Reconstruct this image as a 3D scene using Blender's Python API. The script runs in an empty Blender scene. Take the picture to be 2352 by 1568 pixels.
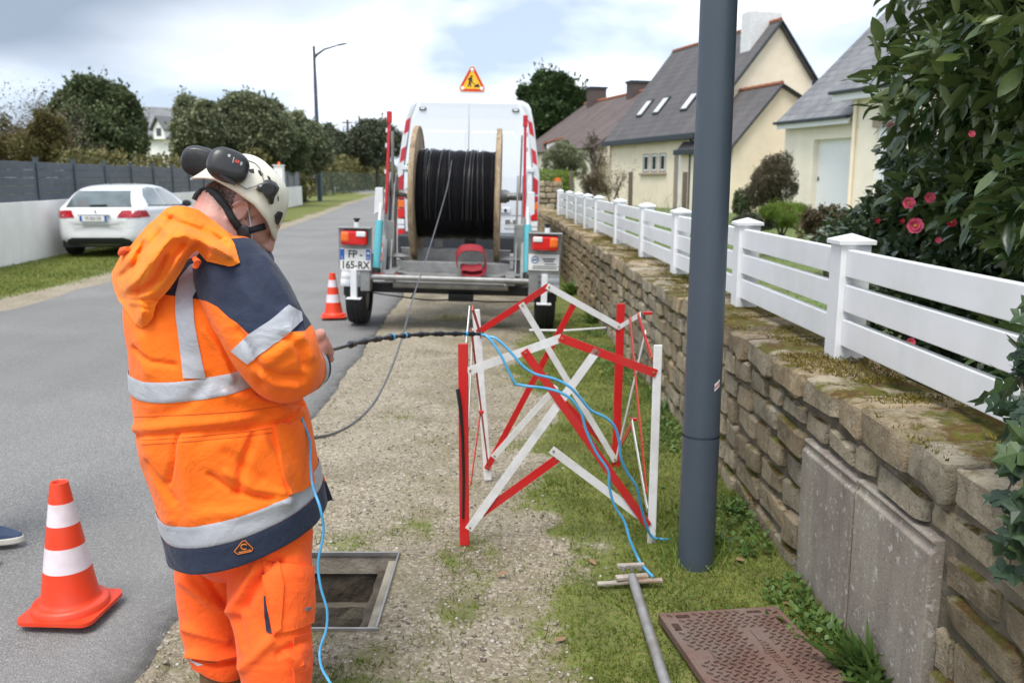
import bpy, bmesh, math, random
import numpy as np
from mathutils import Vector, Matrix, noise
from mathutils.bvhtree import BVHTree
from mathutils.geometry import delaunay_2d_cdt
random.seed(7); rng = np.random.default_rng(7)
sc = bpy.context.scene; COL = sc.collection
PI = math.pi; R = math.radians
# ---------------------------------------------------------------- camera
CH = 1.57; F = 2000.0; PITCH = R(10.6)
cam = bpy.data.cameras.new('camera'); cam.sensor_width = 36; cam.lens = 36*F/2352
cam.clip_start = .05; cam.clip_end = 3000
cam.dof.use_dof = True; cam.dof.focus_distance = 2.5; cam.dof.aperture_fstop = 4.8
camo = bpy.data.objects.new('camera', cam); COL.objects.link(camo)
camo.location = (0, 0, CH); camo.rotation_euler = (PI/2-PITCH, 0, 0); sc.camera = camo
# ---------------------------------------------------------------- sky and sun
SUN_EL, SUN_AZ = R(64), R(202)          # azimuth clockwise from +Y: behind the camera
w = bpy.data.worlds.new('World'); sc.world = w; w.use_nodes = True
nt = w.node_tree; N = nt.nodes; LK = nt.links; bg = N['Background']
sky = N.new('ShaderNodeTexSky'); sky.sky_type = 'NISHITA'; sky.sun_disc = False
sky.sun_elevation = SUN_EL; sky.sun_rotation = SUN_AZ; sky.dust_density = 2.0
tc = N.new('ShaderNodeTexCoord'); mp = N.new('ShaderNodeMapping'); mp.inputs['Scale'].default_value = (1.0, 1.0, 2.6)
mp.inputs['Location'].default_value = (.35, .2, .1)
LK.new(tc.outputs['Generated'], mp.inputs['Vector'])
def wnoise(scale, detail, rough, dist=0.0):
    n = N.new('ShaderNodeTexNoise'); n.inputs['Scale'].default_value = scale; n.inputs['Detail'].default_value = detail
    n.inputs['Roughness'].default_value = rough; n.inputs['Distortion'].default_value = dist
    LK.new(mp.outputs['Vector'], n.inputs['Vector']); return n
def wramp(src, a, b, ca=(0, 0, 0, 1), cb=(1, 1, 1, 1)):
    r = N.new('ShaderNodeValToRGB'); r.color_ramp.elements[0].position = a; r.color_ramp.elements[1].position = b
    r.color_ramp.elements[0].color = ca; r.color_ramp.elements[1].color = cb; LK.new(src, r.inputs['Fac']); return r
def wmix(f, a, b):
    m = N.new('ShaderNodeMix'); m.data_type = 'RGBA'
    for s, v in ((m.inputs[0], f), (m.inputs[6], a), (m.inputs[7], b)):
        if hasattr(v, 'links'): LK.new(v, s)
        else: s.default_value = v
    return m.outputs[2]
n1 = wnoise(2.6, 5, .5, .25); n2 = wnoise(5.5, 4, .5); n3 = wnoise(1.7, 3, .5)
cover = wramp(n1.outputs[0], .40, .58)                                  # cloud cover against the blue
tone = wramp(n2.outputs[0], .34, .62, (3.75, 4.2, 4.9, 1), (5.3, 5.5, 5.8, 1))
cloud = wmix(cover.outputs[0], wmix(.86, sky.outputs[0], (2.1, 2.5, 3.15, 1)), tone.outputs[0])
# one dark cloud bank high on the left
dv = N.new('ShaderNodeVectorMath'); dv.operation = 'DOT_PRODUCT'
dd = Vector((-.55, 1.05, .36*2.2)).normalized(); dv.inputs[1].default_value = dd
sqz = N.new('ShaderNodeVectorMath'); sqz.operation = 'MULTIPLY'; LK.new(tc.outputs['Generated'], sqz.inputs[0]); sqz.inputs[1].default_value = (1, 1, 2.2)
nrm = N.new('ShaderNodeVectorMath'); nrm.operation = 'NORMALIZE'; LK.new(sqz.outputs[0], nrm.inputs[0]); LK.new(nrm.outputs[0], dv.inputs[0])
ad = N.new('ShaderNodeMath'); ad.operation = 'MULTIPLY_ADD'; LK.new(n3.outputs[0], ad.inputs[0]); ad.inputs[1].default_value = .16; LK.new(dv.outputs['Value'], ad.inputs[2])
ad2 = N.new('ShaderNodeMath'); ad2.operation = 'MULTIPLY_ADD'; LK.new(ad.outputs[0], ad2.inputs[0]); ad2.inputs[1].default_value = 10; ad2.inputs[2].default_value = -9.9
dm = wramp(ad2.outputs[0], .20, .66)
LK.new(wmix(dm.outputs[0], cloud, (1.35, 1.65, 2.1, 1)), bg.inputs['Color'])
bg.inputs['Strength'].default_value = .1
sl = bpy.data.lights.new('sun', 'SUN'); sl.energy = 1.15; sl.angle = R(28); sl.color = (1, .955, .89)
so = bpy.data.objects.new('sun', sl); COL.objects.link(so)
sd = Vector((math.sin(SUN_AZ)*math.cos(SUN_EL), math.cos(SUN_AZ)*math.cos(SUN_EL), math.sin(SUN_EL)))
so.rotation_euler = (-sd).to_track_quat('-Z', 'Y').to_euler(); so.location = (0, -5, 12)
vs = sc.view_settings; vs.view_transform = 'Standard'; vs.look = 'None'; vs.gamma = 1; vs.exposure = 1.6
sc.cycles.use_denoising = True; sc.cycles.max_bounces = 6; sc.cycles.transparent_max_bounces = 12
# ---------------------------------------------------------------- measuring helpers (pixels of the 2352-wide photograph -> metres)
cP, sP = math.cos(PITCH), math.sin(PITCH)
def ray(x, y):
    u = (x-1176)/F; v = (784-y)/F
    return Vector((u, cP+v*sP, -sP+v*cP))
def g(x, y, z=0.0):
    r = ray(x, y); t = (z-CH)/r.z; return Vector((r.x*t, r.y*t, z))
def at(x, y, Y):
    r = ray(x, y); t = Y/r.y; return Vector((r.x*t, Y, CH+r.z*t))
def onplane(x, y, A, B):
    A = Vector(A); d = Vector(B)-A; n = Vector((d.y, -d.x, 0)); r = ray(x, y)
    t = n.dot(A-Vector((0, 0, CH)))/n.dot(r); return Vector((0, 0, CH))+r*t
def projN(P):
    P = np.asarray(P, float); Z = P[:, 2]-CH
    d = P[:, 1]*cP-Z*sP; v = P[:, 1]*sP+Z*cP
    return np.stack([1176+F*P[:, 0]/d, 784-F*v/d], 1)
def pxr(n, Y): return n/F*(Y*1.02)          # pixels to metres at a depth
def sstep(a, b, x):
    t = min(1, max(0, (x-a)/(b-a))); return t*t*(3-2*t)
def lerp(a, b, t): return a+(b-a)*t
def interp(t, xs, ys): return float(np.interp(t, xs, ys))
# ---------------------------------------------------------------- object helpers
ORIG = {}
def tag(o, label=None, cat=None, group=None, kind=None):
    for k, v in (('label', label), ('category', cat), ('group', group), ('kind', kind)):
        if v: o[k] = v
    return o
def thing(name, label, cat, loc=(0, 0, 0), rotz=0, group=None, rot=None):
    o = bpy.data.objects.new(name, None); COL.objects.link(o); o.empty_display_size = .1
    o.location = loc; o.rotation_euler = rot or (0, 0, rotz)
    ORIG[o.name] = Vector(loc); return tag(o, label, cat, group)
def rigged(o): return any(abs(a) > 1e-6 for a in o.rotation_euler)
def link(name, me, parent=None):
    o = bpy.data.objects.new(name, me); COL.objects.link(o)
    if parent: o.parent = parent; ORIG[o.name] = ORIG.get(parent.name, Vector())
    else: ORIG[o.name] = Vector()
    return o
def mods(o, bevel=0, sub=0, solid=0, seg=2, ang=40):
    if solid: m = o.modifiers.new('s', 'SOLIDIFY'); m.thickness = solid; m.offset = 0
    if bevel: m = o.modifiers.new('b', 'BEVEL'); m.width = bevel; m.segments = seg; m.limit_method = 'ANGLE'; m.angle_limit = R(ang)
    if sub: m = o.modifiers.new('u', 'SUBSURF'); m.levels = sub; m.render_levels = sub
    return o
class MB:
    def __init__(s): s.v = []; s.f = []; s.m = []
    def add(s, vs, fs, m=0):
        o = len(s.v); s.v += [tuple(v) for v in vs]; s.f += [tuple(i+o for i in f) for f in fs]; s.m += [m]*len(fs); return s
    def box(s, c, d, m=0, rz=0, Rm=None):
        c = Vector(c); h = Vector(d)/2; Rm = Rm or Matrix.Rotation(rz, 3, 'Z')
        vs = [c+Rm@Vector((x*h.x, y*h.y, z*h.z)) for x in (-1, 1) for y in (-1, 1) for z in (-1, 1)]
        return s.add(vs, [(0, 1, 3, 2), (4, 6, 7, 5), (0, 4, 5, 1), (2, 3, 7, 6), (0, 2, 6, 4), (1, 5, 7, 3)], m)
    def b2(s, lo, hi, m=0):
        lo, hi = Vector(lo), Vector(hi); return s.box((lo+hi)/2, hi-lo, m)
    def bar(s, p, q, w, h, m=0, up=(0, 0, 1)):
        p, q = Vector(p), Vector(q); d = (q-p); L = d.length; d.normalize(); up = Vector(up)
        a = d.cross(up)
        if a.length < 1e-4: a = d.cross(Vector((0, 1, 0)))
        a.normalize(); b = a.cross(d)
        Rm = Matrix((a, d, b)).transposed(); return s.box((p+q)/2, (w, L, h), m, Rm=Rm)
    def tube(s, pts, r, n=8, m=0, cap=True, flat=1.0):
        pts = [Vector(p) for p in pts]; k = len(pts); rs = r if hasattr(r, '__len__') else [r]*k
        T = [(pts[min(i+1, k-1)]-pts[max(i-1, 0)]).normalized() for i in range(k)]
        a = T[0].orthogonal().normalized(); vs = []
        for i in range(k):
            a = (a-T[i]*a.dot(T[i])).normalized(); b = T[i].cross(a)
            vs += [pts[i]+(a*math.cos(2*PI*j/n)+b*math.sin(2*PI*j/n)*flat)*rs[i] for j in range(n)]
        fs = [(i*n+j, i*n+(j+1) % n, (i+1)*n+(j+1) % n, (i+1)*n+j) for i in range(k-1) for j in range(n)]
        if cap: fs += [tuple(range(n))[::-1], tuple((k-1)*n+j for j in range(n))]
        return s.add(vs, fs, m)
    def lathe(s, prof, n=24, c=(0, 0, 0), Rm=None, m=0, ms=None):
        c = Vector(c); Rm = Rm or Matrix.Identity(3); k = len(prof)
        vs = [c+Rm@Vector((r*math.cos(2*PI*j/n), r*math.sin(2*PI*j/n), z)) for r, z in prof for j in range(n)]
        for i in range(k-1):
            pass
        o = len(s.v); s.v += [tuple(v) for v in vs]
        for i in range(k-1):
            for j in range(n):
                s.f.append((o+i*n+j, o+i*n+(j+1) % n, o+(i+1)*n+(j+1) % n, o+(i+1)*n+j)); s.m.append(ms[i] if ms else m)
        return s
    def prism(s, poly, e, m=0):                       # poly: 3D points of a face, e: extrusion vector
        poly = [Vector(p) for p in poly]; e = Vector(e); n = len(poly)
        return s.add(poly+[p+e for p in poly], [tuple(range(n)), tuple(range(2*n-1, n-1, -1))]+[(i, n+i, n+(i+1) % n, (i+1) % n) for i in range(n)], m)
    def build(s, name, mat, parent=None, smooth=False, bevel=0, local=False, sub=0, solid=0, seg=2, kind=None, sharp=45):
        me = bpy.data.meshes.new(name); v = s.v
        if parent is not None and not local and not rigged(parent):
            o0 = ORIG[parent.name]; v = [(a-o0.x, b-o0.y, c-o0.z) for a, b, c in v]
        me.from_pydata(v, [], s.f); ms = mat if isinstance(mat, (list, tuple)) else [mat]
        for x in ms: me.materials.append(x)
        if len(ms) > 1: me.polygons.foreach_set('material_index', s.m)
        if smooth: me.polygons.foreach_set('use_smooth', [True]*len(s.f))
        bm = bmesh.new(); bm.from_mesh(me); bmesh.ops.recalc_face_normals(bm, faces=bm.faces); bm.to_mesh(me); bm.free()
        if smooth: me.set_sharp_from_angle(angle=R(sharp))
        o = link(name, me, parent); mods(o, bevel, sub, solid, seg)
        if kind: o['kind'] = kind
        return o
def grid_mesh(name, V, nu, nv, mat, parent=None, closeu=False, smooth=True):
    """V: (nv*nu) points, rows of nu"""
    fs = []
    for j in range(nv-1):
        for i in range(nu if closeu else nu-1):
            fs.append((j*nu+i, j*nu+(i+1) % nu, (j+1)*nu+(i+1) % nu, (j+1)*nu+i))
    b = MB(); b.v = [tuple(p) for p in V]; b.f = fs; b.m = [0]*len(fs)
    return b.build(name, mat, parent, smooth=smooth)
def scatter(name, tv, tf, Ms, Ts, mat, parent=None, smooth=False, kind=None):
    """one mesh holding a transformed copy of the template (tv, tf) for every row of Ms (n,3,3) and Ts (n,3)"""
    tv = np.asarray(tv, float); n = len(Ts); k = len(tv)
    V = np.einsum('nij,kj->nki', Ms, tv)+np.asarray(Ts)[:, None, :]
    if parent is not None and not rigged(parent): V = V-np.array(ORIG[parent.name])
    lt = np.array([len(f) for f in tf]); li = np.concatenate([np.array(f) for f in tf])
    LI = (li[None, :]+(np.arange(n)*k)[:, None]).ravel(); LT = np.tile(lt, n); LS = np.concatenate([[0], np.cumsum(LT)[:-1]])
    me = bpy.data.meshes.new(name); me.vertices.add(n*k); me.vertices.foreach_set('co', V.ravel())
    me.loops.add(len(LI)); me.loops.foreach_set('vertex_index', LI.astype(np.int32))
    me.polygons.add(len(LT)); me.polygons.foreach_set('loop_start', LS.astype(np.int32)); me.polygons.foreach_set('loop_total', LT.astype(np.int32))
    me.materials.append(mat); me.update(calc_edges=True)
    if smooth: me.polygons.foreach_set('use_smooth', [True]*len(LT))
    o = link(name, me, parent)
    if kind: o['kind'] = kind
    return o
def frames(D, roll, s):
    """rotation matrices whose local y axis is D (n,3); roll about it; s = (n,) or (n,3) scales"""
    D = D/np.linalg.norm(D, axis=1, keepdims=True); up = np.where(np.abs(D[:, 2:3]) > .95, np.array([[1., 0, 0]]), np.array([[0., 0, 1]]))
    X = np.cross(D, up); X /= np.linalg.norm(X, axis=1, keepdims=True); Z = np.cross(X, D)
    c, q = np.cos(roll)[:, None], np.sin(roll)[:, None]
    X2 = X*c+Z*q; Z2 = -X*q+Z*c; s = np.asarray(s)
    if s.ndim == 1: s = np.stack([s, s, s], 1)
    return np.stack([X2*s[:, 0:1], D*s[:, 1:2], Z2*s[:, 2:3]], 2)
def copy_tree(o, parent=None):
    c = o.copy(); COL.objects.link(c)
    if parent: c.parent = parent
    ORIG[c.name] = ORIG.get(o.name, Vector())
    for ch in [x for x in KIDS(o)]: copy_tree(ch, c)
    return c
def KIDS(o): return [x for x in bpy.data.objects if x.parent == o]
def text(name, s, size, loc, Rm, mat, parent, ext=.001, align='CENTER', sx=1.0, bold=0.0):
    cu = bpy.data.curves.new(name, 'FONT'); cu.body = s; cu.size = size; cu.extrude = ext; cu.offset = bold*size; cu.align_x = align; cu.align_y = 'CENTER'
    t = bpy.data.objects.new(name, cu); COL.objects.link(t)
    me = bpy.data.meshes.new_from_object(t.evaluated_get(bpy.context.evaluated_depsgraph_get())); bpy.data.objects.remove(t)
    M = Matrix.Translation(Vector(loc))@Rm.to_4x4()@Matrix.Diagonal((sx, 1, 1, 1))
    if parent is not None and not rigged(parent): M = Matrix.Translation(-ORIG[parent.name])@M
    me.transform(M); me.materials.clear(); me.materials.append(mat); me.name = name
    return link(name, me, parent)
FRONT = Matrix(((1, 0, 0), (0, 0, -1), (0, 1, 0)))      # text in the XZ plane, read from -Y
# ---------------------------------------------------------------- materials
def nodes(name):
    m = bpy.data.materials.new(name); m.use_nodes = True; t = m.node_tree; return m, t, t.nodes['Principled BSDF']
class NB:
    def __init__(s, t): s.t = t
    def n(s, ty, **kw):
        x = s.t.nodes.new('ShaderNode'+ty)
        for k, v in kw.items(): setattr(x, k, v)
        return x
    def put(s, sock, v):
        if hasattr(v, 'is_linked'): s.t.links.new(v, sock)
        elif v is not None:
            sock.default_value = (*v, 1) if hasattr(v, '__len__') and len(v) == 3 and sock.type == 'RGBA' else v
    def noise(s, vec, scale, detail=4, rough=.55, dist=0):
        x = s.n('TexNoise'); s.put(x.inputs['Vector'], vec); x.inputs['Scale'].default_value = scale; x.inputs['Detail'].default_value = detail
        x.inputs['Roughness'].default_value = rough; x.inputs['Distortion'].default_value = dist; return x.outputs[0]
    def ramp(s, f, pts):
        x = s.n('ValToRGB'); e = x.color_ramp.elements
        while len(e) < len(pts): e.new(.5)
        for i, (p, c) in enumerate(pts): e[i].position = p; e[i].color = (*c, 1) if hasattr(c, '__len__') else (c, c, c, 1)
        s.put(x.inputs[0], f); return x.outputs[0]
    def mix(s, f, a, b, mode='MIX'):
        x = s.n('Mix', data_type='RGBA', blend_type=mode); s.put(x.inputs[0], f); s.put(x.inputs[6], a); s.put(x.inputs[7], b); return x.outputs[2]
    def math(s, op, a, b=None, c=None):
        x = s.n('Math', operation=op)
        for i, v in enumerate((a, b, c)): s.put(x.inputs[i], v) if v is not None else None
        return x.outputs[0]
    def obj(s): return s.n('TexCoord').outputs['Object']
    def bump(s, h, strength, dist=.01, normal=None):
        x = s.n('Bump'); x.inputs['Strength'].default_value = strength; x.inputs['Distance'].default_value = dist; s.put(x.inputs['Height'], h)
        if normal: s.put(x.inputs['Normal'], normal)
        return x.outputs[0]
    def attr(s, name): return s.n('Attribute', attribute_name=name).outputs['Fac']
M = {}
def simple(name, col, rough=.6, metal=0, ns=8, amt=.12, bump=0, bs=60, dirt=None, ds=3, damt=.5, spec=None, coat=0):
    m, t, p = nodes(name); b = NB(t); o = b.obj()
    c0 = tuple(x*(1-amt) for x in col); c1 = tuple(min(1, x*(1+amt)) for x in col)
    c = b.ramp(b.noise(o, ns, 5), [(.3, c0), (.7, c1)])
    if dirt: c = b.mix(b.ramp(b.noise(o, ds, 6, .65), [(.45, 0), (.45+.35*(1.2-damt), damt)]), c, dirt)
    b.put(p.inputs['Base Color'], c); p.inputs['Metallic'].default_value = metal
    b.put(p.inputs['Roughness'], b.ramp(b.noise(o, ns*3, 3), [(.3, max(.02, rough-.07)), (.7, min(1, rough+.07))]))
    if bump: b.put(p.inputs['Normal'], b.bump(b.noise(o, bs, 4), bump))
    if spec is not None: p.inputs['Specular IOR Level'].default_value = spec
    if coat: p.inputs['Coat Weight'].default_value = coat; p.inputs['Coat Roughness'].default_value = .08
    M[name] = m; return m
def leafmat(name, cols, rough=.5, trans=.25, spec=.4):
    m, t, p = nodes(name); b = NB(t); rnd = b.n('NewGeometry').outputs['Random Per Island']
    k = len(cols); c = b.ramp(rnd, [((i+.5)/k, cc) for i, cc in enumerate(cols)])
    c = b.mix(.5, c, b.mix(b.ramp(b.noise(b.obj(), 1.3, 3), [(.35, 0), (.65, 1)]), tuple(x*.62 for x in cols[0]), cols[-1]))
    b.put(p.inputs['Base Color'], c); p.inputs['Roughness'].default_value = rough; p.inputs['Specular IOR Level'].default_value = spec
    tr = b.n('BsdfTranslucent'); b.put(tr.inputs[0], c); ms = b.n('MixShader'); ms.inputs[0].default_value = trans
    t.links.new(p.outputs[0], ms.inputs[1]); t.links.new(tr.outputs[0], ms.inputs[2]); t.links.new(ms.outputs[0], t.nodes['Material Output'].inputs[0])
    M[name] = m; return m
# ---------------------------------------------------------------- ground
def vnoise(x, y, s, seed=0):
    x = np.asarray(x, float)*s+seed*17.3; y = np.asarray(y, float)*s+seed*9.1
    xi, yi = np.floor(x), np.floor(y); fx, fy = x-xi, y-yi; fx = fx*fx*(3-2*fx); fy = fy*fy*(3-2*fy)
    def h(a, b): q = np.sin(a*127.1+b*311.7+seed*3.7)*43758.5453; return q-np.floor(q)
    return (h(xi, yi)*(1-fx)+h(xi+1, yi)*fx)*(1-fy)+(h(xi, yi+1)*(1-fx)+h(xi+1, yi+1)*fx)*fy
def fbm(x, y, s, seed=0): return (vnoise(x, y, s, seed)+.5*vnoise(x, y, s*2.1, seed+1)+.25*vnoise(x, y, s*4.3, seed+2))/1.75
def ss(a, b, x): t = np.clip((np.asarray(x, float)-a)/(b-a), 0, 1); return t*t*(3-2*t)
def gz(x, y):
    x = np.asarray(x, float); y = np.asarray(y, float)
    return -.018*np.clip(x+1.3, 0, 2.6)*ss(5, 8.5, y)*(1-ss(30, 45, y))
LE = [g(*p) for p in ((0, 713), (270, 638), (640, 528), (730, 497), (800, 470), (870, 446))]
LEY = [0, 5]+[p.y for p in LE]+[140]; LEX = [-5.35, -5.75]+[p.x for p in LE]+[-34]
REY = [0, 2.86, 5.45, 11.7, 25, 45, 70, 140]; REX = [-1.1, -1.2, -1.29, -1.47, -2.1, -3.6, -7.0, -24]
WX0, WK = 1.165, .0275                     # front face of the stone wall: x = WX0 - WK*(y-2.5)
def wx(y): return WX0-WK*(y-2.5)
def road_l(y): return np.interp(y, LEY, LEX)
def road_r(y): return np.interp(y, REY, REX)
def grassf(x, y):
    x = np.asarray(x, float); y = np.asarray(y, float)
    right = ss(-.02, .40, x-.1*ss(7, 12, y)+(fbm(x, y, 1.9, 3)-.5)*.75+.10*ss(3.3, 2.6, y))
    # the strip under the trailer stays sandy, the foot of the wall is green
    right = right*(1-.5*ss(7.5, 9, y)*(1-ss(.3, .6, x)))
    patch = ss(.62, .76, fbm(x, y, 1.6, 11))*.42*ss(-1.2, -.75, x)
    right = np.maximum(right, patch*(x < .4))
    rl = road_l(y); dl = rl-x; left = ss(.0, .55, dl-.25+(fbm(x, y, 1.1, 5)-.5)*.7)
    track = ss(.55, .75, fbm(x, y*.35, .55, 8))*.35
    left = left*(1-track)
    mid = (rl+road_r(y))/2
    gr = np.where(x < mid, left, right); far = ss(32, 50, y)
    return np.where(x < mid, gr, np.maximum(gr, far*.9))
PX0, PX1, PY0, PY1 = -1.13, -.482, 2.833, 3.471       # the open manhole
def axis(lo, hi, st, coarse, extra):
    a = list(np.arange(lo, hi+1e-6, st))+coarse+extra; return np.array(sorted(set(round(float(v), 4) for v in a)))
xs = axis(-3.2, 1.4, .05, [-600, -300, -150, -90, -60, -45, -36]+list(np.arange(-30, -3.2, .3))+[2, 4, 8, 14, 20, 30, 45, 70, 120, 250, 600], [PX0, PX1])
ys = axis(1.0, 13.5, .05, [-200, -60, -20, -8, -3, -1, 0, .5]+list(np.arange(13.8, 45, .4))+[46, 50, 55, 60, 66, 74, 84, 95, 110, 130, 160, 220, 350, 600, 1000], [PY0, PY1])
ys = np.array([v for v in ys if min(abs(v-PY0), abs(v-PY1)) < 1e-6 or min(abs(v-PY0), abs(v-PY1)) > .012]); xs = np.array([v for v in xs if min(abs(v-PX0), abs(v-PX1)) < 1e-6 or min(abs(v-PX0), abs(v-PX1)) > .012])
XX, YY = np.meshgrid(xs, ys); nx, ny = len(xs), len(ys)
GA = grassf(XX, YY)
near = ss(-3.3, -3.0, XX)*(1-ss(1.3, 1.5, XX))*(1-ss(13, 14, YY))
edge = ss(0, .12, np.maximum(np.maximum(PX0-XX, XX-PX1), np.maximum(PY0-YY, YY-PY1)))
onroad = (XX > road_l(YY)-.05) & (XX < road_r(YY)+.05)
ZZ = gz(XX, YY)+near*edge*(~onroad)*((fbm(XX, YY, 2.2, 21)-.5)*.05+(fbm(XX, YY, 8, 22)-.5)*.012+GA*.012-.004)
V = np.stack([XX, YY, ZZ], 2).reshape(-1, 3)
fs = []
for j in range(ny-1):
    for i in range(nx-1):
        if PX0-1e-4 <= xs[i] and xs[i+1] <= PX1+1e-4 and PY0-1e-4 <= ys[j] and ys[j+1] <= PY1+1e-4: continue
        fs.append((j*nx+i, j*nx+i+1, (j+1)*nx+i+1, (j+1)*nx+i))
m, t, p = nodes('ground'); b = NB(t); o = b.obj()
ga = b.attr('grass')
nz = b.noise(o, 9, 6, .7)
mask = b.ramp(b.math('ADD', b.math('MULTIPLY', ga, 1.25), b.math('MULTIPLY', b.math('SUBTRACT', nz, .5), 1.3)), [(.4, 0), (.66, 1)])
vo = b.n('TexVoronoi'); vo.inputs['Scale'].default_value = 85; b.put(vo.inputs['Vector'], o)
sp = b.n('SeparateColor'); b.put(sp.inputs[0], vo.outputs['Color'])
peb = b.ramp(sp.outputs[0], [(0, (.10, .085, .06)), (.35, (.22, .19, .14)), (.75, (.34, .30, .235)), (1, (.58, .55, .49))])
sand = b.ramp(b.noise(o, 1.6, 6, .62), [(.25, (.20, .165, .115)), (.48, (.33, .29, .215)), (.75, (.45, .405, .315))])
grav = b.mix(.55, sand, b.mix(1.0, peb, b.ramp(b.noise(o, 2.3, 4), [(.3, (.75, .72, .66)), (.7, (1.1, 1.06, 1))]), 'MULTIPLY'))
moss = b.ramp(b.noise(o, 3.1, 7, .68), [(.47, 0), (.60, .75)])
grav = b.mix(b.math('MULTIPLY', b.ramp(b.noise(o, 1.1, 5, .6), [(.42, 0), (.64, .7)]), b.ramp(b.attr('inner'), [(0, .15), (1, 1)])), grav, b.mix(.5, grav, (.13, .105, .07)))
grav = b.mix(b.math('MULTIPLY', moss, b.ramp(b.attr('inner'), [(0, .08), (1, .75)])), grav, b.ramp(b.noise(o, 30, 3), [(.3, (.10, .095, .03)), (.7, (.20, .18, .075))]))
gcol = b.ramp(b.noise(o, 5, 6, .7), [(.28, (.065, .075, .022)), (.5, (.125, .165, .034)), (.72, (.215, .225, .055))])
gcol = b.mix(b.ramp(b.noise(o, 40, 3), [(.35, 0), (.75, .6)]), gcol, (.20, .16, .08))
b.put(p.inputs['Base Color'], b.mix(mask, grav, gcol)); p.inputs['Roughness'].default_value = .93; p.inputs['Specular IOR Level'].default_value = .2
hb = b.math('ADD', b.math('MULTIPLY', vo.outputs['Distance'], -.5), b.noise(o, 30, 5, .7)); b.put(p.inputs['Normal'], b.bump(hb, .9, .012)); M['ground'] = m
me = bpy.data.meshes.new('ground'); me.from_pydata(V.tolist(), [], fs); me.materials.append(M['ground'])
me.polygons.foreach_set('use_smooth', [True]*len(fs))
a = me.attributes.new('grass', 'FLOAT', 'POINT'); a.data.foreach_set('value', GA.ravel().astype(np.float32))
a = me.attributes.new('inner', 'FLOAT', 'POINT'); a.data.foreach_set('value', np.maximum(ss(-1.15, -.3, XX)*.62, ss(3.9, 2.9, YY)).ravel().astype(np.float32))
tag(link('ground', me), kind='structure')
def groundz(x, y):
    """height of the built sheet (same formula as the vertices)"""
    x = np.asarray(x, float); y = np.asarray(y, float); n_ = ss(-3.3, -3.0, x)*(1-ss(1.3, 1.5, x))*(1-ss(13, 14, y))
    e_ = ss(0, .12, np.maximum(np.maximum(PX0-x, x-PX1), np.maximum(PY0-y, y-PY1))); r_ = (x > road_l(y)-.05) & (x < road_r(y)+.05)
    return gz(x, y)+n_*e_*(~r_)*((fbm(x, y, 2.2, 21)-.5)*.05+(fbm(x, y, 8, 22)-.5)*.012+grassf(x, y)*.012-.004)
# road
m, t, p = nodes('asphalt'); b = NB(t); o = b.obj()
vo = b.n('TexVoronoi'); vo.inputs['Scale'].default_value = 190; b.put(vo.inputs['Vector'], o)
sp = b.n('SeparateColor'); b.put(sp.inputs[0], vo.outputs['Color'])
c = b.ramp(sp.outputs[0], [(0, (.13, .128, .126)), (.4, (.19, .187, .183)), (.8, (.235, .231, .224)), (1, (.34, .334, .322))])
c = b.mix(1, c, b.ramp(b.noise(o, .7, 5, .6), [(.25, (.86, .86, .87)), (.75, (1.12, 1.11, 1.09))]), 'MULTIPLY')
c = b.mix(b.ramp(b.noise(o, 4, 5, .7), [(.55, 0), (.8, .35)]), c, (.16, .155, .145))
mpr = b.n('Mapping'); mpr.inputs['Scale'].default_value = (1.6, .10, 1); b.put(mpr.inputs[0], o); c = b.mix(b.ramp(b.noise(mpr.outputs[0], 1.0, 4, .6), [(.42, 0), (.7, .5)]), c, (.235, .232, .227)); c = b.mix(b.ramp(b.noise(o, .33, 3, .5), [(.50, 0), (.56, .28)]), c, (.145, .143, .14))
ed = b.attr('edge'); c = b.mix(b.math('MULTIPLY', ed, b.ramp(b.noise(o, 11, 5, .7), [(.3, .3), (.6, 1)])), c, (.075, .072, .066))
b.put(p.inputs['Base Color'], c); p.inputs['Roughness'].default_value = .85; p.inputs['Specular IOR Level'].default_value = .3
b.put(p.inputs['Normal'], b.bump(b.math('MULTIPLY', vo.outputs['Distance'], -1), .55, .006)); M['asphalt'] = m
ry = np.concatenate([np.arange(-3, 14, .06), np.arange(14, 40, .3), np.arange(40, 140, 1.5)]); nc = 26; rv = []; re_ = []
for y in ry:
    jit = 1-float(ss(20, 40, y))
    l = road_l(y)+jit*(fbm(y, 0, 1.2, 31)-.5)*.25; r_ = road_r(y)+jit*((fbm(y, 0, 1.3, 33)-.5)*.10+(fbm(y, 3, 9, 34)-.5)*.045)
    us = np.concatenate([[0, .02, .06], np.linspace(.1, .9, nc-8), [.95, .975, .985, .993, 1.0]])
    for u in us:
        x = l+(r_-l)*u; d = min(u, 1-u)*(r_-l); z = float(gz(x, y))+.012+.035*min(1, d/2.2)-(.022 if u in (0, 1) else 0)
        rv.append((x, y, z)); re_.append(max(0, 1-((1-u)*(r_-l))/.17) if u > .5 else .25*max(0, 1-u*(r_-l)/.2))
ro = grid_mesh('road', rv, nc, len(ry), M['asphalt'])
a = ro.data.attributes.new('edge', 'FLOAT', 'POINT'); a.data.foreach_set('value', np.array(re_, np.float32)); tag(ro, kind='structure')
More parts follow.
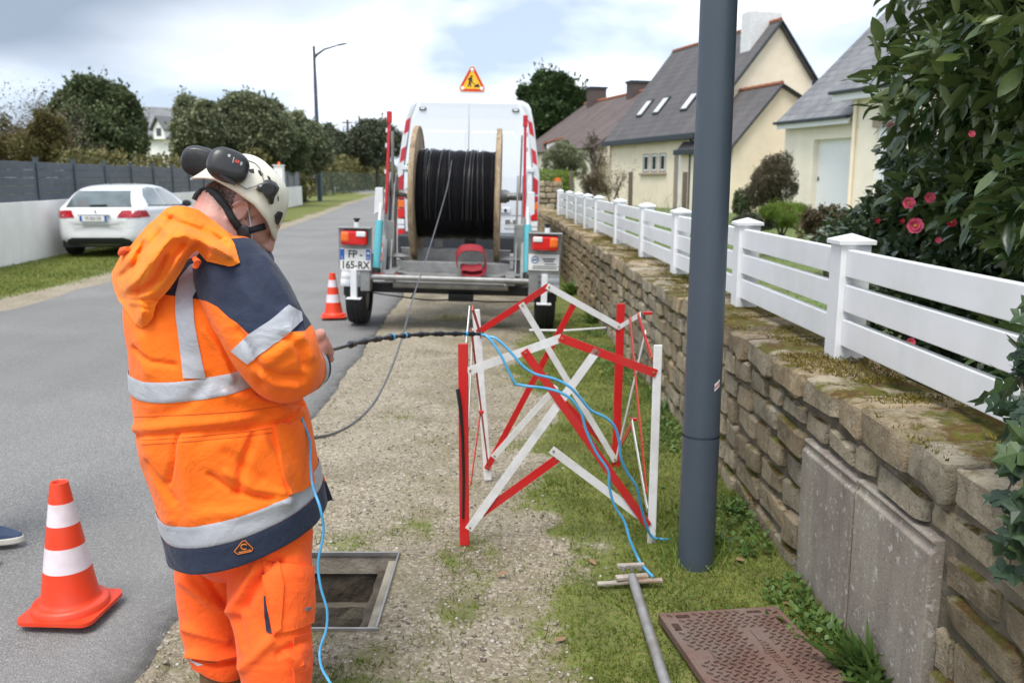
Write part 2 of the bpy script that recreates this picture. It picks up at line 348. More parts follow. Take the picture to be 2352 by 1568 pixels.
# ---------------------------------------------------------------- stuff on the ground: gravel and grass
simple('pebble', (.36, .33, .28), .85, amt=.3)
m = M['pebble']; t = m.node_tree; b = NB(t)
b.put(t.nodes['Principled BSDF'].inputs['Base Color'], b.ramp(b.n('NewGeometry').outputs['Random Per Island'], [(0, (.12, .10, .08)), (.4, (.27, .235, .185)), (.8, (.40, .365, .30)), (1, (.52, .49, .43))]))
pv = [(0, 0, 1), (1, 0, 0), (.3, .95, 0), (-.8, .6, 0), (-.8, -.6, 0), (.3, -.95, 0), (0, 0, -.6)]
pf = [(0, 1, 2), (0, 2, 3), (0, 3, 4), (0, 4, 5), (0, 5, 1), (6, 2, 1), (6, 3, 2), (6, 4, 3), (6, 5, 4), (6, 1, 5)]
n = 15000; px = rng.uniform(-1.35, 1.05, n); py = 1.7+6.3*rng.random(n)**1.7
keep = (px > road_r(py)-.06) & (rng.random(n) > grassf(px, py)*1.25) & ~((px > PX0-.02) & (px < PX1+.02) & (py > PY0-.02) & (py < PY1+.02)) & (px < wx(py)-.02)
px, py = px[keep], py[keep]; n = len(px); s = .0035+.008*rng.random(n)**3
D = rng.normal(size=(n, 3))*np.array([1, 1, .2]); scatter('gravel', pv, pf, frames(D, rng.uniform(-.5, .5, n), np.stack([s, s*1.2, s*.6], 1)), np.stack([px, py, groundz(px, py)+s*.15], 1), M['pebble'], kind='stuff')
leafmat('grass', [(.065, .12, .018), (.115, .195, .022), (.175, .255, .032), (.28, .27, .07)], .75, .35, .08)
leafmat('lush', [(.07, .14, .02), (.12, .21, .032), (.17, .27, .045), (.24, .30, .065)], .6, .3, .25)
bl = [(-.5, 0, 0), (.5, 0, 0), (.42, .45, .12), (-.42, .45, .12), (0, 1, .42)]; bf = [(0, 1, 2, 3), (3, 2, 4)]
def blades(name, px, py, pz, h, wd, mat, lean=.5, kind='stuff', parent=None):
    n = len(px); D = np.stack([rng.normal(size=n)*lean, rng.normal(size=n)*lean, np.ones(n)], 1)
    return scatter(name, bl, bf, frames(D, rng.uniform(0, 2*PI, n), np.stack([wd, h, h], 1)), np.stack([px, py, pz], 1), mat, parent, kind=kind)
n = 190000; py = 1.9+8.5*rng.random(n)**1.6; px = rng.uniform(-1.2, 1.22, n); gg = grassf(px, py)
keep = (rng.random(n) < gg**1.4*(.55+.45*ss(.3, .6, fbm(px, py, 4, 41)))) & (px < wx(py)+.0) & (px > road_r(py)+.02) & ~((px > PX0-.01) & (px < PX1+.01) & (py > PY0-.01) & (py < PY1+.01))
px, py = px[keep], py[keep]; n = len(px); tall = ss(.55, .8, fbm(px, py, 2.6, 44))
h = (.012+.020*rng.random(n))*(1+1.3*tall); h[rng.random(n) < .02] *= 2.2
blades('grass', px, py, groundz(px, py)-.003, h, .0026+.0022*rng.random(n), M['grass'], .75)
n = 60000; py = 9.5+24*rng.random(n)**1.5; px = road_l(py)-.05-rng.random(n)*np.interp(py, [9, 16, 30], [3.2, 3.4, 4.2])
keep = rng.random(n) < grassf(px, py); px, py = px[keep], py[keep]; n = len(px)
blades('verge_grass', px, py, groundz(px, py)-.004, .025+.035*rng.random(n), .006+.005*rng.random(n), M['grass'], .7)
# ---------------------------------------------------------------- open manhole
simple('steel', (.42, .42, .41), .45, .85, amt=.15, dirt=(.2, .17, .13), damt=.5)
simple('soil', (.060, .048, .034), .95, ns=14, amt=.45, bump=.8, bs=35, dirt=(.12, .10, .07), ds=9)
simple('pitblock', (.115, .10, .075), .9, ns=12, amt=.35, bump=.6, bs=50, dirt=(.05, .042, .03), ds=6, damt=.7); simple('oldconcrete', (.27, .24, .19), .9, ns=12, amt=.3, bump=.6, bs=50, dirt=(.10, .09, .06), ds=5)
mh = thing('manhole', 'open square manhole sunk in the gravel with a thin steel rim', 'manhole', ((PX0+PX1)/2, (PY0+PY1)/2, 0))
b = MB(); dz = -.75; q = .0
def pitwall(name, c, d, mat):
    x = MB().box(c, d); o = x.build(name, mat, mh); bm = bmesh.new(); bm.from_mesh(o.data)
    bmesh.ops.subdivide_edges(bm, edges=bm.edges[:], cuts=9, use_grid_fill=True)
    for v in bm.verts:
        k = noise.noise(v.co*14)*.014+noise.noise(v.co*40)*.005; v.co += Vector((k, noise.noise(v.co*13+Vector((5, 3, 1)))*.014, k*.5))
    bm.to_mesh(o.data); bm.free(); return o
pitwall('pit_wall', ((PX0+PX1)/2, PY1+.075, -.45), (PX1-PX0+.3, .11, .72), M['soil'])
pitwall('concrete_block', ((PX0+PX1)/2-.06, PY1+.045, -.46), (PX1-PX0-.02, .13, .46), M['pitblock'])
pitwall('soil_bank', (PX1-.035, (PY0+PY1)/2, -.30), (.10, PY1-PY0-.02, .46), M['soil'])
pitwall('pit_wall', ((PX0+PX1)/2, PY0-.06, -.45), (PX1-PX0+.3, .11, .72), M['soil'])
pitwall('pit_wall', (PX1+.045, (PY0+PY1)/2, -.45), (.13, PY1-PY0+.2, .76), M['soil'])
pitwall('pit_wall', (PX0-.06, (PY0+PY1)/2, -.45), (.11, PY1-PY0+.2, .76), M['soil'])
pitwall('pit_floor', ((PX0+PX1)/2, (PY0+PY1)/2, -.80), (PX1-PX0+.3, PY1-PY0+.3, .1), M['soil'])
MB().box(((PX0+PX1)/2, PY1+.008, -.045), (PX1-PX0, .012, .085)).build('concrete_collar', M['oldconcrete'], mh)
MB().box(((PX0+PX1)/2, PY0-.008, -.045), (PX1-PX0, .012, .085)).build('concrete_collar', M['oldconcrete'], mh)
MB().box((PX0+.006, (PY0+PY1)/2, -.045), (.012, PY1-PY0-.03, .085)).build('concrete_collar', M['oldconcrete'], mh)
x = MB().box((PX1-.022, (PY0+PY1)/2, -.034), (.036, PY1-PY0-.03, .03)).build('timber_ledge', M['oldconcrete'], mh, bevel=.004)
fr = MB(); th = .008
for c, d in ((((PX0+PX1)/2, PY1-.002, .004), (PX1-PX0+.02, th, .020)), (((PX0+PX1)/2, PY0+.002, .004), (PX1-PX0+.02, th, .020)),
             ((PX1+.003, (PY0+PY1)/2, .0055), (th, PY1-PY0-.012, .023)), ((PX0-.003, (PY0+PY1)/2, .0055), (th, PY1-PY0-.012, .023))): fr.box(c, d)
fr.build('steel_rim', M['steel'], mh, bevel=.002)
# ---------------------------------------------------------------- stone wall
m, t, p = nodes('stone'); b = NB(t); o = b.obj(); rnd = b.n('ObjectInfo').outputs['Random']; geo = b.n('NewGeometry')
base = b.ramp(rnd, [(0, (.235, .19, .135)), (.3, (.36, .30, .215)), (.6, (.43, .38, .295)), (.8, (.31, .28, .225)), (1, (.40, .315, .205))])
c = b.mix(.75, base, b.ramp(b.noise(o, 9, 7, .68), [(.28, (.30, .25, .20)), (.47, (.88, .84, .76)), (.72, (1.4, 1.36, 1.28))]), 'MULTIPLY')
c = b.mix(b.ramp(b.noise(o, 55, 4, .7), [(.52, 0), (.72, .55)]), c, (.10, .08, .055))
c = b.mix(b.ramp(b.noise(o, 22, 5, .7), [(.56, 0), (.72, .6)]), c, (.52, .48, .40))
nz = b.n('SeparateXYZ'); b.put(nz.inputs[0], geo.outputs['Normal'])
ms = b.math('MULTIPLY', b.ramp(nz.outputs[2], [(.35, 0), (.8, 1)]), b.ramp(b.noise(o, 3.3, 6, .7), [(.46, 0), (.54, 1)]))
c = b.mix(ms, c, b.ramp(b.noise(o, 14, 4), [(.3, (.045, .045, .012)), (.45, (.13, .125, .024)), (.58, (.11, .06, .026)), (.75, (.23, .21, .035))]))
c = b.mix(b.ramp(b.noise(o, 2.2, 6, .7), [(.55, 0), (.75, .6)]), c, (.085, .075, .045))
b.put(p.inputs['Base Color'], c); p.inputs['Roughness'].default_value = .92; p.inputs['Specular IOR Level'].default_value = .2
b.put(p.inputs['Normal'], b.bump(b.math('ADD', b.noise(o, 24, 7, .72), b.math('MULTIPLY', b.noise(o, 110, 3), .35)), 1.0, .022)); M['stone'] = m
simple('mortar', (.15, .125, .09), .95, ns=10, amt=.35, bump=.8, bs=45, dirt=(.05, .045, .025), ds=4, damt=.75)
bmc = bmesh.new(); bmesh.ops.create_cube(bmc, size=2); bmesh.ops.subdivide_edges(bmc, edges=bmc.edges[:], cuts=3, use_grid_fill=True)
CUBE_RAW = np.array([v.co for v in bmc.verts]); CUBEF = [tuple(v.index for v in f.verts) for f in bmc.faces]; bmc.free()
GRID4 = np.round(CUBE_RAW*2).astype(int)
LV4 = {-2: -1.0, -1: -.80, 0: 0.0, 1: .80, 2: 1.0}
CUBE = np.array([[LV4[a] for a in r_] for r_ in GRID4]); EDGE = (np.abs(GRID4) == 2).sum(1)
def stone_verts(c, d, seed, amp=.006, pw=0):
    """a hewn block: eight shifted corners, chamfered edges, rough faces"""
    r0 = random.Random(int(seed*1e4)); d = np.array(d)/2; jx = min(.013, d[1]*.16); jz = min(.012, d[2]*.22)
    J = {(a, b_, e): np.array([r0.uniform(-.010, .012), r0.uniform(-jx, jx), r0.uniform(-jz, jz)]) for a in (-1, 1) for b_ in (-1, 1) for e in (-1, 1)}
    cut = r0.uniform(.35, .75); out = []; s = Vector((seed*3.1, seed*1.3, seed*.7))
    for u, e_ in zip(CUBE, EDGE):
        q = u*d
        for k, jv in J.items(): q = q+jv*((1+u[0]*k[0])*(1+u[1]*k[1])*(1+u[2]*k[2])/8)
        if e_ >= 2:
            sh = (.010 if e_ == 2 else .016)*cut
            q = q-np.where(np.abs(u) > .99, np.sign(u), 0)*sh
        v = Vector(q); f = amp*(noise.noise(v*11+s)+.8*noise.noise(v*27+s)); n_ = Vector(np.where(np.abs(u) > .99, np.sign(u), 0)); out.append(v+n_*f*1.3+Vector((0, noise.noise(v*19-s), noise.noise(v*19+s)))*amp*.9*(1 if e_ > 1 else .3)+Vector(c))
    return out
wall = thing('stone_wall', 'low rubble stone wall with mossy capping under the white fence', 'wall', (wx(2.5), 2.5, 0))
far = MB(); ns_ = 0; rs = random.Random(3)
PAN = (2.245, 3.265, .0, .60)
rows = [(-.06, .09), (.09, .22), (.22, .35), (.35, .475), (.475, .59), (.592, .695)]
def put_stone(y, ln, z0, z1, dep=.17, pro=0, name='stone', amp=.006):
    global ns_
    yc = y+ln/2; x = wx(yc)+dep/2-pro; c = (x, yc, (z0+z1)/2); d = (dep, ln-.020, z1-z0-.017)
    vs = stone_verts(c, d, rs.random()*50, amp)
    if yc < 10.2 and ns_ < 296:
        q = MB().add(vs, CUBEF).build(name, M['stone'], wall, smooth=True, sharp=24); ns_ += 1
    else: far.add(vs, CUBEF)
y = 1.35
while y < 26:                                                   # capping course
    ln = rs.uniform(.20, .40); put_stone(y, ln, .698+rs.uniform(-.004, .01), .832+rs.uniform(-.018, .012), .42, .012+rs.uniform(-.007, .009), 'cap_stone', .009); y += ln
for ri, (z0, z1) in enumerate(rows):
    y = 1.3+rs.uniform(0, .1)
    while y < 26:
        ln = rs.uniform(.13, .34)*(1.12 if y < 4 else 1); zz0 = z0+rs.uniform(-.012, .012); zz1 = z1+rs.uniform(-.012, .012)
        if y < PAN[1] and y+ln > PAN[0] and z0 < PAN[3]-.04:     # make room for the slabs
            if y < PAN[0]-.08: ln = PAN[0]-.01-y
            else: y = PAN[1]+.012; continue
        put_stone(y, ln, zz0, zz1, .17, rs.uniform(-.007, .009)); y += ln
far.build('far_stones', M['stone'], wall, smooth=True, sharp=24, kind='stuff')
core = MB(); y0, y1 = 1.3, 26
core.prism([(wx(y0)+.024, y0, -.1), (wx(y1)+.024, y1, -.1), (wx(y1)+.34, y1, -.1), (wx(y0)+.34, y0, -.1)], (0, 0, .88)).build('mortar_core', M['mortar'], wall)
# concrete slabs set into the wall
m, t, p = nodes('slab'); b = NB(t); o = b.obj(); mpn = b.n('Mapping'); mpn.inputs['Scale'].default_value = (1, 5, .8); b.put(mpn.inputs[0], o)
c = b.ramp(b.noise(mpn.outputs[0], 1.5, 5, .6), [(.25, (.135, .112, .092)), (.45, (.265, .23, .195)), (.62, (.33, .295, .245)), (.75, (.27, .25, .175))])
c = b.mix(b.ramp(b.noise(o, 4, 6, .65), [(.45, 0), (.7, .55)]), c, (.20, .15, .13)); c = b.mix(b.ramp(b.noise(o, 34, 4, .65), [(.58, 0), (.68, .9)]), c, (.52, .49, .45)); c = b.mix(b.ramp(b.noise(o, 90, 3), [(.55, 0), (.7, .5)]), c, (.13, .10, .085))
b.put(p.inputs['Base Color'], c); p.inputs['Roughness'].default_value = .9; b.put(p.inputs['Normal'], b.bump(b.noise(o, 120, 5), .3)); M['slab'] = m
def slab(y0, y1, z0, z1):
    q = MB(); pr = [(-.010, z0), (-.016, z1-.045), (-.004, z1-.034), (-.004, z1-.020), (-.013, z1-.008), (-.006, z1), (.05, z1), (.05, z0)]
    q.prism([(wx(y0+.008)+a, y0+.008, z) for a, z in pr], (wx(y1-.008)-wx(y0+.008), y1-y0-.016, 0)); return q.build('concrete_panel', M['slab'], wall, bevel=.005)
slab(2.25, 2.765, -.12, .592); slab(2.765, 3.26, -.1, .582); slab(1.1, 1.64, -.1, .55)
# moss cushions on the capping
leafmat('moss', [(.09, .095, .018), (.19, .18, .025), (.27, .24, .035), (.20, .13, .045)], .9, .15, .1)
n = 26000; py = 1.5+10.5*rng.random(n)**1.5; px = wx(py)+rng.uniform(-.005, .36, n); k = fbm(px*1.0, py*1.0, 4.2, 51)+.2*ss(0, .3, px-wx(py))
keep = k > .62; px, py = px[keep], py[keep]; n = len(px)
blades('moss', px, py, np.full(n, .822)+.012*(vnoise(px, py, 9, 52)-.6), .010+.012*rng.random(n), .0035+.003*rng.random(n), M['moss'], .8, parent=wall)
# ---------------------------------------------------------------- white fence
simple('whitepvc', (.80, .81, .83), .35, amt=.02, dirt=(.60, .62, .55), ds=2.2, damt=.42)
fence = thing('white_fence', 'white rail fence with capped posts along the top of the stone wall', 'fence', (1.36, 3.6, .8))
FX0 = 1.36
def fxx(y): return FX0-WK*(y-3.6)
posts = [.25, 1.92]
for px_, py_ in ((1915, 835), (1690, 700), (1545, 635), (1470, 592), (1410, 572), (1365, 550), (1340, 535), (1320, 520), (1300, 510), (1280, 505)):
    r_ = ray(px_, py_); k = (fxx(0))/(r_.x/r_.y+WK); posts.append(k)
print('posts', [round(v, 2) for v in posts])
PS = .125
for i, y in enumerate(posts):
    x = fxx(y)
    q = MB().box((x+PS/2, y+PS/2, 1.055), (PS, PS, .49)); pt = q.build('post', M['whitepvc'], fence, bevel=.004)
    q = MB(); h = PS/2+.014; cx, cy = x+PS/2, y+PS/2
    q.add([(cx-h, cy-h, 1.30), (cx+h, cy-h, 1.30), (cx+h, cy+h, 1.30), (cx-h, cy+h, 1.30), (cx-h, cy-h, 1.318), (cx+h, cy-h, 1.318), (cx+h, cy+h, 1.318), (cx-h, cy+h, 1.318), (cx, cy, 1.345)],
          [(0, 3, 2, 1), (0, 1, 5, 4), (1, 2, 6, 5), (2, 3, 7, 6), (3, 0, 4, 7), (4, 5, 8), (5, 6, 8), (6, 7, 8), (7, 4, 8)])
    q.build('post_cap', M['whitepvc'], pt, bevel=.002)
    if i+1 < len(posts):
        ya, yb = y+PS+.0, posts[i+1]
        for z in (1.225, 1.08, .935):
            MB().bar((fxx(ya)+.024+.016, ya+.001, z), (fxx(yb)+.024+.016, yb-.001, z), .034, .112).build('rail', M['whitepvc'], fence, bevel=.004)
# ---------------------------------------------------------------- street lamps
simple('anthracite', (.058, .076, .100), .42, amt=.06, ns=3)
simple('dark', (.018, .018, .02), .5, amt=.2)
def street_lamp(loc, H_, r0, r1, arm, label, joint=None, sticker=False, rotz=0, zj=.56):
    t_ = thing('street_lamp', label, 'street lamp', loc, rotz, 'street lamps along the road')
    q = MB(); q.lathe([(r0, -.03), (r0, zj)], 32); q.lathe([(r0-.004, zj), (r0-.004, zj+.008)], 32, m=0); q.lathe([(r0*.985, zj+.008), (r1, H_), (0, H_)], 32)
    q.build('pole', M['anthracite'], t_, smooth=True, local=True)
    if arm:
        q = MB(); pts = [(0, 0, H_-.75), (.25, 0, H_-.52), (.7, 0, H_-.22), (1.35*arm, 0, H_+.02)]; q.tube(pts, [.10, .09, .07, .05], 10); q.build('arm', M['anthracite'], t_, smooth=True, local=True)
        q = MB(); q.lathe([(0, -.42), (.06, -.4), (.105, -.2), (.12, .05), (.10, .3), (.04, .42), (0, .43)], 16, Rm=Matrix.Rotation(R(79), 3, 'Y')@Matrix.Diagonal((.55, 1, 1)), c=(1.35*arm+.35, 0, H_+.10))
        lh = q.build('lamp_head', M['anthracite'], t_, smooth=True, local=True)
    if sticker:
        simple('stickerwhite', (.75, .74, .73), .5, amt=.05); simple('stickerred', (.55, .03, .05), .5)
        q = MB(); a0, da = R(-66)-rotz, R(11); rr = r0*.985-(r0*.985-r1)*.03+.0015
        def pt(a, z): return (rr*math.cos(a), rr*math.sin(a), z)
        for z0, z1, mi, e in ((.755, .785, 0, 0), (.7635, .7675, 1, .0006), (.771, .775, 1, .0006)):
            k = 5
            for i in range(k):
                aa, ab = a0+da*2*i/k, a0+da*2*(i+1)/k; s_ = .018*(i/k); s2 = .018*((i+1)/k); rr = r0*.985+.0012+e
                q.add([pt(aa, z0+s_), pt(ab, z0+s2), pt(ab, z1+s2), pt(aa, z1+s_)], [(0, 1, 2, 3)], mi)
        q.build('sticker', [M['stickerwhite'], M['stickerred']], t_, local=True)
    return t_
street_lamp((.757, 3.36, 0), 8.2, .0735, .05, .9, 'thick dark grey lamp pole with a small red and white sticker beside the stone wall', sticker=True, rotz=R(180))
FL = g(735, 462); street_lamp(FL, 10.4, .17, .09, 1.12, 'slender dark street lamp with a curved arm on the far grass verge', zj=2.4)
# ---------------------------------------------------------------- folding barrier
simple('redpaint', (.58, .012, .014), .38, amt=.08, ns=6, dirt=(.34, .05, .04), damt=.55); simple('whitepaint', (.74, .74, .74), .4, amt=.03, dirt=(.45, .43, .39), ds=9, damt=.5)
simple('brass', (.40, .26, .12), .4, .7); simple('rubber', (.016, .016, .017), .55, amt=.2)
bar_ = thing('folding_barrier', 'red and white folding lattice barrier standing open on the grass', 'barrier', (.2, 4.0, 0))
Afl, Afr, Abl, Abr = g(1067, 1250), g(1497, 1245), g(1120, 1103), g(1413, 1078)
RW = {'r': M['redpaint'], 'w': M['whitepaint']}
def bpost(px0, px1, Y, col, w_=.042):
    a = at(px0[0], px0[1], Y); c = g(px1[0], px1[1]); c = Vector((c.x, c.y, .0)); a.y = c.y+.005
    MB().bar(c, a, w_, .010, up=(0, -1, 0)).build('post', RW[col], bar_, bevel=.003)
bpost((1063.5, 789), (1067, 1252), 3.57, 'r'); bpost((1511, 791), (1496, 1247), 3.6, 'w', .036)
bpost((1093, 711), (1121, 1102), 4.4, 'w', .040); bpost((1426, 697), (1414, 1079), 4.57, 'r', .044)
def bbar(a, c, A, B, col, off=0., w_=.028):
    A, B = Vector(A), Vector(B); d = (B-A).normalized(); n_ = Vector((d.y, -d.x, 0))
    if n_.y > 0: n_ = -n_
    P, Q = onplane(*a, A, B)+n_*off, onplane(*c, A, B)+n_*off
    q = MB(); q.bar(P, Q, w_*(1.0 if w_ > .03 else 1.25), .004, up=n_)
    u = (Q-P).normalized()
    for e in (P+u*.012, Q-u*.012): q.lathe([(0, .0045), (.004, .004), (.0055, .001), (.0055, -.001)], 8, c=e+n_*.002, Rm=n_.to_track_quat('Z', 'Y').to_matrix(), m=1)
    q.build('bar', [RW[col], M['brass']], bar_)
Fp, Bp, Rp, Lp = (Afl, Afr), (Abl, Abr), (Abr, Afr), (Abl, Afl)
for a, c, col, off in (((1074, 852), (1290, 775), 'w', .008), ((1285, 774), (1506, 856), 'r', .013), ((1203, 803), (1487, 1203), 'r', .018), ((1372, 801), (1076, 1213), 'w', .013),
                       ((1105, 1178), (1283, 1049), 'r', .006), ((1266, 1030), (1470, 1183), 'w', .010)): bbar(a, c, *Fp, col, off)
for a, c, col, off in (((1095, 764), (1260, 656), 'r', .008), ((1255, 656), (1423, 751), 'w', .013), ((1195, 696), (1411, 1056), 'w', .018), ((1321, 690), (1117, 1076), 'r', .008),
                       ((1277, 886), (1131, 1049), 'w', .012), ((1270, 897), (1401, 1032), 'r', .008)): bbar(a, c, *Bp, col, off, .026)
for a, c, col, off in (((1426, 751), (1474, 722), 'w', .006), ((1470, 722), (1503, 825), 'r', .01), ((1453, 728), (1492, 1133), 'r', .014), ((1487, 762), (1418, 1056), 'w', .008),
                       ((1454, 973), (1428, 1023), 'r', .006), ((1456, 966), (1492, 1170), 'w', .01)): bbar(a, c, *Rp, col, off, .02)
for a, c, col, off in (((1076, 705), (1068, 790), 'w', .006), ((1080, 707), (1100, 772), 'r', .01), ((1083, 755), (1073, 990), 'w', .006), ((1076, 757), (1117, 1077), 'r', .012), ((1101, 944), (1078, 1112), 'r', .006)): bbar(a, c, *Lp, col, off, .02)
for a, c, Y in (((1477, 719), (1498, 719), 4.2), ((1448, 963), (1463, 963), 4.25), ((1100, 946), (1111, 946), 4.0), ((1265, 884), (1280, 892), 4.45)):
    MB().bar(at(*a, Y), at(*c, Y), .02, .014).build('hinge_tab', RW['w' if c[0] == 1280 else 'r'], bar_, bevel=.002)
q = MB(); ps = [at(1051, 893, 3.545), at(1058, 940, 3.535), at(1063, 1005, 3.545), at(1065, 1100, 3.555), at(1064, 1190, 3.556)]
q.tube(ps, [.011, .010, .0085, .008, .0075], 8, flat=.45); q.build('black_strap', M['rubber'], bar_, smooth=True)
# ---------------------------------------------------------------- traffic cones
simple('conered', (.80, .052, .012), .42, amt=.05, dirt=(.55, .09, .05), ds=7, damt=.5); simple('conewhite', (.78, .70, .74), .45, amt=.03, dirt=(.52, .42, .42), ds=8, damt=.55)
def cone(loc, label, rz, s=1.0):
    t_ = thing('traffic_cone', label, 'traffic cone', loc, rz, 'traffic cones on the asphalt'); t_.scale = (s, s, s)
    def rad(z): return lerp(.098, .030, (z-.055)/.435)
    q = MB(); zs = [.055, .165, .165, .255, .255, .335, .335, .415, .415, .488]; prof = [(rad(z), z) for z in zs]
    q.lathe([(.108, .040), (.101, .048), (rad(.058), .058)]+[(rad(.165), .165)], 36); q.build('red_skirt', M['conered'], t_, smooth=True, local=True); MB().lathe([(rad(.255), .255), (rad(.335), .335)], 36).build('red_band', M['conered'], t_, smooth=True, local=True); q = MB()
    q.lathe([(rad(.415), .415), (rad(.488), .488), (.026, .490), (.022, .486), (.021, .44)], 36); q.build('cone_tip', M['conered'], t_, smooth=True, local=True)
    for za, zb in ((.165, .255), (.335, .415)): MB().lathe([(rad(za), za), (rad(zb), zb)], 36).build('white_band', M['conewhite'], t_, smooth=True, local=True)
    q = MB(); pr = []
    for cx, cy, a0 in ((1, 1, 0), (-1, 1, 90), (-1, -1, 180), (1, -1, 270)):
        for k in range(6): a = R(a0+18*k); pr.append((cx*.098+.040*math.cos(a), cy*.098+.040*math.sin(a), 0))
    q.prism(pr, (0, 0, .014)); q.lathe([(.132, .013), (.130, .034), (.121, .042), (.095, .043)], 36); q.build('base', M['conered'], t_, smooth=True, local=True)
    return t_
c1 = cone((-1.588, 2.91, .047), 'large traffic cone in the foreground left of the man', R(-3), .98)
c2 = cone((-2.0, 9.66, .047), 'traffic cone standing beside the left trailer wheel', R(12))
c3 = cone(tuple(g(876, 603)+Vector((0, 0, .04))), 'traffic cone half hidden far behind the trailer, next to the van', R(40))
# ---------------------------------------------------------------- manhole cover lying on the grass
m, t, p = nodes('rust'); b = NB(t); o = b.obj()
c = b.ramp(b.noise(o, 5, 6, .65), [(.3, (.11, .06, .046)), (.5, (.165, .095, .073)), (.72, (.195, .14, .115))]); c = b.mix(b.ramp(b.noise(o, 2.2, 4), [(.55, 0), (.7, .55)]), c, (.17, .145, .125))
b.put(p.inputs['Base Color'], c); p.inputs['Roughness'].default_value = .6; p.inputs['Metallic'].default_value = .15; b.put(p.inputs['Normal'], b.bump(b.noise(o, 70, 4), .35)); M['rust'] = m
ca, cb_, cc_ = g(1512, 1400, .06), g(1785, 1378, .06), g(1640, 1568, .06)
W_ = (cb_-ca).length; ang = math.atan2(cb_.y-ca.y, cb_.x-ca.x)
cov = thing('manhole_cover', 'rusty brown cast iron manhole cover with raised tread lying on the grass', 'manhole cover', (ca.x, ca.y, .018), rot=(R(-1.0), R(1.2), ang))
L_ = .60; slots = [(.055, .105, .018, .045), (W_-.13, W_-.075, .018, .04), (.02, .045, .075, .13), (W_-.045, W_-.018, .07, .13)]
gx = sorted({0, W_, *[v for s_ in slots for v in s_[:2]]}); gy = sorted({0, L_, *[v for s_ in slots for v in s_[2:]]})
vs_ = [(x_, -y_, .030) for y_ in gy for x_ in gx]; nx_ = len(gx); ff = []
for j in range(len(gy)-1):
    for i in range(nx_-1):
        mx, my = (gx[i]+gx[i+1])/2, (gy[j]+gy[j+1])/2
        if any(s_[0] < mx < s_[1] and s_[2] < my < s_[3] for s_ in slots): continue
        ff.append((j*nx_+i, j*nx_+i+1, (j+1)*nx_+i+1, (j+1)*nx_+i))
o_ = MB().add(vs_, ff).build('cover_plate', M['rust'], cov, local=True); mm = o_.modifiers.new('s', 'SOLIDIFY'); mm.thickness = .030; mm.offset = -1
o_.modifiers.new('b', 'BEVEL').width = .0025
q = MB()
for j in range(30):
    for i in range(24):
        x_ = .03+.031*i+(.0155 if j % 2 else 0); y_ = .03+j*.021
        if x_ > W_-.02 or y_ > L_-.02: continue
        if any(s_[0]-.015 < x_ < s_[1]+.015 and s_[2]-.015 < y_ < s_[3]+.015 for s_ in slots): continue
        if .235 < x_ < .315 and .15 < y_ < .50: continue
        if .02 < x_ < .085 and .28 < y_ < .345: continue
        q.box((x_, -y_, .0355), (.021, .0055, .0035), rz=R(24 if j % 2 else -40))
q.build('tread', M['rust'], cov, local=True, kind='stuff')
TX = Matrix.Rotation(R(90), 3, 'Z')
text('raised_lettering', 'Genoralite', .056, (.278, -.38, .031), TX, M['rust'], cov, .004, sx=1.15)
MB().bar((.278, -.16, .033), (.278, -.235, .033), .011, .005).build('raised_bar', M['rust'], cov, local=True, bevel=.002)
MB().bar((.083, -.275, .033), (.083, -.35, .033), .004, .004).build('raised_bar', M['rust'], cov, local=True)
# ---------------------------------------------------------------- lifting tool on the ground
simple('galv', (.36, .36, .355), .5, .55, amt=.18, ns=20, dirt=(.22, .17, .12), ds=6, damt=.5); simple('rustywhite', (.42, .38, .33), .7, .2, ns=14, amt=.25, dirt=(.22, .11, .05), ds=9, damt=.7)
tl = thing('cover_lifter', 'steel manhole lifting bar with a rusty T head lying on the grass', 'tool', tuple(g(1450, 1335)))
pa, pb_ = g(1452, 1325, .05), g(1535, 1590, .03); MB().tube([pa, lerp(pa, pb_, .5), pb_], .0185, 14).build('shaft', M['galv'], tl, smooth=True)
q = MB(); q.bar(g(1372, 1340, .02), g(1522, 1331, .04), .022, .012); q.build('cross_bar', M['rustywhite'], tl, bevel=.003)
q = MB(); q.bar(g(1415, 1327, .045), g(1488, 1322, .045), .030, .016); q.bar(g(1418, 1300, .055), g(1480, 1297, .055), .022, .018); q.build('bracket', M['rustywhite'], tl, bevel=.003)
q = MB()
for u in (.2, .5, .8): c_ = lerp(g(1420, 1312, .05), g(1484, 1308, .05), u); q.tube([c_, c_+Vector((0, .0, .022))], .008, 8)
q.build('bolts', M['galv'], tl, kind='stuff')
# ---------------------------------------------------------------- cables
def catmull(P, k=8):
    P = [Vector(p) for p in P]; out = []
    Q = [P[0]*2-P[1]]+P+[P[-1]*2-P[-2]]
    for i in range(1, len(Q)-2):
        for j in range(k):
            t = j/k; a, b_, c, d = Q[i-1], Q[i], Q[i+1], Q[i+2]
            out.append(.5*((2*b_)+(c-a)*t+(2*a-5*b_+4*c-d)*t*t+(3*b_-a-3*c+d)*t**3))
    return out+[P[-1]]
simple('blueduct', (.07, .33, .58), .3, amt=.06, ns=5); simple('blacktape', (.012, .012, .014), .38, amt=.3, ns=30, bump=.5, bs=60); simple('greycable', (.085, .088, .092), .42, amt=.1)
def zpt(zx, zy, Y): return at(1010.7+.422*zx, 624.8+.422*zy, Y)
def cable(name, pts, r, mat, label, k=8, group=None):
    o = MB().tube(catmull(pts, k), r, 8).build(name, mat, None, smooth=True); return tag(o, label, 'cable', group)
hand = at(741, 808, 2.245)
P = catmull([hand+Vector((-.10, -.005, -.02)), hand, at(775, 800, 2.46), at(830, 785, 2.68), at(890, 775, 2.9), at(960, 768, 3.12), at(1040, 766, 3.32), at(1108, 767, 3.45)], 14)
rr = [.0052 if i < 36 else .0085+.0026*math.sin(i*.9)+.0016*math.sin(i*2.3+1) for i in range(len(P))]
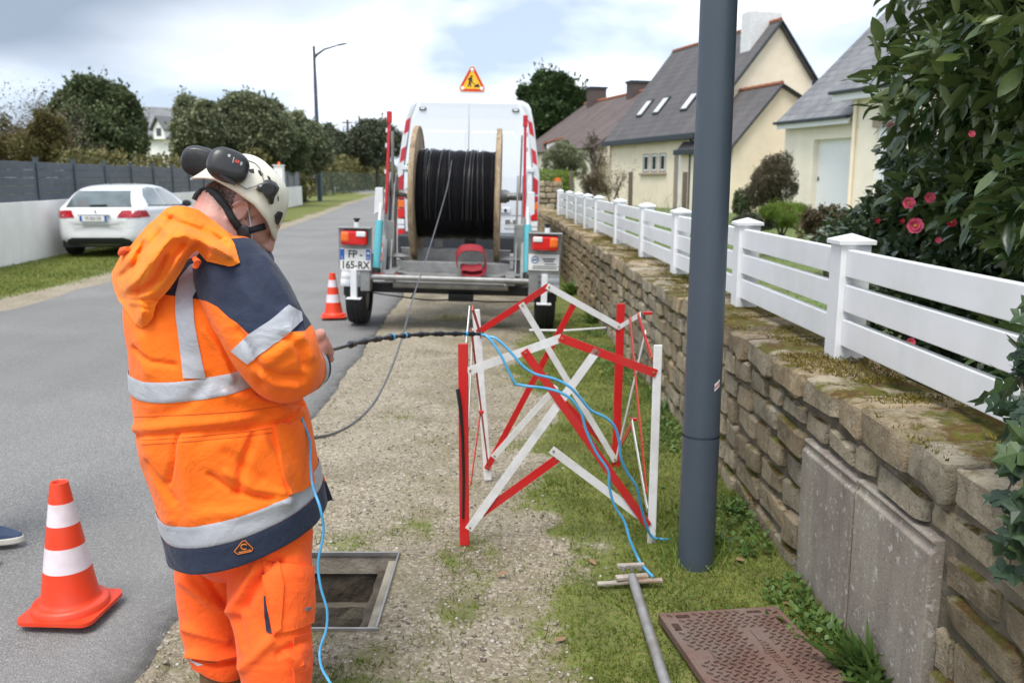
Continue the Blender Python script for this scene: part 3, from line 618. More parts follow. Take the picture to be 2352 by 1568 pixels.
bc = tag(MB().tube(P, rr, 10).build('taped_cable', M['blacktape'], None, smooth=True), 'black taped cable bundle held out from the hand towards the barrier', 'cable')
for i in (58, 64, 90):
    d_ = (P[i+1]-P[i-1]).normalized(); MB().tube([P[i]-d_*.005, P[i]+d_*.005], rr[i]+.0018, 10).build('blue_marker', M['blueduct'], bc)
cable('blue_tube', [zpt(225, 340, 3.44), zpt(262, 355, 3.42), zpt(330, 450, 3.40), zpt(400, 590, 3.39), zpt(440, 615, 3.39), zpt(600, 637, 3.38), zpt(700, 680, 3.38), zpt(765, 760, 3.38), zpt(795, 860, 3.38), zpt(850, 980, 3.38),
                    zpt(915, 1080, 3.38), zpt(922, 1170, 3.38), zpt(950, 1270, 3.38), zpt(1005, 1360, 3.38), zpt(1035, 1460, 3.36), zpt(1085, 1570, 3.33), g(1480, 1303, .055), g(1500, 1324, .05)], .0058, M['blueduct'], 'sky blue tube hanging through the barrier down to the T head of the lifting bar', group='blue tubes fanning out of the black bundle')
cable('blue_tube', [zpt(225, 342, 3.44), zpt(260, 350, 3.43), zpt(310, 365, 3.42), zpt(380, 430, 3.41), zpt(450, 510, 3.40), zpt(520, 555, 3.40), zpt(620, 580, 3.40), zpt(700, 620, 3.40), zpt(760, 680, 3.41), zpt(820, 750, 3.42), zpt(900, 790, 3.43), zpt(950, 840, 3.44),
                    zpt(975, 920, 3.45), zpt(985, 1010, 3.46), zpt(1020, 1090, 3.48), zpt(1070, 1170, 3.5), zpt(1095, 1280, 3.53), zpt(1120, 1370, 3.55), g(1497, 1231, .04), g(1523, 1238, .024), g(1540, 1238, .018)], .0058, M['blueduct'], 'sky blue tube ending in the grass at the foot of the white barrier post', group='blue tubes fanning out of the black bundle')
cable('thin_blue_cable', [at(684, 940, 2.24), at(696, 968, 2.235), at(711, 1010, 2.22), at(713, 1060, 2.18), at(718, 1115, 2.13), at(735, 1165, 2.09), at(743, 1220, 2.09), at(731, 1290, 2.08), at(736, 1345, 2.07), at(751, 1400, 2.06), at(749, 1445, 2.05), at(735, 1490, 2.03), at(738, 1530, 2.0), at(757, 1565, 1.97), at(785, 1610, 1.93), g(830, 1700, .01)], .0035, M['blueduct'], 'thin blue cable dangling from the jacket pocket to the ground')
# ---------------------------------------------------------------- patches laid on curved surfaces
def bvh_of(*objs):
    vs, fs = [], []; dg = bpy.context.evaluated_depsgraph_get()
    for o in objs:
        me = o.evaluated_get(dg).to_mesh(); k = len(vs); w0 = ORIG[o.name]
        vs += [v.co+w0 for v in me.vertices]; fs += [tuple(i+k for i in p_.vertices) for p_ in me.polygons]
    return BVHTree.FromPolygons(vs, fs)
def resample(poly, step, closed=True):
    out = []; n = len(poly)
    for i in range(n if closed else n-1):
        a, b_ = Vector(poly[i]), Vector(poly[(i+1) % n]); k = max(1, int((b_-a).length/step))
        out += [a+(b_-a)*(j/k) for j in range(k)]
    return out
def inpoly(x, y, P):
    c = False; j = len(P)-1
    for i in range(len(P)):
        if (P[i][1] > y) != (P[j][1] > y) and x < (P[j][0]-P[i][0])*(y-P[i][1])/(P[j][1]-P[i][1])+P[i][0]: c = not c
        j = i
    return c
def segdist(P, L):
    P = np.asarray(P, float); d = np.full(len(P), 1e9)
    for a, b_ in zip(L[:-1], L[1:]):
        a, b_ = np.array(a, float), np.array(b_, float); ab = b_-a; t = np.clip(((P-a)@ab)/max(1e-9, ab@ab), 0, 1)
        d = np.minimum(d, np.linalg.norm(P-(a+t[:, None]*ab), axis=1))
    return d
def tri2d(poly, step):
    bd = resample([Vector(p_) for p_ in poly], step); P = [(v.x, v.y) for v in bd]
    x0, x1 = min(a for a, _ in P), max(a for a, _ in P); y0, y1 = min(b_ for _, b_ in P), max(b_ for _, b_ in P)
    gx_, gy_ = np.meshgrid(np.arange(x0+step/2, x1, step), np.arange(y0+step/2, y1, step)); Q = np.stack([gx_.ravel(), gy_.ravel()], 1)
    dd_ = segdist(Q, P+[P[0]]) if len(Q) else []
    pts = bd+[Vector(q) for q, d_ in zip(Q, dd_) if d_ > step*.55 and inpoly(q[0], q[1], P)]
    r_ = delaunay_2d_cdt(pts, [], [list(range(len(bd)))], 1, 1e-6)
    return r_[0], [tuple(f) for f in r_[2]], P
def patch(name, poly, cast, bvh, off, mat, parent, step, skirt=.003, smooth=True, bulge=0, bw=20):
    v2, tr, P = tri2d(poly, step); pos = []; k = len(v2); bd_ = segdist([(v.x, v.y) for v in v2], P+[P[0]]) if bulge else None
    ok = []
    for i, v in enumerate(v2):
        o_, d_ = cast(v.x, v.y); h, n_, _, _ = bvh.ray_cast(o_, d_.normalized())
        if h is None: pos.append(None); continue
        if n_.dot(d_) > 0: n_ = -n_
        pos.append((h, n_))
    tr = [f for f in tr if all(pos[i] is not None for i in f)]
    vs = []; idx = {}
    for i in range(k):
        if pos[i] is None: continue
        idx[i] = len(vs); h, n_ = pos[i]; e = off+(bulge*(1-math.exp(-(bd_[i]/bw)**2)) if bulge else 0); vs.append(h+n_*e)
    fs = [tuple(idx[i] for i in f) for f in tr]
    cnt = {}
    for f in fs:
        for a, b_ in zip(f, f[1:]+f[:1]): cnt[(a, b_)] = 1
    low = {}
    inv = {v_: k_ for k_, v_ in idx.items()}
    for (a, b_) in list(cnt):
        if (b_, a) in cnt: continue
        for q in (a, b_):
            if q not in low: low[q] = len(vs); h, n_ = pos[inv[q]]; vs.append(h-n_*skirt)
        fs.append((b_, a, low[a], low[b_]))
    q = MB(); q.v = [tuple(v) for v in vs]; q.f = fs; q.m = [0]*len(fs)
    return q.build(name, mat, parent, smooth=smooth)
# ---------------------------------------------------------------- cable trailer
simple('zinc', (.30, .30, .295), .48, .5, amt=.22, ns=9, dirt=(.20, .19, .17), ds=3, damt=.5); simple('whitemetal', (.72, .73, .74), .35, amt=.03, dirt=(.5, .5, .48), ds=3, damt=.3)
simple('teal', (.09, .38, .44), .35, amt=.06); simple('redmetal', (.50, .02, .03), .4, amt=.1); simple('tyre', (.016, .016, .017), .8, amt=.3, ns=30)
simple('redlens', (.62, .012, .012), .18, amt=.1, coat=.5); simple('amberlens', (.85, .16, .02), .18, amt=.1, coat=.5); simple('whitelens', (.75, .76, .77), .2, amt=.05, coat=.4)
simple('platewhite', (.76, .76, .74), .4, amt=.03); simple('plateblue', (.02, .10, .42), .4); simple('ink', (.012, .012, .014), .5); simple('greyink', (.16, .16, .18), .6); simple('strapred', (.27, .018, .028), .75, amt=.2, ns=40)
CXT = -.655; TW = (CXT, 9.35, .012)
tr_ = thing('cable_trailer', 'galvanised cable drum trailer hitched behind the white van', 'trailer', TW)
def T(x, y, z): return Vector((CXT+x, y, z))
YX = Matrix.Rotation(R(90), 3, 'Y')
for s in (-1, 1):
    q = MB(); prof = [(.20, -.10), (.27, -.105), (.325, -.095), (.335, -.06), (.337, 0), (.335, .06), (.325, .095), (.27, .105), (.20, .10)]
    q.lathe(prof, 40, c=T(s*1.0, 9.35, .335), Rm=YX); wh = q.build('tyre', M['tyre'], tr_, smooth=True)
    for k in (-.045, 0, .045): MB().lathe([(.338, k-.006), (.3375, k), (.338, k+.006)], 40, c=T(s*1.0, 9.35, .335), Rm=YX).build('tread_groove', M['ink'], wh)
    MB().lathe([(.0, .07), (.05, .075), (.06, .05), (.15, .04), (.2, .085), (.205, -.08), (.0, -.07)], 24, c=T(s*1.0, 9.35, .335), Rm=Matrix.Rotation(R(90*s), 3, 'Y')).build('wheel_rim', M['zinc'], tr_, smooth=True)
    q = MB(); n_ = 14                                                     # mudguard
    for i in range(n_):
        a0, a1 = R(15+150*i/n_), R(15+150*(i+1)/n_)
        pa_, pb2 = [T(s*1.0, 9.35-.42*math.cos(a), .335+.42*math.sin(a)) for a in (a0, a1)]
        q.add([pa_-Vector((.13, 0, 0)), pa_+Vector((.13, 0, 0)), pb2+Vector((.13, 0, 0)), pb2-Vector((.13, 0, 0))], [(0, 1, 2, 3)])
    q.build('mudguard', M['whitemetal'], tr_, smooth=True, solid=.006)
    xb = s*.96
    q = MB().box(T(xb, 8.86, .845), (.335, .02, .43)); q.box(T(xb, 8.82, 1.055), (.345, .13, .012)); q.build('light_board', M['zinc'], tr_, bevel=.004)
    MB().box(T(xb+.01, 8.80, .955), (.25, .06, .155)).build('lamp_housing', M['ink'], tr_, bevel=.03, seg=3)
    lm = MB().box(T(xb+.0, 8.775, .955), (.265, .05, .145)).build('tail_lamp', M['redlens'], tr_, bevel=.028, seg=3)
    MB().box(T(xb+s*.085, 8.764, .965), (.085, .05, .105)).build('indicator_lens', M['amberlens'], lm, bevel=.024, seg=3)
    MB().box(T(xb-s*.075, 8.762, .995), (.095, .05, .055)).build('reversing_lens', M['whitelens'], lm, bevel=.012)
    q = MB().tube([T(xb+.02, 8.83, 1.06), T(xb+.02, 8.83, 1.11)], .028, 10); q.build('jack_tube', M['whitemetal'], tr_)
    q = MB().tube([T(xb+.02, 8.83, 1.11), T(xb+.02, 8.83, 1.13)], .02, 10); q.tube([T(xb+.02, 8.83, 1.13), T(xb+.02, 8.83, 1.15)], .032, 10); q.build('jack_knob', M['ink'], tr_)
    q = MB().box(T(s*.97, 8.83, .49), (.062, .06, .30)); q.box(T(s*.97, 8.83, .337), (.15, .10, .014)); q.build('jack_leg', M['whitemetal'], tr_, bevel=.004)
    q = MB().box(T(s*.99, 9.02, .46), (.24, .012, .24)); q.build('rubber_flap', M['rubber'], tr_)
    q = MB()
    for k in range(3): q.box(T(s*.99+.05, 9.008, .43+.05*k), (.10, .01, .014))
    q.build('flap_print', M['greyink'], tr_)
    q = MB().box(T(s*.86, 8.93, .56), (.10, .16, .30)); q.build('bracket', M['zinc'], tr_, bevel=.008)
    # lifting arm: tapered plate, red guide rail, teal ram, white box
    q = MB(); pr = [(9.35, .50), (9.85, .50), (9.80, 1.0), (9.95, 1.36), (9.98, 1.55), (9.86, 1.62), (9.68, 1.48), (9.55, 1.0)]
    q.prism([T(s*.725, y_, z_) for y_, z_ in pr], (.05*s, 0, 0)); q.prism([T(s*.665, y_, z_) for y_, z_ in pr], (.02*s, 0, 0)); q.box(T(s*.70, 9.52, .80), (.10, .02, .60)); q.build('lifting_arm', M['zinc'], tr_, bevel=.006)
    q = MB(); q.bar(T(s*.765, 9.58, .66), T(s*.735, 9.70, 2.18), .030, .05, up=(0, -1, 0)); q.box(T(s*.735, 9.70, 2.20), (.05, .08, .12)); q.build('guide_rail', M['redmetal'], tr_, bevel=.004)
    q = MB()
    for k in (.9, 1.3, 1.62, 1.9, 2.06): q.box(T(s*(.775-.02*(k-.66))-s*.0+s*.018, 9.60+.08*(k-.66), k), (.02, .03, .045))
    q.build('rail_stud', M['whitemetal'], tr_)
    MB().bar(T(s*.70, 9.75, 1.35), T(s*.705, 9.72, 2.05), .02, .11, up=(0, -1, 0)).build('rail_plate', M['zinc'], tr_, bevel=.003)
    q = MB().tube([T(s*.80, 9.20, .60), T(s*.79, 9.36, 1.10)], .042, 16); q.build('hydraulic_ram', M['teal'], tr_, smooth=True)
    q = MB().tube([T(s*.79, 9.36, 1.10), T(s*.785, 9.44, 1.30)], .018, 12); q.tube([T(s*.80, 9.20, .61), T(s*.802, 9.18, .55)], .05, 12, m=1); q.build('ram_rod', [M['whitemetal'], M['rubber']], tr_, smooth=True)
    MB().prism([T(s*.80-.045, 9.42, z_) for z_ in ()] or [T(s*.81-.05, 9.42, 1.16), T(s*.81+.05, 9.42, 1.22), T(s*.81+.045, 9.42, 1.45), T(s*.81-.035, 9.42, 1.45)], (0, .09, 0)).build('cover_box', M['whitemetal'], tr_, bevel=.006)
    q = MB()
    for zz_ in (.72, .58): q.lathe([(.012, -.02), (.05, -.015), (.13, 0), (.05, .02), (.012, .03)], 20, c=T(s*.62, 9.55 if zz_ > .65 else 9.25, zz_)); 
    q.build('cone_guide', M['zinc'], tr_, smooth=True)
    MB().b2(T(s*.62-.05, 8.9, .50), T(s*.62+.05, 11.7, .60)).build('frame_rail', M['zinc'], tr_, bevel=.005)
q = MB().tube([T(-.88, 8.90, .555), T(.88, 8.90, .535+.02)], .030, 14); q.build('rear_bar', M['zinc'], tr_, smooth=True)
MB().bar(T(-.80, 8.93, .588), T(-.52, 8.93, .588), .01, .006).build('red_strip', M['redmetal'], tr_)
MB().tube([T(-.60, 9.08, .468), T(.60, 9.08, .468)], .042, 14).build('rear_roller', M['zinc'], tr_, smooth=True)
MB().box(T(0, 9.32, .40), (1.75, .12, .10)).build('axle_beam', M['rubber'], tr_, bevel=.01)
q = MB().box(T(.10, 9.25, .33), (.26, .2, .08)); q.tube(catmull([T(-.9, 9.2, .36), T(-.6, 9.15, .33), T(-.2, 9.12, .30), T(.1, 9.12, .32), T(.4, 9.13, .30), T(.95, 9.2, .31)]), .008, 6); q.tube(catmull([T(-.42, 9.13, .31), T(-.40, 9.13, .36), T(-.36, 9.13, .40)]), .006, 6); q.build('brake_linkage', M['rubber'], tr_)
q = MB().box(T(0, 9.78, .715), (1.22, .012, .15)); q.box(T(0, 9.83, .785), (1.24, .10, .012)); q.build('front_crossplate', M['zinc'], tr_, bevel=.003)
q = MB().box(T(0, 9.46, .615), (1.22, .012, .11)); q.box(T(0, 9.50, .672), (1.24, .09, .010)); q.build('mid_crossplate', M['zinc'], tr_, bevel=.003)
MB().prism([T(-.56, 8.98, .505), T(.56, 8.98, .505), T(.56, 9.45, .56), T(-.56, 9.45, .56)], (0, 0, -.008)).build('deck_plate', M['zinc'], tr_)
q = MB().bar(T(0, 11.6, .52), T(0, 12.5, .48), .10, .10); q.bar(T(-.6, 11.5, .55), T(0, 12.1, .5), .06, .08); q.bar(T(.6, 11.5, .55), T(0, 12.1, .5), .06, .08); q.build('drawbar', M['zinc'], tr_, bevel=.006)
MB().b2(T(-.26, 9.95, .70), T(-.16, 10.0, 1.0)).build('upright_plate', M['zinc'], tr_); MB().b2(T(.04, 10.9, .62), T(.18, 11.0, .98)).build('winch_box', M['ink'], tr_)
# plates
pl = MB().box(T(-.955, 8.835, .735), (.31, .008, .215)).build('number_plate', M['platewhite'], tr_, bevel=.003)
MB().box(T(-1.088, 8.829, .785), (.042, .004, .105)).build('blue_band', M['plateblue'], pl); MB().box(T(-.825, 8.829, .785), (.042, .004, .105)).build('blue_band', M['plateblue'], pl)
text('plate_lettering', 'FP -', .105, T(-.955, 8.829, .785), FRONT, M['ink'], pl, sx=.9, bold=.015); text('plate_lettering', '165-RX', .105, T(-.955, 8.829, .675), FRONT, M['ink'], pl, sx=.88, bold=.015)
text('plate_lettering', 'F', .03, T(-1.088, 8.826, .752), FRONT, M['platewhite'], pl); text('plate_lettering', '35', .028, T(-.825, 8.826, .752), FRONT, M['platewhite'], pl)
MB().tube([T(-.825, 8.8265, .80), T(-.825, 8.8255, .80)], .013, 12).build('emblem', M['platewhite'], pl)
pl = MB().box(T(.955, 8.835, .76), (.31, .008, .165)).build('maker_plate', M['platewhite'], tr_, bevel=.003)
q = MB()
for x_, z_, w2, h2 in ((.03, .035, .13, .016), (.03, .012, .10, .016), (.05, -.016, .12, .010), (-.0, -.040, .26, .009), (-.01, -.060, .25, .009)): q.box(T(.975+x_*1-.0, 8.830, .76+z_), (w2, .003, h2))
q.build('small_print', M['greyink'], pl)
q = MB(); q.lathe([(.030, -.001), (.037, -.001), (.037, .001), (.030, .001)], 24, c=T(.865, 8.829, .785), Rm=Matrix.Rotation(R(90), 3, 'X')); q.box(T(.865, 8.829, .785), (.044, .003, .010)); q.bar(T(.835, 8.829, .765), T(.86, 8.829, .80), .006, .003); q.build('emblem', M['plateblue'], pl)
# red ratchet strap lying coiled on the deck
P = catmull([T(.065, 9.30, .66), T(.07, 9.30, .77), T(.13, 9.30, .835), T(.24, 9.30, .845), T(.34, 9.30, .82), T(.37, 9.30, .74), T(.365, 9.30, .62), T(.31, 9.30, .575), T(.20, 9.30, .57), T(.12, 9.30, .585), T(.125, 9.30, .635), T(.22, 9.30, .625), T(.33, 9.30, .64)], 6)
q = MB()
for a_, b_ in zip(P[:-1], P[1:]): q.add([a_+Vector((.008, -.05, -.030)), b_+Vector((.008, -.05, -.030)), b_+Vector((-.008, .04, .032)), a_+Vector((-.008, .04, .032))], [(0, 1, 2, 3)])
me_o = q.build('lifting_strap', M['strapred'], None, solid=.008); tag(me_o, 'dark red webbing strap coiled on the trailer deck', 'strap'); 
# ---------------------------------------------------------------- cable drum
m, t, p = nodes('wood'); b = NB(t); o = b.obj(); mpn = b.n('Mapping'); mpn.inputs['Scale'].default_value = (3, 3, .35); b.put(mpn.inputs[0], o); rn = b.n('ObjectInfo').outputs['Random']
c = b.ramp(b.noise(mpn.outputs[0], 9, 6, .6, .6), [(.28, (.17, .12, .07)), (.5, (.36, .27, .17)), (.72, (.50, .39, .26))]); c = b.mix(1, c, b.ramp(rn, [(0, (.72, .70, .68)), (1, (1.12, 1.1, 1.05))]), 'MULTIPLY')
c = b.mix(b.ramp(b.noise(o, 5, 5), [(.5, 0), (.75, .6)]), c, (.12, .085, .06)); b.put(p.inputs['Base Color'], c); p.inputs['Roughness'].default_value = .8; b.put(p.inputs['Normal'], b.bump(b.noise(mpn.outputs[0], 22, 4), .5)); M['wood'] = m
simple('blackcable', (.020, .020, .023), .30, amt=.25, ns=30)
DC = (CXT, 9.95, 1.385); DR = .745
dr = thing('cable_drum', 'wooden cable drum wound with black cable hanging on the trailer arms', 'cable drum', TW)
for s in (-1, 1):
    fl = MB().lathe([(DR-.035, -.012), (DR, -.010), (DR, .030), (DR-.035, .032), (DR-.035, -.012)], 64, c=Vector(DC)+Vector((s*.455, 0, 0)), Rm=YX).build('flange_rim', M['wood'], dr)
    n_ = 9; rr_ = DR-.003
    for i in range(n_):
        a0, a1 = -rr_+2*rr_*i/n_+.003, -rr_+2*rr_*(i+1)/n_-.003; pr = []
        for k in range(7): yy = lerp(a0, a1, k/6); pr.append((yy, math.sqrt(max(0, rr_*rr_-yy*yy))))
        pr += [(yy, -zz) for yy, zz in reversed(pr)]
        x0 = s*.43+(0 if s > 0 else -.0)
        MB().prism([Vector(DC)+Vector((x0, yy, zz)) for yy, zz in pr], (s*.05, 0, 0)).build('plank', M['wood'], fl, bevel=.002)
    q = MB().tube([Vector(DC)+Vector((s*.48, 0, 0)), Vector(DC)+Vector((s*.56, 0, 0))], .075, 20); q.tube([Vector(DC)+Vector((s*.56, 0, 0)), Vector(DC)+Vector((s*.82, 0, 0))], .042, 18); q.tube([Vector(DC)+Vector((s*.52, 0, 0)), Vector(DC)+Vector((s*.585, 0, 0))], .062, 8); q.build('spindle', M['zinc'], dr, smooth=True)
prof = []; nt_ = 104; wdt = .84
for i in range(nt_):
    x0 = -wdt/2+wdt*i/nt_; d_ = wdt/nt_; rj = .492+.006*math.sin(i*.37)+.004*math.sin(i*1.9)+(.010 if 28 < i < 33 else 0)
    for k in (0, .2, .5, .8): prof.append((rj-.008*(2*k-1)**2 if k else rj-.010, x0+d_*k))
MB().lathe([(.2, -wdt/2)]+prof+[(.2, wdt/2)], 72, c=DC, Rm=YX).build('cable_winding', M['blackcable'], dr, smooth=True)
q = MB()
for k in range(12):                                   # loose turns lying over the winding
    x_ = rng.uniform(-.36, .36); sl_ = rng.uniform(-.05, .05); pts = []
    for i in range(15): a_ = R(-30+i*13); pts.append(Vector(DC)+Vector((x_+sl_*(i/14-.5)*2, -.503*math.cos(a_), .503*math.sin(a_))))
    q.tube(pts, .006, 6)
q.build('loose_turns', M['blackcable'], dr, smooth=True, kind='stuff')
cable('grey_cable', [at(1041, 346, 9.95), at(1037, 372, 9.62), at(1025, 440, 8.95), at(985, 575, 7.6), at(950, 680, 6.3), at(925, 770, 5.3), at(897, 850, 4.6), at(862, 920, 4.0), at(820, 965, 3.5), at(775, 992, 3.1), at(730, 1004, 2.75), at(690, 1004, 2.52), at(640, 985, 2.45)], .0058, M['greycable'], 'thin grey cable running from the top of the drum to the man', 10)
for o_ in (tr_, dr): o_.rotation_euler = (0, R(1.7), 0)
# ---------------------------------------------------------------- van
simple('vanwhite', (.66, .69, .735), .22, amt=.012, ns=2, coat=.35); simple('bumper', (.022, .026, .032), .55, amt=.12); simple('glassdark', (.012, .015, .017), .06, amt=.2, coat=.3)
simple('reflred', (.42, .012, .022), .35, amt=.08); simple('reflwhite', (.55, .57, .58), .35, amt=.05); simple('signred', (.52, .03, .012), .45, amt=.05); simple('signyellow', (.80, .42, .012), .45, amt=.04); simple('green', (.07, .36, .07), .5)
VX, VY = -.655, 12.62
van = thing('van', 'tall white works van with red and white chevrons on its rear doors', 'van', (VX, VY, .012))
def hw(z): return interp(z, [.40, .75, 1.3, 1.63, 2.0, 2.37, 2.57, 2.65, 2.685, 2.71], [.97, 1.0, 1.02, 1.02, .975, .925, .875, .82, .70, .0])
def tilt(z): return .17*sstep(1.3, 2.7, z)+.02*sstep(.9, .4, z)
zs = [.40, .55, .75, 1.0, 1.3, 1.63, 1.8, 2.0, 2.15, 2.3, 2.45, 2.57, 2.63, 2.67, 2.695, 2.71]
half = [(hw(z), z) for z in zs]; sec = half+[(-x_, z) for x_, z in reversed(half[:-1])]
def vsec(dy, ins, nose=0):
    o_ = []
    for x_, z in sec:
        kx = 1-ins/1.0*(1 if abs(x_) > .3 else .3); zz = z-ins*.9*sstep(2.35, 2.71, z)
        if nose: zz = min(zz, lerp(2.64, 1.15, nose)+z*.02)
        o_.append(Vector((VX+x_*kx, VY+dy+tilt(z)*(1 if dy < .5 else 0), zz)))
    return o_
rings = [vsec(0, .035), vsec(.012, .012), vsec(.06, 0), vsec(.6, 0), vsec(3.6, 0), vsec(4.3, .06, .35), vsec(5.0, .10, .75), vsec(5.5, .16, 1)]
V_ = [p_ for r_ in rings for p_ in r_]; ns2 = len(sec); b = MB(); b.v = [tuple(v) for v in V_]
b.f = [(j*ns2+i, j*ns2+(i+1) % ns2, (j+1)*ns2+(i+1) % ns2, (j+1)*ns2+i) for j in range(len(rings)-1) for i in range(ns2)]+[tuple(range(ns2)), tuple(range((len(rings)-1)*ns2, len(rings)*ns2))]
b.m = [0]*len(b.f); b.build('body', M['vanwhite'], van, smooth=True)
def rear(x_, z, e=0): return Vector((VX+x_, VY+tilt(z)-e, z))
def rear_panel(name, zs_, xl, xr, e, d_, mat, par, bevel=.004):
    ps = [rear(xl(z), z, e) for z in zs_]+[rear(xr(z), z, e) for z in reversed(zs_)]
    # strip of quads so that the panel follows the lean of the door
    q = MB(); k = len(zs_)
    A = [rear(xl(z), z, e) for z in zs_]; B = [rear(xr(z), z, e) for z in zs_]; dv_ = Vector((0, d_, 0))
    q.v = [tuple(v) for v in A+B+[a+dv_ for a in A]+[b_+dv_ for b_ in B]]
    for i in range(k-1): q.f += [(i, i+1, k+i+1, k+i), (2*k+i, 3*k+i, 3*k+i+1, 2*k+i+1), (i, 2*k+i, 2*k+i+1, i+1), (k+i, k+i+1, 3*k+i+1, 3*k+i)]
    q.f += [(0, k, 3*k, 2*k), (k-1, 3*k-1, 4*k-1, 2*k-1)]; q.m = [0]*len(q.f)
    return q.build(name, mat, par, bevel=bevel)
zd = [.80, .95, 1.1, 1.3, 1.5, 1.65, 1.8, 1.95, 2.1, 2.25, 2.4, 2.55, 2.63]
for s in (-1, 1):
    ed_ = lambda z: s*(hw(z)-.105-.05*sstep(2.3, 2.56, z)); ce = lambda z: s*.004
    dn = rear_panel('rear_door', zd, *((ed_, ce) if s < 0 else (ce, ed_)), .012, .03, M['vanwhite'], van, .008)
    z2 = [1.06, 1.2, 1.4, 1.6, 1.8, 2.0, 2.12, 2.19, 2.225]
    e2 = lambda z: s*(hw(z)-.22-.10*sstep(2.08, 2.225, z)); c2_ = lambda z: s*.045
    rear_panel('pressed_panel', z2, *((e2, c2_) if s < 0 else (c2_, e2)), .020, .02, M['vanwhite'], dn, .007)
    MB().box(rear(s*.66, 2.53, .02), (.10, .03, .04)).build('high_lamp', M['glassdark'], van, bevel=.012); MB().box(rear(s*.66, 2.53, .032), (.065, .02, .022)).build('high_lamp_lens', M['whitelens'], van, bevel=.006)
    z0 = 1.36; k = 0
    while z0 < 2.52:                                            # chevron tape beside the doors
        z1 = min(z0+.20, 2.57); m_ = 'reflred' if k % 2 == 0 else 'reflwhite'; sk = .05
        xo = lambda z: s*(hw(z)-.022-.03*sstep(2.3, 2.56, z)); xi = lambda z: s*(hw(z)-.090-.035*sstep(2.3, 2.56, z))
        A = [rear(xo(z0), z0, .006), rear(xi(z0), z0+sk, .006), rear(xi(z1), z1+sk, .006), rear(xo(z1), z1, .006)]
        if k % 2 == 0 or True: MB().prism(A, (0, .006, 0)).build('chevron', M[m_], van)
        z0 = z1+(.0 if k % 2 else .0); k += 1
    for z0, z1, m_ in ((1.26, 1.34, 'reflred'), (1.14, 1.25, 'amberlens'), (.99, 1.13, 'redlens'), (.90, .98, 'whitelens'), (.84, .895, 'whitelens'), (.745, .835, 'redlens')):
        MB().box(rear(s*.955, (z0+z1)/2, .008), (.095, .05, z1-z0-.006)).build('tail_lens', M[m_], van, bevel=.006)
    for z_ in (1.70, .705): MB().box(rear(s*.885, z_, .022), (.105, .03, .062)).build('hinge', M['vanwhite'], van, bevel=.008)
    q = MB().lathe([(.20, -.1), (.33, -.09), (.345, -.05), (.345, .05), (.33, .09), (.2, .1)], 32, c=(VX+s*.88, VY+1.1, .345), Rm=YX); q.lathe([(0, -.06), (.2, -.06), (.2, .06), (0, .06)], 20, c=(VX+s*.88, VY+1.1, .345), Rm=YX); q.build('wheel', M['tyre'], van, smooth=True)
MB().box((VX, VY-.02, .59), (2.0, .16, .36)).build('rear_bumper', M['bumper'], van, bevel=.04, seg=3)
MB().box((VX, VY+.3, .48), (1.5, .7, .3)).build('underbody', M['bumper'], van)
q = MB(); q.box(rear(-.62, .985, .035), (.16, .05, .075)); q.build('door_handle', M['bumper'], van, bevel=.02); q = MB().box(rear(-.42, .86, .014), (.50, .01, .11)); pl = q.build('number_plate', M['platewhite'], van); MB().box(rear(-.655, .86, .0205), (.045, .004, .11)).build('blue_band', M['plateblue'], pl)
MB().box(rear(-.62, .765, .03), (.16, .02, .02)).build('reflector', M['redlens'], van)
q = MB().box(rear(.40, 1.155, .03), (.16, .02, .05), m=0); q.build('door_latch', M['redlens'], van); MB().box(rear(.53, 1.13, .03), (.16, .02, .07)).build('lock_plate', M['vanwhite'], van, bevel=.006); MB().tube([rear(.54, 1.13, .039), rear(.54, 1.13, .046)], .022, 14).build('lock', M['ink'], van)
text('maker_lettering', 'RENAULT', .042, rear(.655, .868, .0125), FRONT, M['greyink'], van, sx=1.35)
q = MB().box(rear(.63, .965, .013), (.23, .004, .09)); q.build('sticker', M['platewhite'], van); q = MB().box(rear(.575, .965, .016), (.075, .003, .065)); q.box(rear(.685, .965, .016), (.075, .003, .065)); q.box(rear(.63, .95, .016), (.018, .003, .03)); q.build('sticker_print', M['greyink'], van)
RX = Matrix.Rotation(R(90), 3, 'X')
MB().lathe([(.066, -.002), (.095, -.002), (.095, .002), (.066, .002)], 28, c=rear(-.80, 1.69, .016), Rm=RX).build('speed_sticker_ring', M['green'], van); MB().lathe([(0, .0015), (.067, .0015)], 28, c=rear(-.80, 1.69, .016), Rm=RX).build('speed_sticker', M['platewhite'], van); text('speed_lettering', '1', .10, rear(-.825, 1.69, .018), FRONT, M['ink'], van, sx=.8)
# warning triangle on the roof
sgY = VY+.75; MB().box((VX+.01, sgY+.05, 2.765), (.50, .10, .17)).build('sign_base', M['vanwhite'], van, bevel=.02)
sg = MB(); SC = Vector((VX+.01, sgY-.01, 2.985))
def tri(h, y_, rc=.045, curve=.0):
    pts = []
    for a0 in (90, 210, 330):
        c_ = Vector((math.cos(R(a0)), math.sin(R(a0))))*(h-2*rc)
        for k in range(7): a_ = R(a0-60+20*k); pts.append(c_+Vector((math.cos(a_), math.sin(a_)))*rc)
    return [SC+Vector((v.x*.94, y_, v.y-.02)) for v in pts]
sgo = MB().prism(tri(.272, 0), (0, .012, 0)).build('warning_sign', M['signyellow'], van); MB().prism(tri(.262, -.002), (0, .002, 0)).build('red_border', M['signred'], sgo); MB().prism(tri(.19, -.004, .02), (0, .002, 0)).build('yellow_field', M['signyellow'], sgo)
q = MB()
def S(x_, z_): return SC+Vector((x_, -.0062, z_))
q.tube([S(-.010, .062), S(-.010, .062)+Vector((0, .002, 0))], .016, 12)
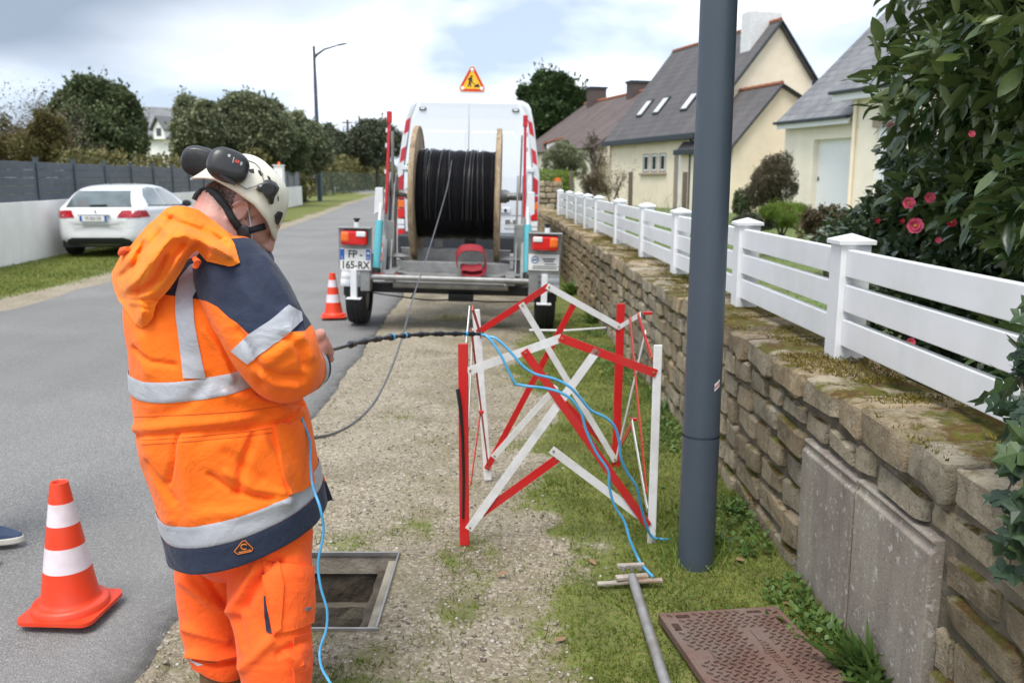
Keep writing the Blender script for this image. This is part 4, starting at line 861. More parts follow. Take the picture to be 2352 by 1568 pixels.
for a_, b_, w2 in (((-.016, .045), (-.034, -.005), .032), ((-.034, -.005), (-.062, -.085), .017), ((-.03, -.008), (-.022, -.088), .017), ((-.022, .04), (-.055, .03), .012), ((-.055, .03), (-.052, .005), .011), ((-.008, .04), (.0, -.03), .012), ((-.03, .0), (.045, -.055), .007)): q.bar(S(*a_), S(*b_), w2, .002, up=(0, -1, 0))
q.prism([S(.02, -.09), S(.115, -.09), S(.10, -.05), (S(.085, -.04)), S(.06, -.055), S(.045, -.055)], (0, .0015, 0)); q.build('pictogram', M['ink'], sgo)
for a_ in (90, 210, 330): MB().lathe([(0, .012), (.018, .009), (.026, 0)], 16, c=SC+Vector((math.cos(R(a_))*.175*.94, -.004, math.sin(R(a_))*.175-.02)), Rm=Matrix.Rotation(R(90), 3, 'X')).build('flash_lamp', M['whitelens'], sgo, smooth=True)
van.rotation_euler = (0, R(1.1), 0)
# ---------------------------------------------------------------- parked car
simple('carwhite', (.76, .77, .78), .18, amt=.01, coat=.4); simple('carglass', (.10, .13, .135), .05, amt=.25, ns=3, coat=.6); simple('taildark', (.36, .012, .02), .15, amt=.25, ns=9, coat=.5); simple('chrome', (.55, .56, .57), .15, .9)
CA = Vector((-8.28, 17.45, .0)); car = thing('parked_car', 'white hatchback parked on the grass verge beside the white wall', 'car', CA)
st = [(-.02, .62, .42, .70, .60, .70), (.03, .74, .30, .93, .66, .93), (.12, .82, .24, .985, .66, 1.0), (.30, .87, .22, 1.0, .645, 1.17), (.50, .89, .2, 1.0, .61, 1.335), (.72, .90, .2, .99, .585, 1.415), (1.2, .90, .2, .98, .59, 1.455), (1.9, .90, .2, .97, .60, 1.46), (2.4, .90, .2, .96, .62, 1.38), (2.95, .89, .2, .95, .74, 1.08), (3.2, .89, .2, .93, .78, .97), (3.9, .84, .22, .80, .70, .83), (4.2, .70, .30, .62, .60, .66)]
rings = []
for y_, w_, zb, zbelt, wr, zr in st:
    hp = [(w_*.55, zb), (w_*.93, zb+.03), (w_, zb+.16), (w_*1.01, (zb+zbelt)/2+.03), (w_*.985, zbelt-.10), (w_*.955, zbelt), (lerp(w_*.955, wr, .5), lerp(zbelt, zr-.05, .5)), (wr+.02, zr-.07), (wr-.08, zr-.015), (wr*.45, zr), (0, zr+.005)]
    full = hp+[(-x_, z_) for x_, z_ in reversed(hp[:-1])]
    rings.append([CA+Vector((x_, y_+(.16*(abs(x_)/.9)**3 if y_ < .2 else 0), z_)) for x_, z_ in full])
k = len(rings[0]); b = MB(); b.v = [tuple(v) for r_ in rings for v in r_]; b.f = [(j*k+i, j*k+(i+1) % k, (j+1)*k+(i+1) % k, (j+1)*k+i) for j in range(len(rings)-1) for i in range(k)]+[tuple(range(k)), tuple(range((len(rings)-1)*k, len(rings)*k))]; b.m = [0]*len(b.f)
cb = b.build('body', M['carwhite'], car, smooth=True, sub=2); cb.data.polygons.foreach_set('use_smooth', [True]*len(cb.data.polygons)); bpy.context.view_layer.update(); bv = bvh_of(cb)
cr = lambda x_, z_: (CA+Vector((x_, -2, z_)), Vector((0, 1, 0))); cs = lambda y_, z_: (CA+Vector((3, y_, z_)), Vector((-1, 0, 0))); csl = lambda y_, z_: (CA+Vector((-3, y_, z_)), Vector((1, 0, 0)))
patch('rear_window', [(-.65, 1.0), (.65, 1.0), (.58, 1.19), (.53, 1.32), (-.53, 1.32), (-.58, 1.19)], cr, bv, .006, M['carglass'], car, .05)
for f_ in (cs, csl):
    patch('side_window', [(.62, 1.03), (1.52, 1.0), (1.50, 1.37), (1.25, 1.39), (.95, 1.36), (.72, 1.22)], f_, bv, .006, M['carglass'], car, .06); patch('side_window', [(1.57, 1.0), (2.62, .985), (2.38, 1.20), (2.10, 1.345), (1.56, 1.372)], f_, bv, .006, M['carglass'], car, .06)
    patch('window_trim', [(.575, 1.015), (2.72, .965), (2.62, .985), (.62, 1.03)], f_, bv, .010, M['ink'], car, .06)
for s in (-1, 1):
    patch('tail_light', [(s*.42, .80), (s*.80, .79), (s*.79, .93), (s*.72, .945), (s*.55, .91), (s*.45, .87)], cr, bv, .010, M['taildark'], car, .04)
    f_ = cs if s > 0 else csl; patch('tail_light_side', [(.06, .80), (.52, .80), (.46, .86), (.40, .93), (.05, .94)], f_, bv, .011, M['taildark'], car, .05)
    q = MB().lathe([(.19, -.1), (.30, -.095), (.315, -.05), (.315, .05), (.30, .095), (.19, .1)], 32, c=CA+Vector((s*.80, .78, .315)), Rm=YX); q.build('wheel', M['tyre'], car, smooth=True); MB().lathe([(0, s*.085), (.19, s*.08), (.2, s*.06)], 20, c=CA+Vector((s*.80, .78, .315)), Rm=YX).build('wheel_disc', M['galv'], car)
    q = MB().lathe([(.19, -.1), (.30, -.095), (.315, -.05), (.315, .05), (.30, .095), (.19, .1)], 32, c=CA+Vector((s*.78, 3.35, .315)), Rm=YX); q.build('wheel', M['tyre'], car, smooth=True)
    q = MB().lathe([(0, -.11), (.07, -.09), (.105, 0), (.09, .07), (0, .09)], 16, c=CA+Vector((s*1.0, 2.42, 1.02)), Rm=Matrix.Rotation(R(90), 3, 'X')@Matrix.Diagonal((1, .75, .8))); q.bar(CA+Vector((s*.86, 2.45, .97)), CA+Vector((s*1.0, 2.45, .98)), .04, .03); q.build('wing_mirror', M['ink'], car, smooth=True)
patch('lower_bumper', [(-.68, .20), (.68, .20), (.62, .36), (.50, .405), (-.50, .405), (-.62, .36)], cr, bv, .012, M['bumper'], car, .05)
MB().box(CA+Vector((0, .9, .28)), (1.5, 1.5, .14)).build('underbody', M['ink'], car)
pl = MB().box(CA+Vector((-.02, -.03, .785)), (.52, .03, .11)).build('number_plate', M['platewhite'], car, bevel=.004); MB().box(CA+Vector((-.262, -.047, .785)), (.042, .004, .108)).build('blue_band', M['plateblue'], pl); MB().box(CA+Vector((.222, -.047, .785)), (.042, .004, .108)).build('blue_band', M['plateblue'], pl); text('plate_lettering', 'FS 056 DE', .085, CA+Vector((-.02, -.0465, .785)), FRONT, M['ink'], pl, sx=.86)
MB().box(CA+Vector((-.02, -.01, .855)), (.62, .05, .014)).build('plate_lip', M['galv'], car); MB().box(CA+Vector((0, -.005, .66)), (.95, .02, .006)).build('boot_seam', M['galv'], car)
q = MB().bar(CA+Vector((-.14, .12, 1.035)), CA+Vector((.20, .125, 1.045)), .03, .03); q.build('wiper', M['ink'], car, bevel=.01); MB().tube([CA+Vector((0, .85, 1.44)), CA+Vector((0, .74, 1.62))], .008, 6).build('aerial', M['ink'], car)
q = MB().bar(CA+Vector((0, .02, .90)), CA+Vector((.0, .022, .955)), .03, .008, up=(0, -1, 0)); q.bar(CA+Vector((-.02, .02, .93)), CA+Vector((.025, .02, .915)), .014, .008, up=(0, -1, 0)); q.build('badge', M['chrome'], car)
patch('seat_back', [(-.42, 1.02), (-.18, 1.02), (-.2, 1.13), (-.4, 1.13)], cr, bv, .009, M['greycable'], car, .05)
car.rotation_euler.z = R(1.5)
# ---------------------------------------------------------------- left side: white wall, slat fence
simple('render', (.89, .875, .845), .9, ns=3, amt=.04, bump=.25, bs=40, dirt=(.56, .55, .50), ds=.8, damt=.35); simple('slate_fence', (.060, .075, .092), .5, ns=2, amt=.08)
B0, B1 = g(0, 615), g(695, 470); LK_ = (B1.x-B0.x)/(B1.y-B0.y)
def lx(y): return B0.x+LK_*(y-B0.y)
def linepx(px_):
    lo, hi = 2., 200.
    for _ in range(60):
        m_ = (lo+hi)/2
        if lx(m_)/(m_*1.0)*F/cP*1.0 < (px_-1176)*1.0: lo = m_
        else: hi = m_
    return lo
YE = 46.0
lw = thing('garden_wall', 'long white rendered wall behind the parked car', 'wall', (lx(20), 20, 0))
MB().prism([(lx(4), 4, -.1), (lx(YE), YE, -.1), (lx(YE)-.2, YE, -.1), (lx(4)-.2, 4, -.1)], (0, 0, 1.23)).build('wall_body', M['render'], lw, bevel=.01)
lf = thing('slat_fence', 'dark grey slat fence on top of the long white wall', 'fence', (lx(20), 20, 1.13))
y = 4.6; sp_ = 1.86
while y < YE-.5:
    MB().box((lx(y)-.10, y, 1.53), (.08, .08, .86)).build('post', M['slate_fence'], lf, bevel=.006); MB().box((lx(y)-.10, y, 1.965), (.095, .095, .03)).build('post_cap', M['slate_fence'], lf)
    y2 = min(y+sp_, YE-.3)
    for k in range(5):
        z = 1.205+.152*k; q = MB().bar((lx(y+.04)-.10, y+.04, z), (lx(y2-.04)-.10, y2-.04, z), .025, .1475).build('slat', M['slate_fence'], lf, bevel=.008)
    y += sp_
p2 = thing('white_pillar', 'white pillar at the end of the dark slat fence', 'pillar', (lx(YE+.3), YE+.3, 0)); MB().box((lx(YE+.3)-.1, YE+.3, 1.1), (.45, .45, 2.2)).build('shaft', M['render'], p2, bevel=.01)
MB().box((lx(YE+.3)-.1, YE+.3, 2.225), (.54, .54, .05)).build('cap', M['render'], p2, bevel=.01); MB().box((lx(YE+.3)-.1, YE+.3, 2.33), (.12, .12, .16)).build('finial_lamp', M['amberlens'], p2, bevel=.03)
lw2 = thing('garden_wall', 'short white wall stub just beyond the white pillar', 'wall', (lx(52), 52, 0)); ya, yb = YE+.55, 53.6
MB().prism([(lx(ya), ya, -.1), (lx(yb), yb, -.1), (lx(yb)-.2, yb, -.1), (lx(ya)-.2, ya, -.1)], (0, 0, 1.2)).build('wall_body', M['render'], lw2)
lf2 = thing('panel_fence', 'short dark grey panel fence on the far wall stub', 'fence', (lx(52), 52, 1.1))
for k in range(4):
    y_ = ya+.1+k*2.25; MB().box((lx(y_)-.1, y_, 1.55), (.09, .09, .95)).build('post', M['slate_fence'], lf2)
    if k < 3: MB().bar((lx(y_+.06)-.1, y_+.06, 1.52), (lx(y_+2.19)-.1, y_+2.19, 1.52), .03, .82).build('panel', M['slate_fence'], lf2)
# ---------------------------------------------------------------- foliage
LV = [(0, 0, 0), (.33, .5, .10), (0, 1, 0), (-.33, .5, .10)]; LF = [(0, 1, 2), (0, 2, 3)]
DK = [(.042, .068, .030), (.078, .112, .045), (.12, .158, .065), (.18, .215, .095)]
leafmat('leaf_dark', DK, .55, .18); leafmat('leaf_olive', [(0.090, 0.119, 0.062), (0.144, 0.181, 0.090), (0.213, 0.247, 0.125), (0.325, 0.338, 0.200)], .6, .2)
leafmat('leaf_far', [(0.085, 0.104, 0.068), (0.124, 0.143, 0.091), (0.169, 0.189, 0.117)], .7, .15); leafmat('leaf_hedge', [(0.060, 0.072, 0.022), (0.108, 0.120, 0.036), (0.180, 0.174, 0.054), (0.228, 0.192, 0.072)], .6, .25)
leafmat('leaf_autumn', [(0.112, 0.088, 0.031), (0.200, 0.150, 0.050), (0.250, 0.200, 0.075), (0.138, 0.138, 0.050)], .6, .25); leafmat('leaf_cypress', [(.018, .042, .014), (.036, .076, .022), (.06, .11, .034), (.09, .14, .045)], .6, .15)
leafmat('leaf_bright', [(.12, .20, .03), (.19, .29, .045), (.26, .34, .06)], .6, .25); leafmat('leaf_brown', [(.10, .075, .04), (.17, .13, .07), (.09, .08, .035), (.22, .17, .10)], .7, .2); leafmat('leaf_bronze', [(0.047, 0.041, 0.024), (0.081, 0.068, 0.035), (0.121, 0.101, 0.054)], .6, .15)
leafmat('leaf_grey', [(.09, .10, .06), (.13, .14, .09), (.17, .165, .11)], .7, .2); leafmat('bud', [(.17, .13, .10), (.22, .17, .14), (.14, .14, .06)], .7, .2)
simple('bark', (.13, .105, .08), .9, ns=20, amt=.3, bump=.6, bs=40); simple('twig', (.20, .16, .135), .9, ns=20, amt=.25); simple('darkbark', (.05, .04, .03), .9, amt=.3)
def blobpts(blobs, n, gap=.5, seed=0, shell=.55):
    vol = np.array([b_[3]*b_[4]*b_[5] for b_ in blobs])**.72; vol /= vol.sum(); P, Nn = [], []
    for b_, v_ in zip(blobs, vol):
        k = int(n*v_*1.6); d = rng.normal(size=(k, 3)); d /= np.linalg.norm(d, axis=1, keepdims=True); r_ = (shell+(1-shell)*rng.random(k)**.55)
        s_ = vnoise(d[:, 0]*2+b_[0], d[:, 1]*2+d[:, 2]*2+b_[1], 1.6, seed); r_ = r_*(.66+.54*s_)
        P.append(np.array(b_[:3])+d*r_[:, None]*np.array(b_[3:])); Nn.append(d)
    P = np.concatenate(P); Nn = np.concatenate(Nn); sc_ = 2.2/np.mean([b_[3] for b_ in blobs])
    k = vnoise(P[:, 0]*sc_+P[:, 2]*sc_*.7, P[:, 1]*sc_+P[:, 2]*sc_, 1.5, seed+3)
    keep = k > gap*.78; return P[keep], Nn[keep]
def crown(name, blobs, n, size, mat, parent, seed=0, gap=.5, up=.35, asp=1.0, shell=.55, jit=.8, kind=None):
    P, Nn = blobpts(blobs, int(n*2.4), gap, seed, shell); size = size*.62
    m_ = max(20, n//130); cand = np.nonzero(Nn[:, 2] > -.1)[0]
    if len(cand) > m_:                                  # shoots that break the outline
        si = rng.choice(cand, m_, replace=False); q_ = 9; tt = np.tile(np.linspace(0, 1, q_), m_); L_ = np.repeat(size*(1.5+3.2*rng.random(m_)), q_); d_ = Nn[si]*.55+np.array([0, 0, up*.6+.25])+rng.normal(size=(m_, 3))*.3; d_ /= np.linalg.norm(d_, axis=1, keepdims=True); d_ = np.repeat(d_, q_, 0)
        P = np.concatenate([P, np.repeat(P[si], q_, 0)+d_*(tt*L_)[:, None]+rng.normal(size=(m_*q_, 3))*size*.18]); Nn = np.concatenate([Nn, d_])
    k = len(P)
    D = Nn*.7+rng.normal(size=(k, 3))*jit+np.array([0, 0, up]); s = size*(.6+.8*rng.random(k))
    return scatter(name, LV, LF, frames(D, rng.uniform(-1.2, 1.2, k), np.stack([s*asp, s, s], 1)), P, mat, parent, kind=kind)
def pxblobs(lst, Y, dep=.9):
    out = []
    for x_, y_, r_, *rest in lst:
        if r_ >= 26 and not rest:                       # smaller lobes that roughen the outline
            for _ in range(3): a_ = rng.uniform(-.3, PI+.3); rr_ = r_*rng.uniform(.28, .42); c = at(x_+math.cos(a_)*r_*.82, y_-math.sin(a_)*r_*.82, Y+rng.uniform(-.6, .6)); rm = pxr(rr_, Y); out.append((c.x, c.y, c.z, rm, rm, rm))
        c = at(x_, y_, Y+(rest[1] if len(rest) > 1 else rng.uniform(-.8, .8))); rm = pxr(r_, Y); ry = pxr(rest[0], Y) if rest and rest[0] else rm; out.append((c.x, c.y, c.z, rm, rm*dep, ry))
    return out
def tree(label, lst, Y, n, size, mat, name='tree', cat='tree', group=None, seed=0, trunk=None, gap=.5, up=.35, asp=1.0, bark='darkbark', dep=.9, part='crown', shell=.55, base=0, jit=.8):
    bl_ = pxblobs(lst, Y, dep); cx = float(np.mean([b_[0] for b_ in bl_])); cy = float(np.mean([b_[1] for b_ in bl_])); zt = max(b_[2]+b_[5] for b_ in bl_)
    t_ = thing(name, label, cat, (cx, cy, base), group=group); crown(part, bl_, n, size, M[mat], t_, seed, gap, up, asp, shell, jit)
    q = MB(); tr0 = trunk or .03*zt; top = Vector((cx, cy, base+(zt-base)*.62)); q.tube([(cx+.02, cy, base-.1), (cx, cy+.02, base+(zt-base)*.3), top], [tr0, tr0*.75, tr0*.4], 8)
    for b_ in bl_[:9]: q.tube([Vector((cx, cy, base+(zt-base)*.28)), lerp(Vector((cx, cy, base+(zt-base)*.35)), Vector(b_[:3]), .55)+Vector((0, 0, .05*zt)), Vector(b_[:3])], [tr0*.5, tr0*.3, tr0*.1], 6)
    q.build('trunk' if cat == 'tree' else 'stems', M[bark], t_, smooth=True); return t_
tree('dense dark green round tree rising behind the slat fence at left', [(215, 270, 78), (150, 295, 52), (272, 290, 56), (195, 222, 40), (248, 238, 44), (215, 330, 85), (128, 335, 40), (300, 335, 38), (165, 250, 40), (290, 250, 30), (185, 195, 16), (205, 190, 14), (232, 205, 18), (275, 222, 16), (318, 290, 18)], 37, 30000, .22, 'leaf_dark', seed=1, gap=.38)
tree('feathery grey green tree just right of the dormer house', [(440, 262, 36), (432, 300, 34), (460, 300, 45), (420, 338, 26), (450, 335, 40), (430, 240, 20), (472, 255, 24), (485, 310, 40)], 47, 13000, .26, 'leaf_olive', seed=2, gap=.5)
tree('broad olive green tree in the middle of the left hedgerow', [(560, 280, 58), (520, 300, 50), (605, 285, 52), (585, 250, 32), (545, 255, 32), (560, 330, 62), (510, 335, 45), (625, 320, 48), (640, 275, 25), (610, 245, 15), (530, 240, 14)], 49, 22000, .27, 'leaf_olive', seed=3, gap=.42)
tree('olive green tree behind the slender street lamp', [(672, 300, 42), (705, 320, 36), (650, 330, 42), (690, 345, 40), (735, 335, 26), (720, 300, 16), (685, 270, 14), (690, 378, 30), (720, 372, 28), (742, 362, 24), (660, 375, 26)], 60, 12000, .28, 'leaf_olive', seed=4, gap=.45)
tree('dark understorey bush below the hedgerow trees', [(425, 362, 30), (470, 350, 45), (540, 355, 45), (610, 350, 45), (670, 355, 40)], 50.5, 9000, .26, 'leaf_dark', name='bush', cat='bush', seed=5, gap=.35)
tree('distant grey green tree left of the utility pole', [(750, 325, 32), (730, 345, 28), (775, 340, 30), (760, 350, 30)], 112, 6000, .5, 'leaf_far', seed=6, gap=.4)
tree('distant round tree seen just left of the van', [(845, 320, 38), (815, 335, 30), (880, 315, 36), (865, 345, 40), (905, 330, 30)], 116, 8000, .5, 'leaf_far', seed=7, gap=.4)
tree('distant low tree between the utility pole and the van', [(790, 345, 26), (805, 352, 28), (830, 358, 26)], 118, 4000, .5, 'leaf_far', seed=8, gap=.4)
tree('dark green cypress behind the houses, right of the van', [(1265, 235, 55), (1225, 265, 42), (1310, 265, 42), (1250, 205, 34), (1285, 205, 30), (1200, 275, 28), (1335, 258, 26), (1265, 290, 60), (1215, 230, 22), (1320, 225, 22), (1200, 215, 12), (1232, 190, 12), (1292, 188, 10), (1345, 240, 14)], 62, 26000, .42, 'leaf_cypress', seed=9, gap=.42, up=.5, asp=.8)
# hedges
def hedge(label, pts, z0, z1, dep, n, size, mat, name='hedge', seed=0, cat='hedge', gap=.3):
    pts = [Vector(p_) for p_ in pts]; t_ = thing(name, label, cat, (pts[0].x, pts[0].y, z0)); L_ = [0]
    for a_, b_ in zip(pts[:-1], pts[1:]): L_.append(L_[-1]+(b_-a_).length)
    s_ = rng.random(n)*L_[-1]; X = np.interp(s_, L_, [p_.x for p_ in pts]); Y_ = np.interp(s_, L_, [p_.y for p_ in pts])
    off = rng.uniform(-.5, .5, n); zt = z1*(1+.12*(fbm(X, Y_, .5, seed)-.5)); fz = rng.random(n)**.75; dv_ = pts[-1]-pts[0]; nrm_ = Vector((dv_.y, -dv_.x, 0)).normalized()
    bul = 1-.5*np.clip((fz-.75)/.25, 0, 1)**2; P = np.stack([X+nrm_.x*off*dep*bul, Y_+nrm_.y*off*dep*bul, z0+(zt-z0)*fz+rng.normal(size=n)*size*.4], 1)
    keep = vnoise(P[:, 0]+P[:, 2]*.8, P[:, 1]+P[:, 2], 1.8/max(.4, dep), seed) > gap; P = P[keep]; k = len(P); D = rng.normal(size=(k, 3))+np.array([0, 0, .5]); s = size*(.6+.8*rng.random(k))
    scatter('foliage', LV, LF, frames(D, rng.uniform(-1.2, 1.2, k), s), P, M[mat], t_)
    q = MB()
    for i in range(max(2, int(L_[-1]/1.5))):
        u = (i+.5)/max(2, int(L_[-1]/1.5))*L_[-1]; x_, y_ = np.interp(u, L_, [p_.x for p_ in pts]), np.interp(u, L_, [p_.y for p_ in pts]); q.tube([(x_, y_, z0), (x_, y_, z0+(z1-z0)*.7)], [.04, .015], 5)
    q.build('stems', M['darkbark'], t_, kind='stuff'); return t_
hedge('clipped olive hedge showing over the slat fence behind the car', [(lx(22)-1.3, 22, 0), (lx(44)-1.3, 44, 0)], .0, 2.28, 1.0, 16000, .12, 'leaf_hedge', seed=1)
hedge('yellow green overgrown hedge behind the man\'s helmet and white pillar', [(lx(47)-1.6, 47, 0), (lx(60)-1.4, 60, 0)], .0, 3.0, 2.0, 12000, .22, 'leaf_hedge', seed=2, gap=.35)
ha, hb_, hc = g(688, 452), g(790, 440), g(900, 429)
hedge('long olive hedge beside the far bend of the road', [ha, hb_, hc], .0, 3.9, 3.0, 16000, .42, 'leaf_hedge', seed=3, gap=.35)
simple('greenwire', (.02, .075, .05), .5); mf = thing('wire_fence', 'green wire mesh fence in front of the far hedge', 'fence', tuple(ha)); nv_ = Vector((hc.y-ha.y, -(hc.x-ha.x), 0)).normalized()*2.0
q = MB(); pa_, pb2 = ha+nv_, hc+nv_
for k in range(9): q.bar(pa_+Vector((0, 0, .3+.22*k)), pb2+Vector((0, 0, .3+.22*k)), .02, .05)
q.build('wire', M['greenwire'], mf)
for k in range(16): c = lerp(pa_, pb2, k/15); MB().box((c.x, c.y, 1.05), (.09, .09, 2.1)).build('post', M['greenwire'], mf)
tree('yellow brown shrub left of the round dark tree', [(115, 300, 34), (85, 330, 40), (130, 340, 36), (60, 345, 36), (105, 355, 36), (20, 350, 40), (95, 270, 18)], 31, 11000, .13, 'leaf_autumn', name='shrub', cat='shrub', seed=11, gap=.5, shell=.25)
# bare tree at the far left
def branches(q, p_, d_, L_, r_, lv, tips):
    k = 3; pts = [p_]; rs_ = [r_]
    for i in range(k): d_ = (d_+Vector((rng.normal(), rng.normal(), rng.normal()+.15))*.16).normalized(); pts.append(pts[-1]+d_*L_/k); rs_.append(r_*(1-.45*(i+1)/k))
    q.tube(pts, rs_, 5 if lv < 2 else 4, cap=False); tips.append(pts[-1])
    if lv < 5:
        for j in range(3 if lv < 3 else 2): branches(q, pts[-1 if j else 2], (d_+Vector((rng.normal(), rng.normal(), rng.normal()*.7+.1))*.62).normalized(), L_*rng.uniform(.6, .8), rs_[-1]*.75, lv+1, tips)
bt = thing('bare_tree', 'nearly bare tree with pale twigs and a few yellow green buds at the far left', 'tree', tuple(at(12, 400, 33)*1)); q = MB(); tips = []; c = at(10, 420, 33); c.z = 0
for k in range(4): branches(q, c+Vector((.25*k-.4, 0, .2)), Vector((.25*k-.3, .1*k, 1)).normalized(), 1.9, .13, 0, tips)
q.build('trunk', M['twig'], bt); tp = np.array([t_[:] for t_ in tips]); tp = np.repeat(tp, 5, 0)+rng.normal(size=(len(tips)*5, 3))*.16; k = len(tp)
scatter('buds', LV, LF, frames(rng.normal(size=(k, 3)), rng.uniform(-1, 1, k), .05+.06*rng.random(k)), tp, M['bud'], bt, kind='stuff')
tree('loose yellow green bush low behind the fence at the far left', [(20, 325, 36), (55, 345, 36), (10, 280, 20)], 34, 3000, .12, 'leaf_hedge', name='bush', cat='bush', seed=13, gap=.55, shell=.2)
# ---------------------------------------------------------------- garden on the right
gp = MB(); n_ = 40; GZ = .36
V_ = []; ylist = list(np.linspace(1.0, 26, 60))+[28, 31, 34, 38, 45, 60, 90]
for y_ in ylist:
    for u in (0, .02, .06, .12, .2, .35, .6, 1): x_ = wx(y_)+.33+u*60; V_.append((x_, y_, GZ+.04*(fbm(x_, y_, .6, 61)-.5)+.0*u))
simple('lawn', (.105, .15, .035), .95, ns=3, amt=.35, bump=.7, bs=60, dirt=(.15, .13, .06), ds=1.4, damt=.5); tag(grid_mesh('garden_lawn', V_, 8, len(ylist), M['lawn']), kind='structure')
n = 26000; py = 4+24*rng.random(n)**1.3; px = wx(py)+.4+rng.random(n)**1.3*9
blades('lawn_grass', px, py, np.full(n, GZ-.005), .03+.03*rng.random(n), .006+.006*rng.random(n), M['lush'], .6)
# houses
simple('cream', (.90, .785, .61), .9, ns=2.5, amt=.04, bump=.2, bs=30, dirt=(.50, .42, .30), ds=.7, damt=.3); simple('cream2', (.89, .81, .67), .9, ns=2.5, amt=.04, bump=.2, bs=30, dirt=(.52, .47, .38), ds=.7, damt=.3)
simple('darktrim', (.028, .038, .045), .5); simple('terracotta', (.30, .115, .06), .85, ns=6, amt=.3); simple('whitejoinery', (.84, .85, .86), .4, amt=.02); simple('lintel', (.33, .265, .20), .9, ns=8, amt=.2)
def roofmat(name, c0, c1, sc_, streak):
    m, t, p = nodes(name); b = NB(t); o = b.obj(); br = b.n('TexBrick'); br.offset = .5; b.put(br.inputs['Vector'], b.n('UVMap').outputs[0]); br.inputs['Scale'].default_value = sc_
    br.inputs['Color1'].default_value = (*c0, 1); br.inputs['Color2'].default_value = (*c1, 1); br.inputs['Mortar'].default_value = (*[x*.75 for x in c0], 1); br.inputs['Mortar Size'].default_value = .03; br.inputs['Brick Width'].default_value = .45; br.inputs['Row Height'].default_value = .3
    mpn = b.n('Mapping'); mpn.inputs['Scale'].default_value = (1, .12, 1); b.put(mpn.inputs[0], b.n('UVMap').outputs[0])
    c = b.mix(b.ramp(b.noise(mpn.outputs[0], 1.4, 6, .65), [(.42, 0), (.72, .7)]), br.outputs[0], streak); c = b.mix(b.ramp(b.noise(o, .8, 5, .65), [(.45, 0), (.75, .45)]), c, tuple(x*.6 for x in c0)); b.put(p.inputs['Base Color'], c); p.inputs['Roughness'].default_value = .75; b.put(p.inputs['Normal'], b.bump(br.outputs[1], -.5, .02)); M[name] = m
roofmat('slate_old', (.088, .084, .086), (.104, .099, .10), 1.0, (.145, .125, .122)); roofmat('slate_grey', (.15, .155, .165), (.21, .215, .225), 1.0, (.26, .26, .26)); roofmat('slate_brown', (.095, .068, .062), (.13, .095, .085), 1.0, (.17, .13, .12))
def roofslab(name, P4, th, mat, par):
    """P4: eave start, eave end, ridge end, ridge start (local); slate UVs in metres"""
    P4 = [Vector(p_) for p_ in P4]; nrm_ = (P4[1]-P4[0]).cross(P4[3]-P4[0]).normalized(); nrm_ = nrm_ if nrm_.z > 0 else -nrm_
    o = MB().prism(P4, -nrm_*th).build(name, mat, par, local=True); ux = (P4[1]-P4[0]).normalized(); uy = nrm_.cross(ux); uv = o.data.uv_layers.new(name='UVMap')
    for l in o.data.loops: v = o.data.vertices[l.vertex_index].co-P4[0]; uv.data[l.index].uv = (v.dot(ux), v.dot(uy))
    return o
HA = R(16.7); HU = Vector((math.cos(HA), math.sin(HA), 0)); HV = Vector((-math.sin(HA), math.cos(HA), 0)); BZ = .25
def loc2(P, O): d_ = Vector(P)-O; return Vector((d_.dot(HU), d_.dot(HV), d_.z))
def ridge(par, p_, q_, r_=.085, st=.42):
    p_, q_ = Vector(p_), Vector(q_); n_ = int((q_-p_).length/st); d_ = (q_-p_)/n_; me = None
    for i in range(n_):
        if me is None:
            b_ = MB().tube([(0, 0, 0), d_*1.04], [r_, r_*.88], 8); o = b_.build('ridge_tile', M['terracotta'], par, local=True, smooth=True); me = o.data
        else: o = link('ridge_tile', me, par)
        o.location = p_+d_*i+Vector((0, 0, .01))
R0 = at(1789, 47, 35); O1 = Vector((R0.x, R0.y, 0)); zr = R0.z; ze = 3.26; hwid = 3.47; sl_ = (zr-ze)/hwid; LH = 8.63
h1 = thing('cream_house', 'cream house with steep dark slate roof, white chimney and three small skylights', 'house', O1, HA); wl = -3.22
wallz = ze+(hwid+wl)*sl_-.10
q = MB().prism([(wl, 0, BZ), (3.22, 0, BZ), (3.22, 0, wallz), (0, 0, zr-.12), (wl, 0, wallz)], (0, .25, 0)); q.b2((wl, .25, BZ), (wl+.25, LH, ze+.1)); q.b2((2.97, .25, BZ), (3.22, LH, ze+.1)); q.prism([(wl, LH, BZ), (3.22, LH, BZ), (3.22, LH, wallz), (0, LH, zr-.12), (wl, LH, wallz)], (0, -.25, 0)); q.build('wall', M['cream'], h1, local=True)
roofslab('roof', [(-hwid, -.18, ze), (-hwid, LH+.18, ze), (0, LH+.18, zr), (0, -.18, zr)], .12, M['slate_old'], h1); roofslab('roof', [(hwid, -.18, ze), (hwid, LH+.18, ze), (0, LH+.18, zr), (0, -.18, zr)], .12, M['slate_old'], h1)
MB().bar((-hwid-.06, -.2, ze-.10), (-hwid-.06, LH+.2, ze-.10), .16, .24).build('gutter', M['darktrim'], h1, local=True, bevel=.03)
for s in (-1, 1): MB().bar((s*hwid, -.20, ze-.05), (0, -.20, zr-.05), .04, .17, up=(0, 1, 0)).build('verge_board', M['darktrim'], h1, local=True)
ridge(h1, (0, -.15, zr), (0, LH+.1, zr))
ch = MB().b2((-.88, .55, zr-1.6), (.5, 1.25, 7.92)).build('chimney', M['whitepaint'], h1, local=True, bevel=.02)
def onroof(px_, py_, P0, nrm_): r_ = ray(px_, py_); C_ = Vector((0, 0, CH)); t_ = nrm_.dot(P0-C_)/nrm_.dot(r_); return C_+r_*t_
rn_l = Vector((-sl_, 0, 1)).normalized(); rnw = HU*rn_l.x+Vector((0, 0, rn_l.z))
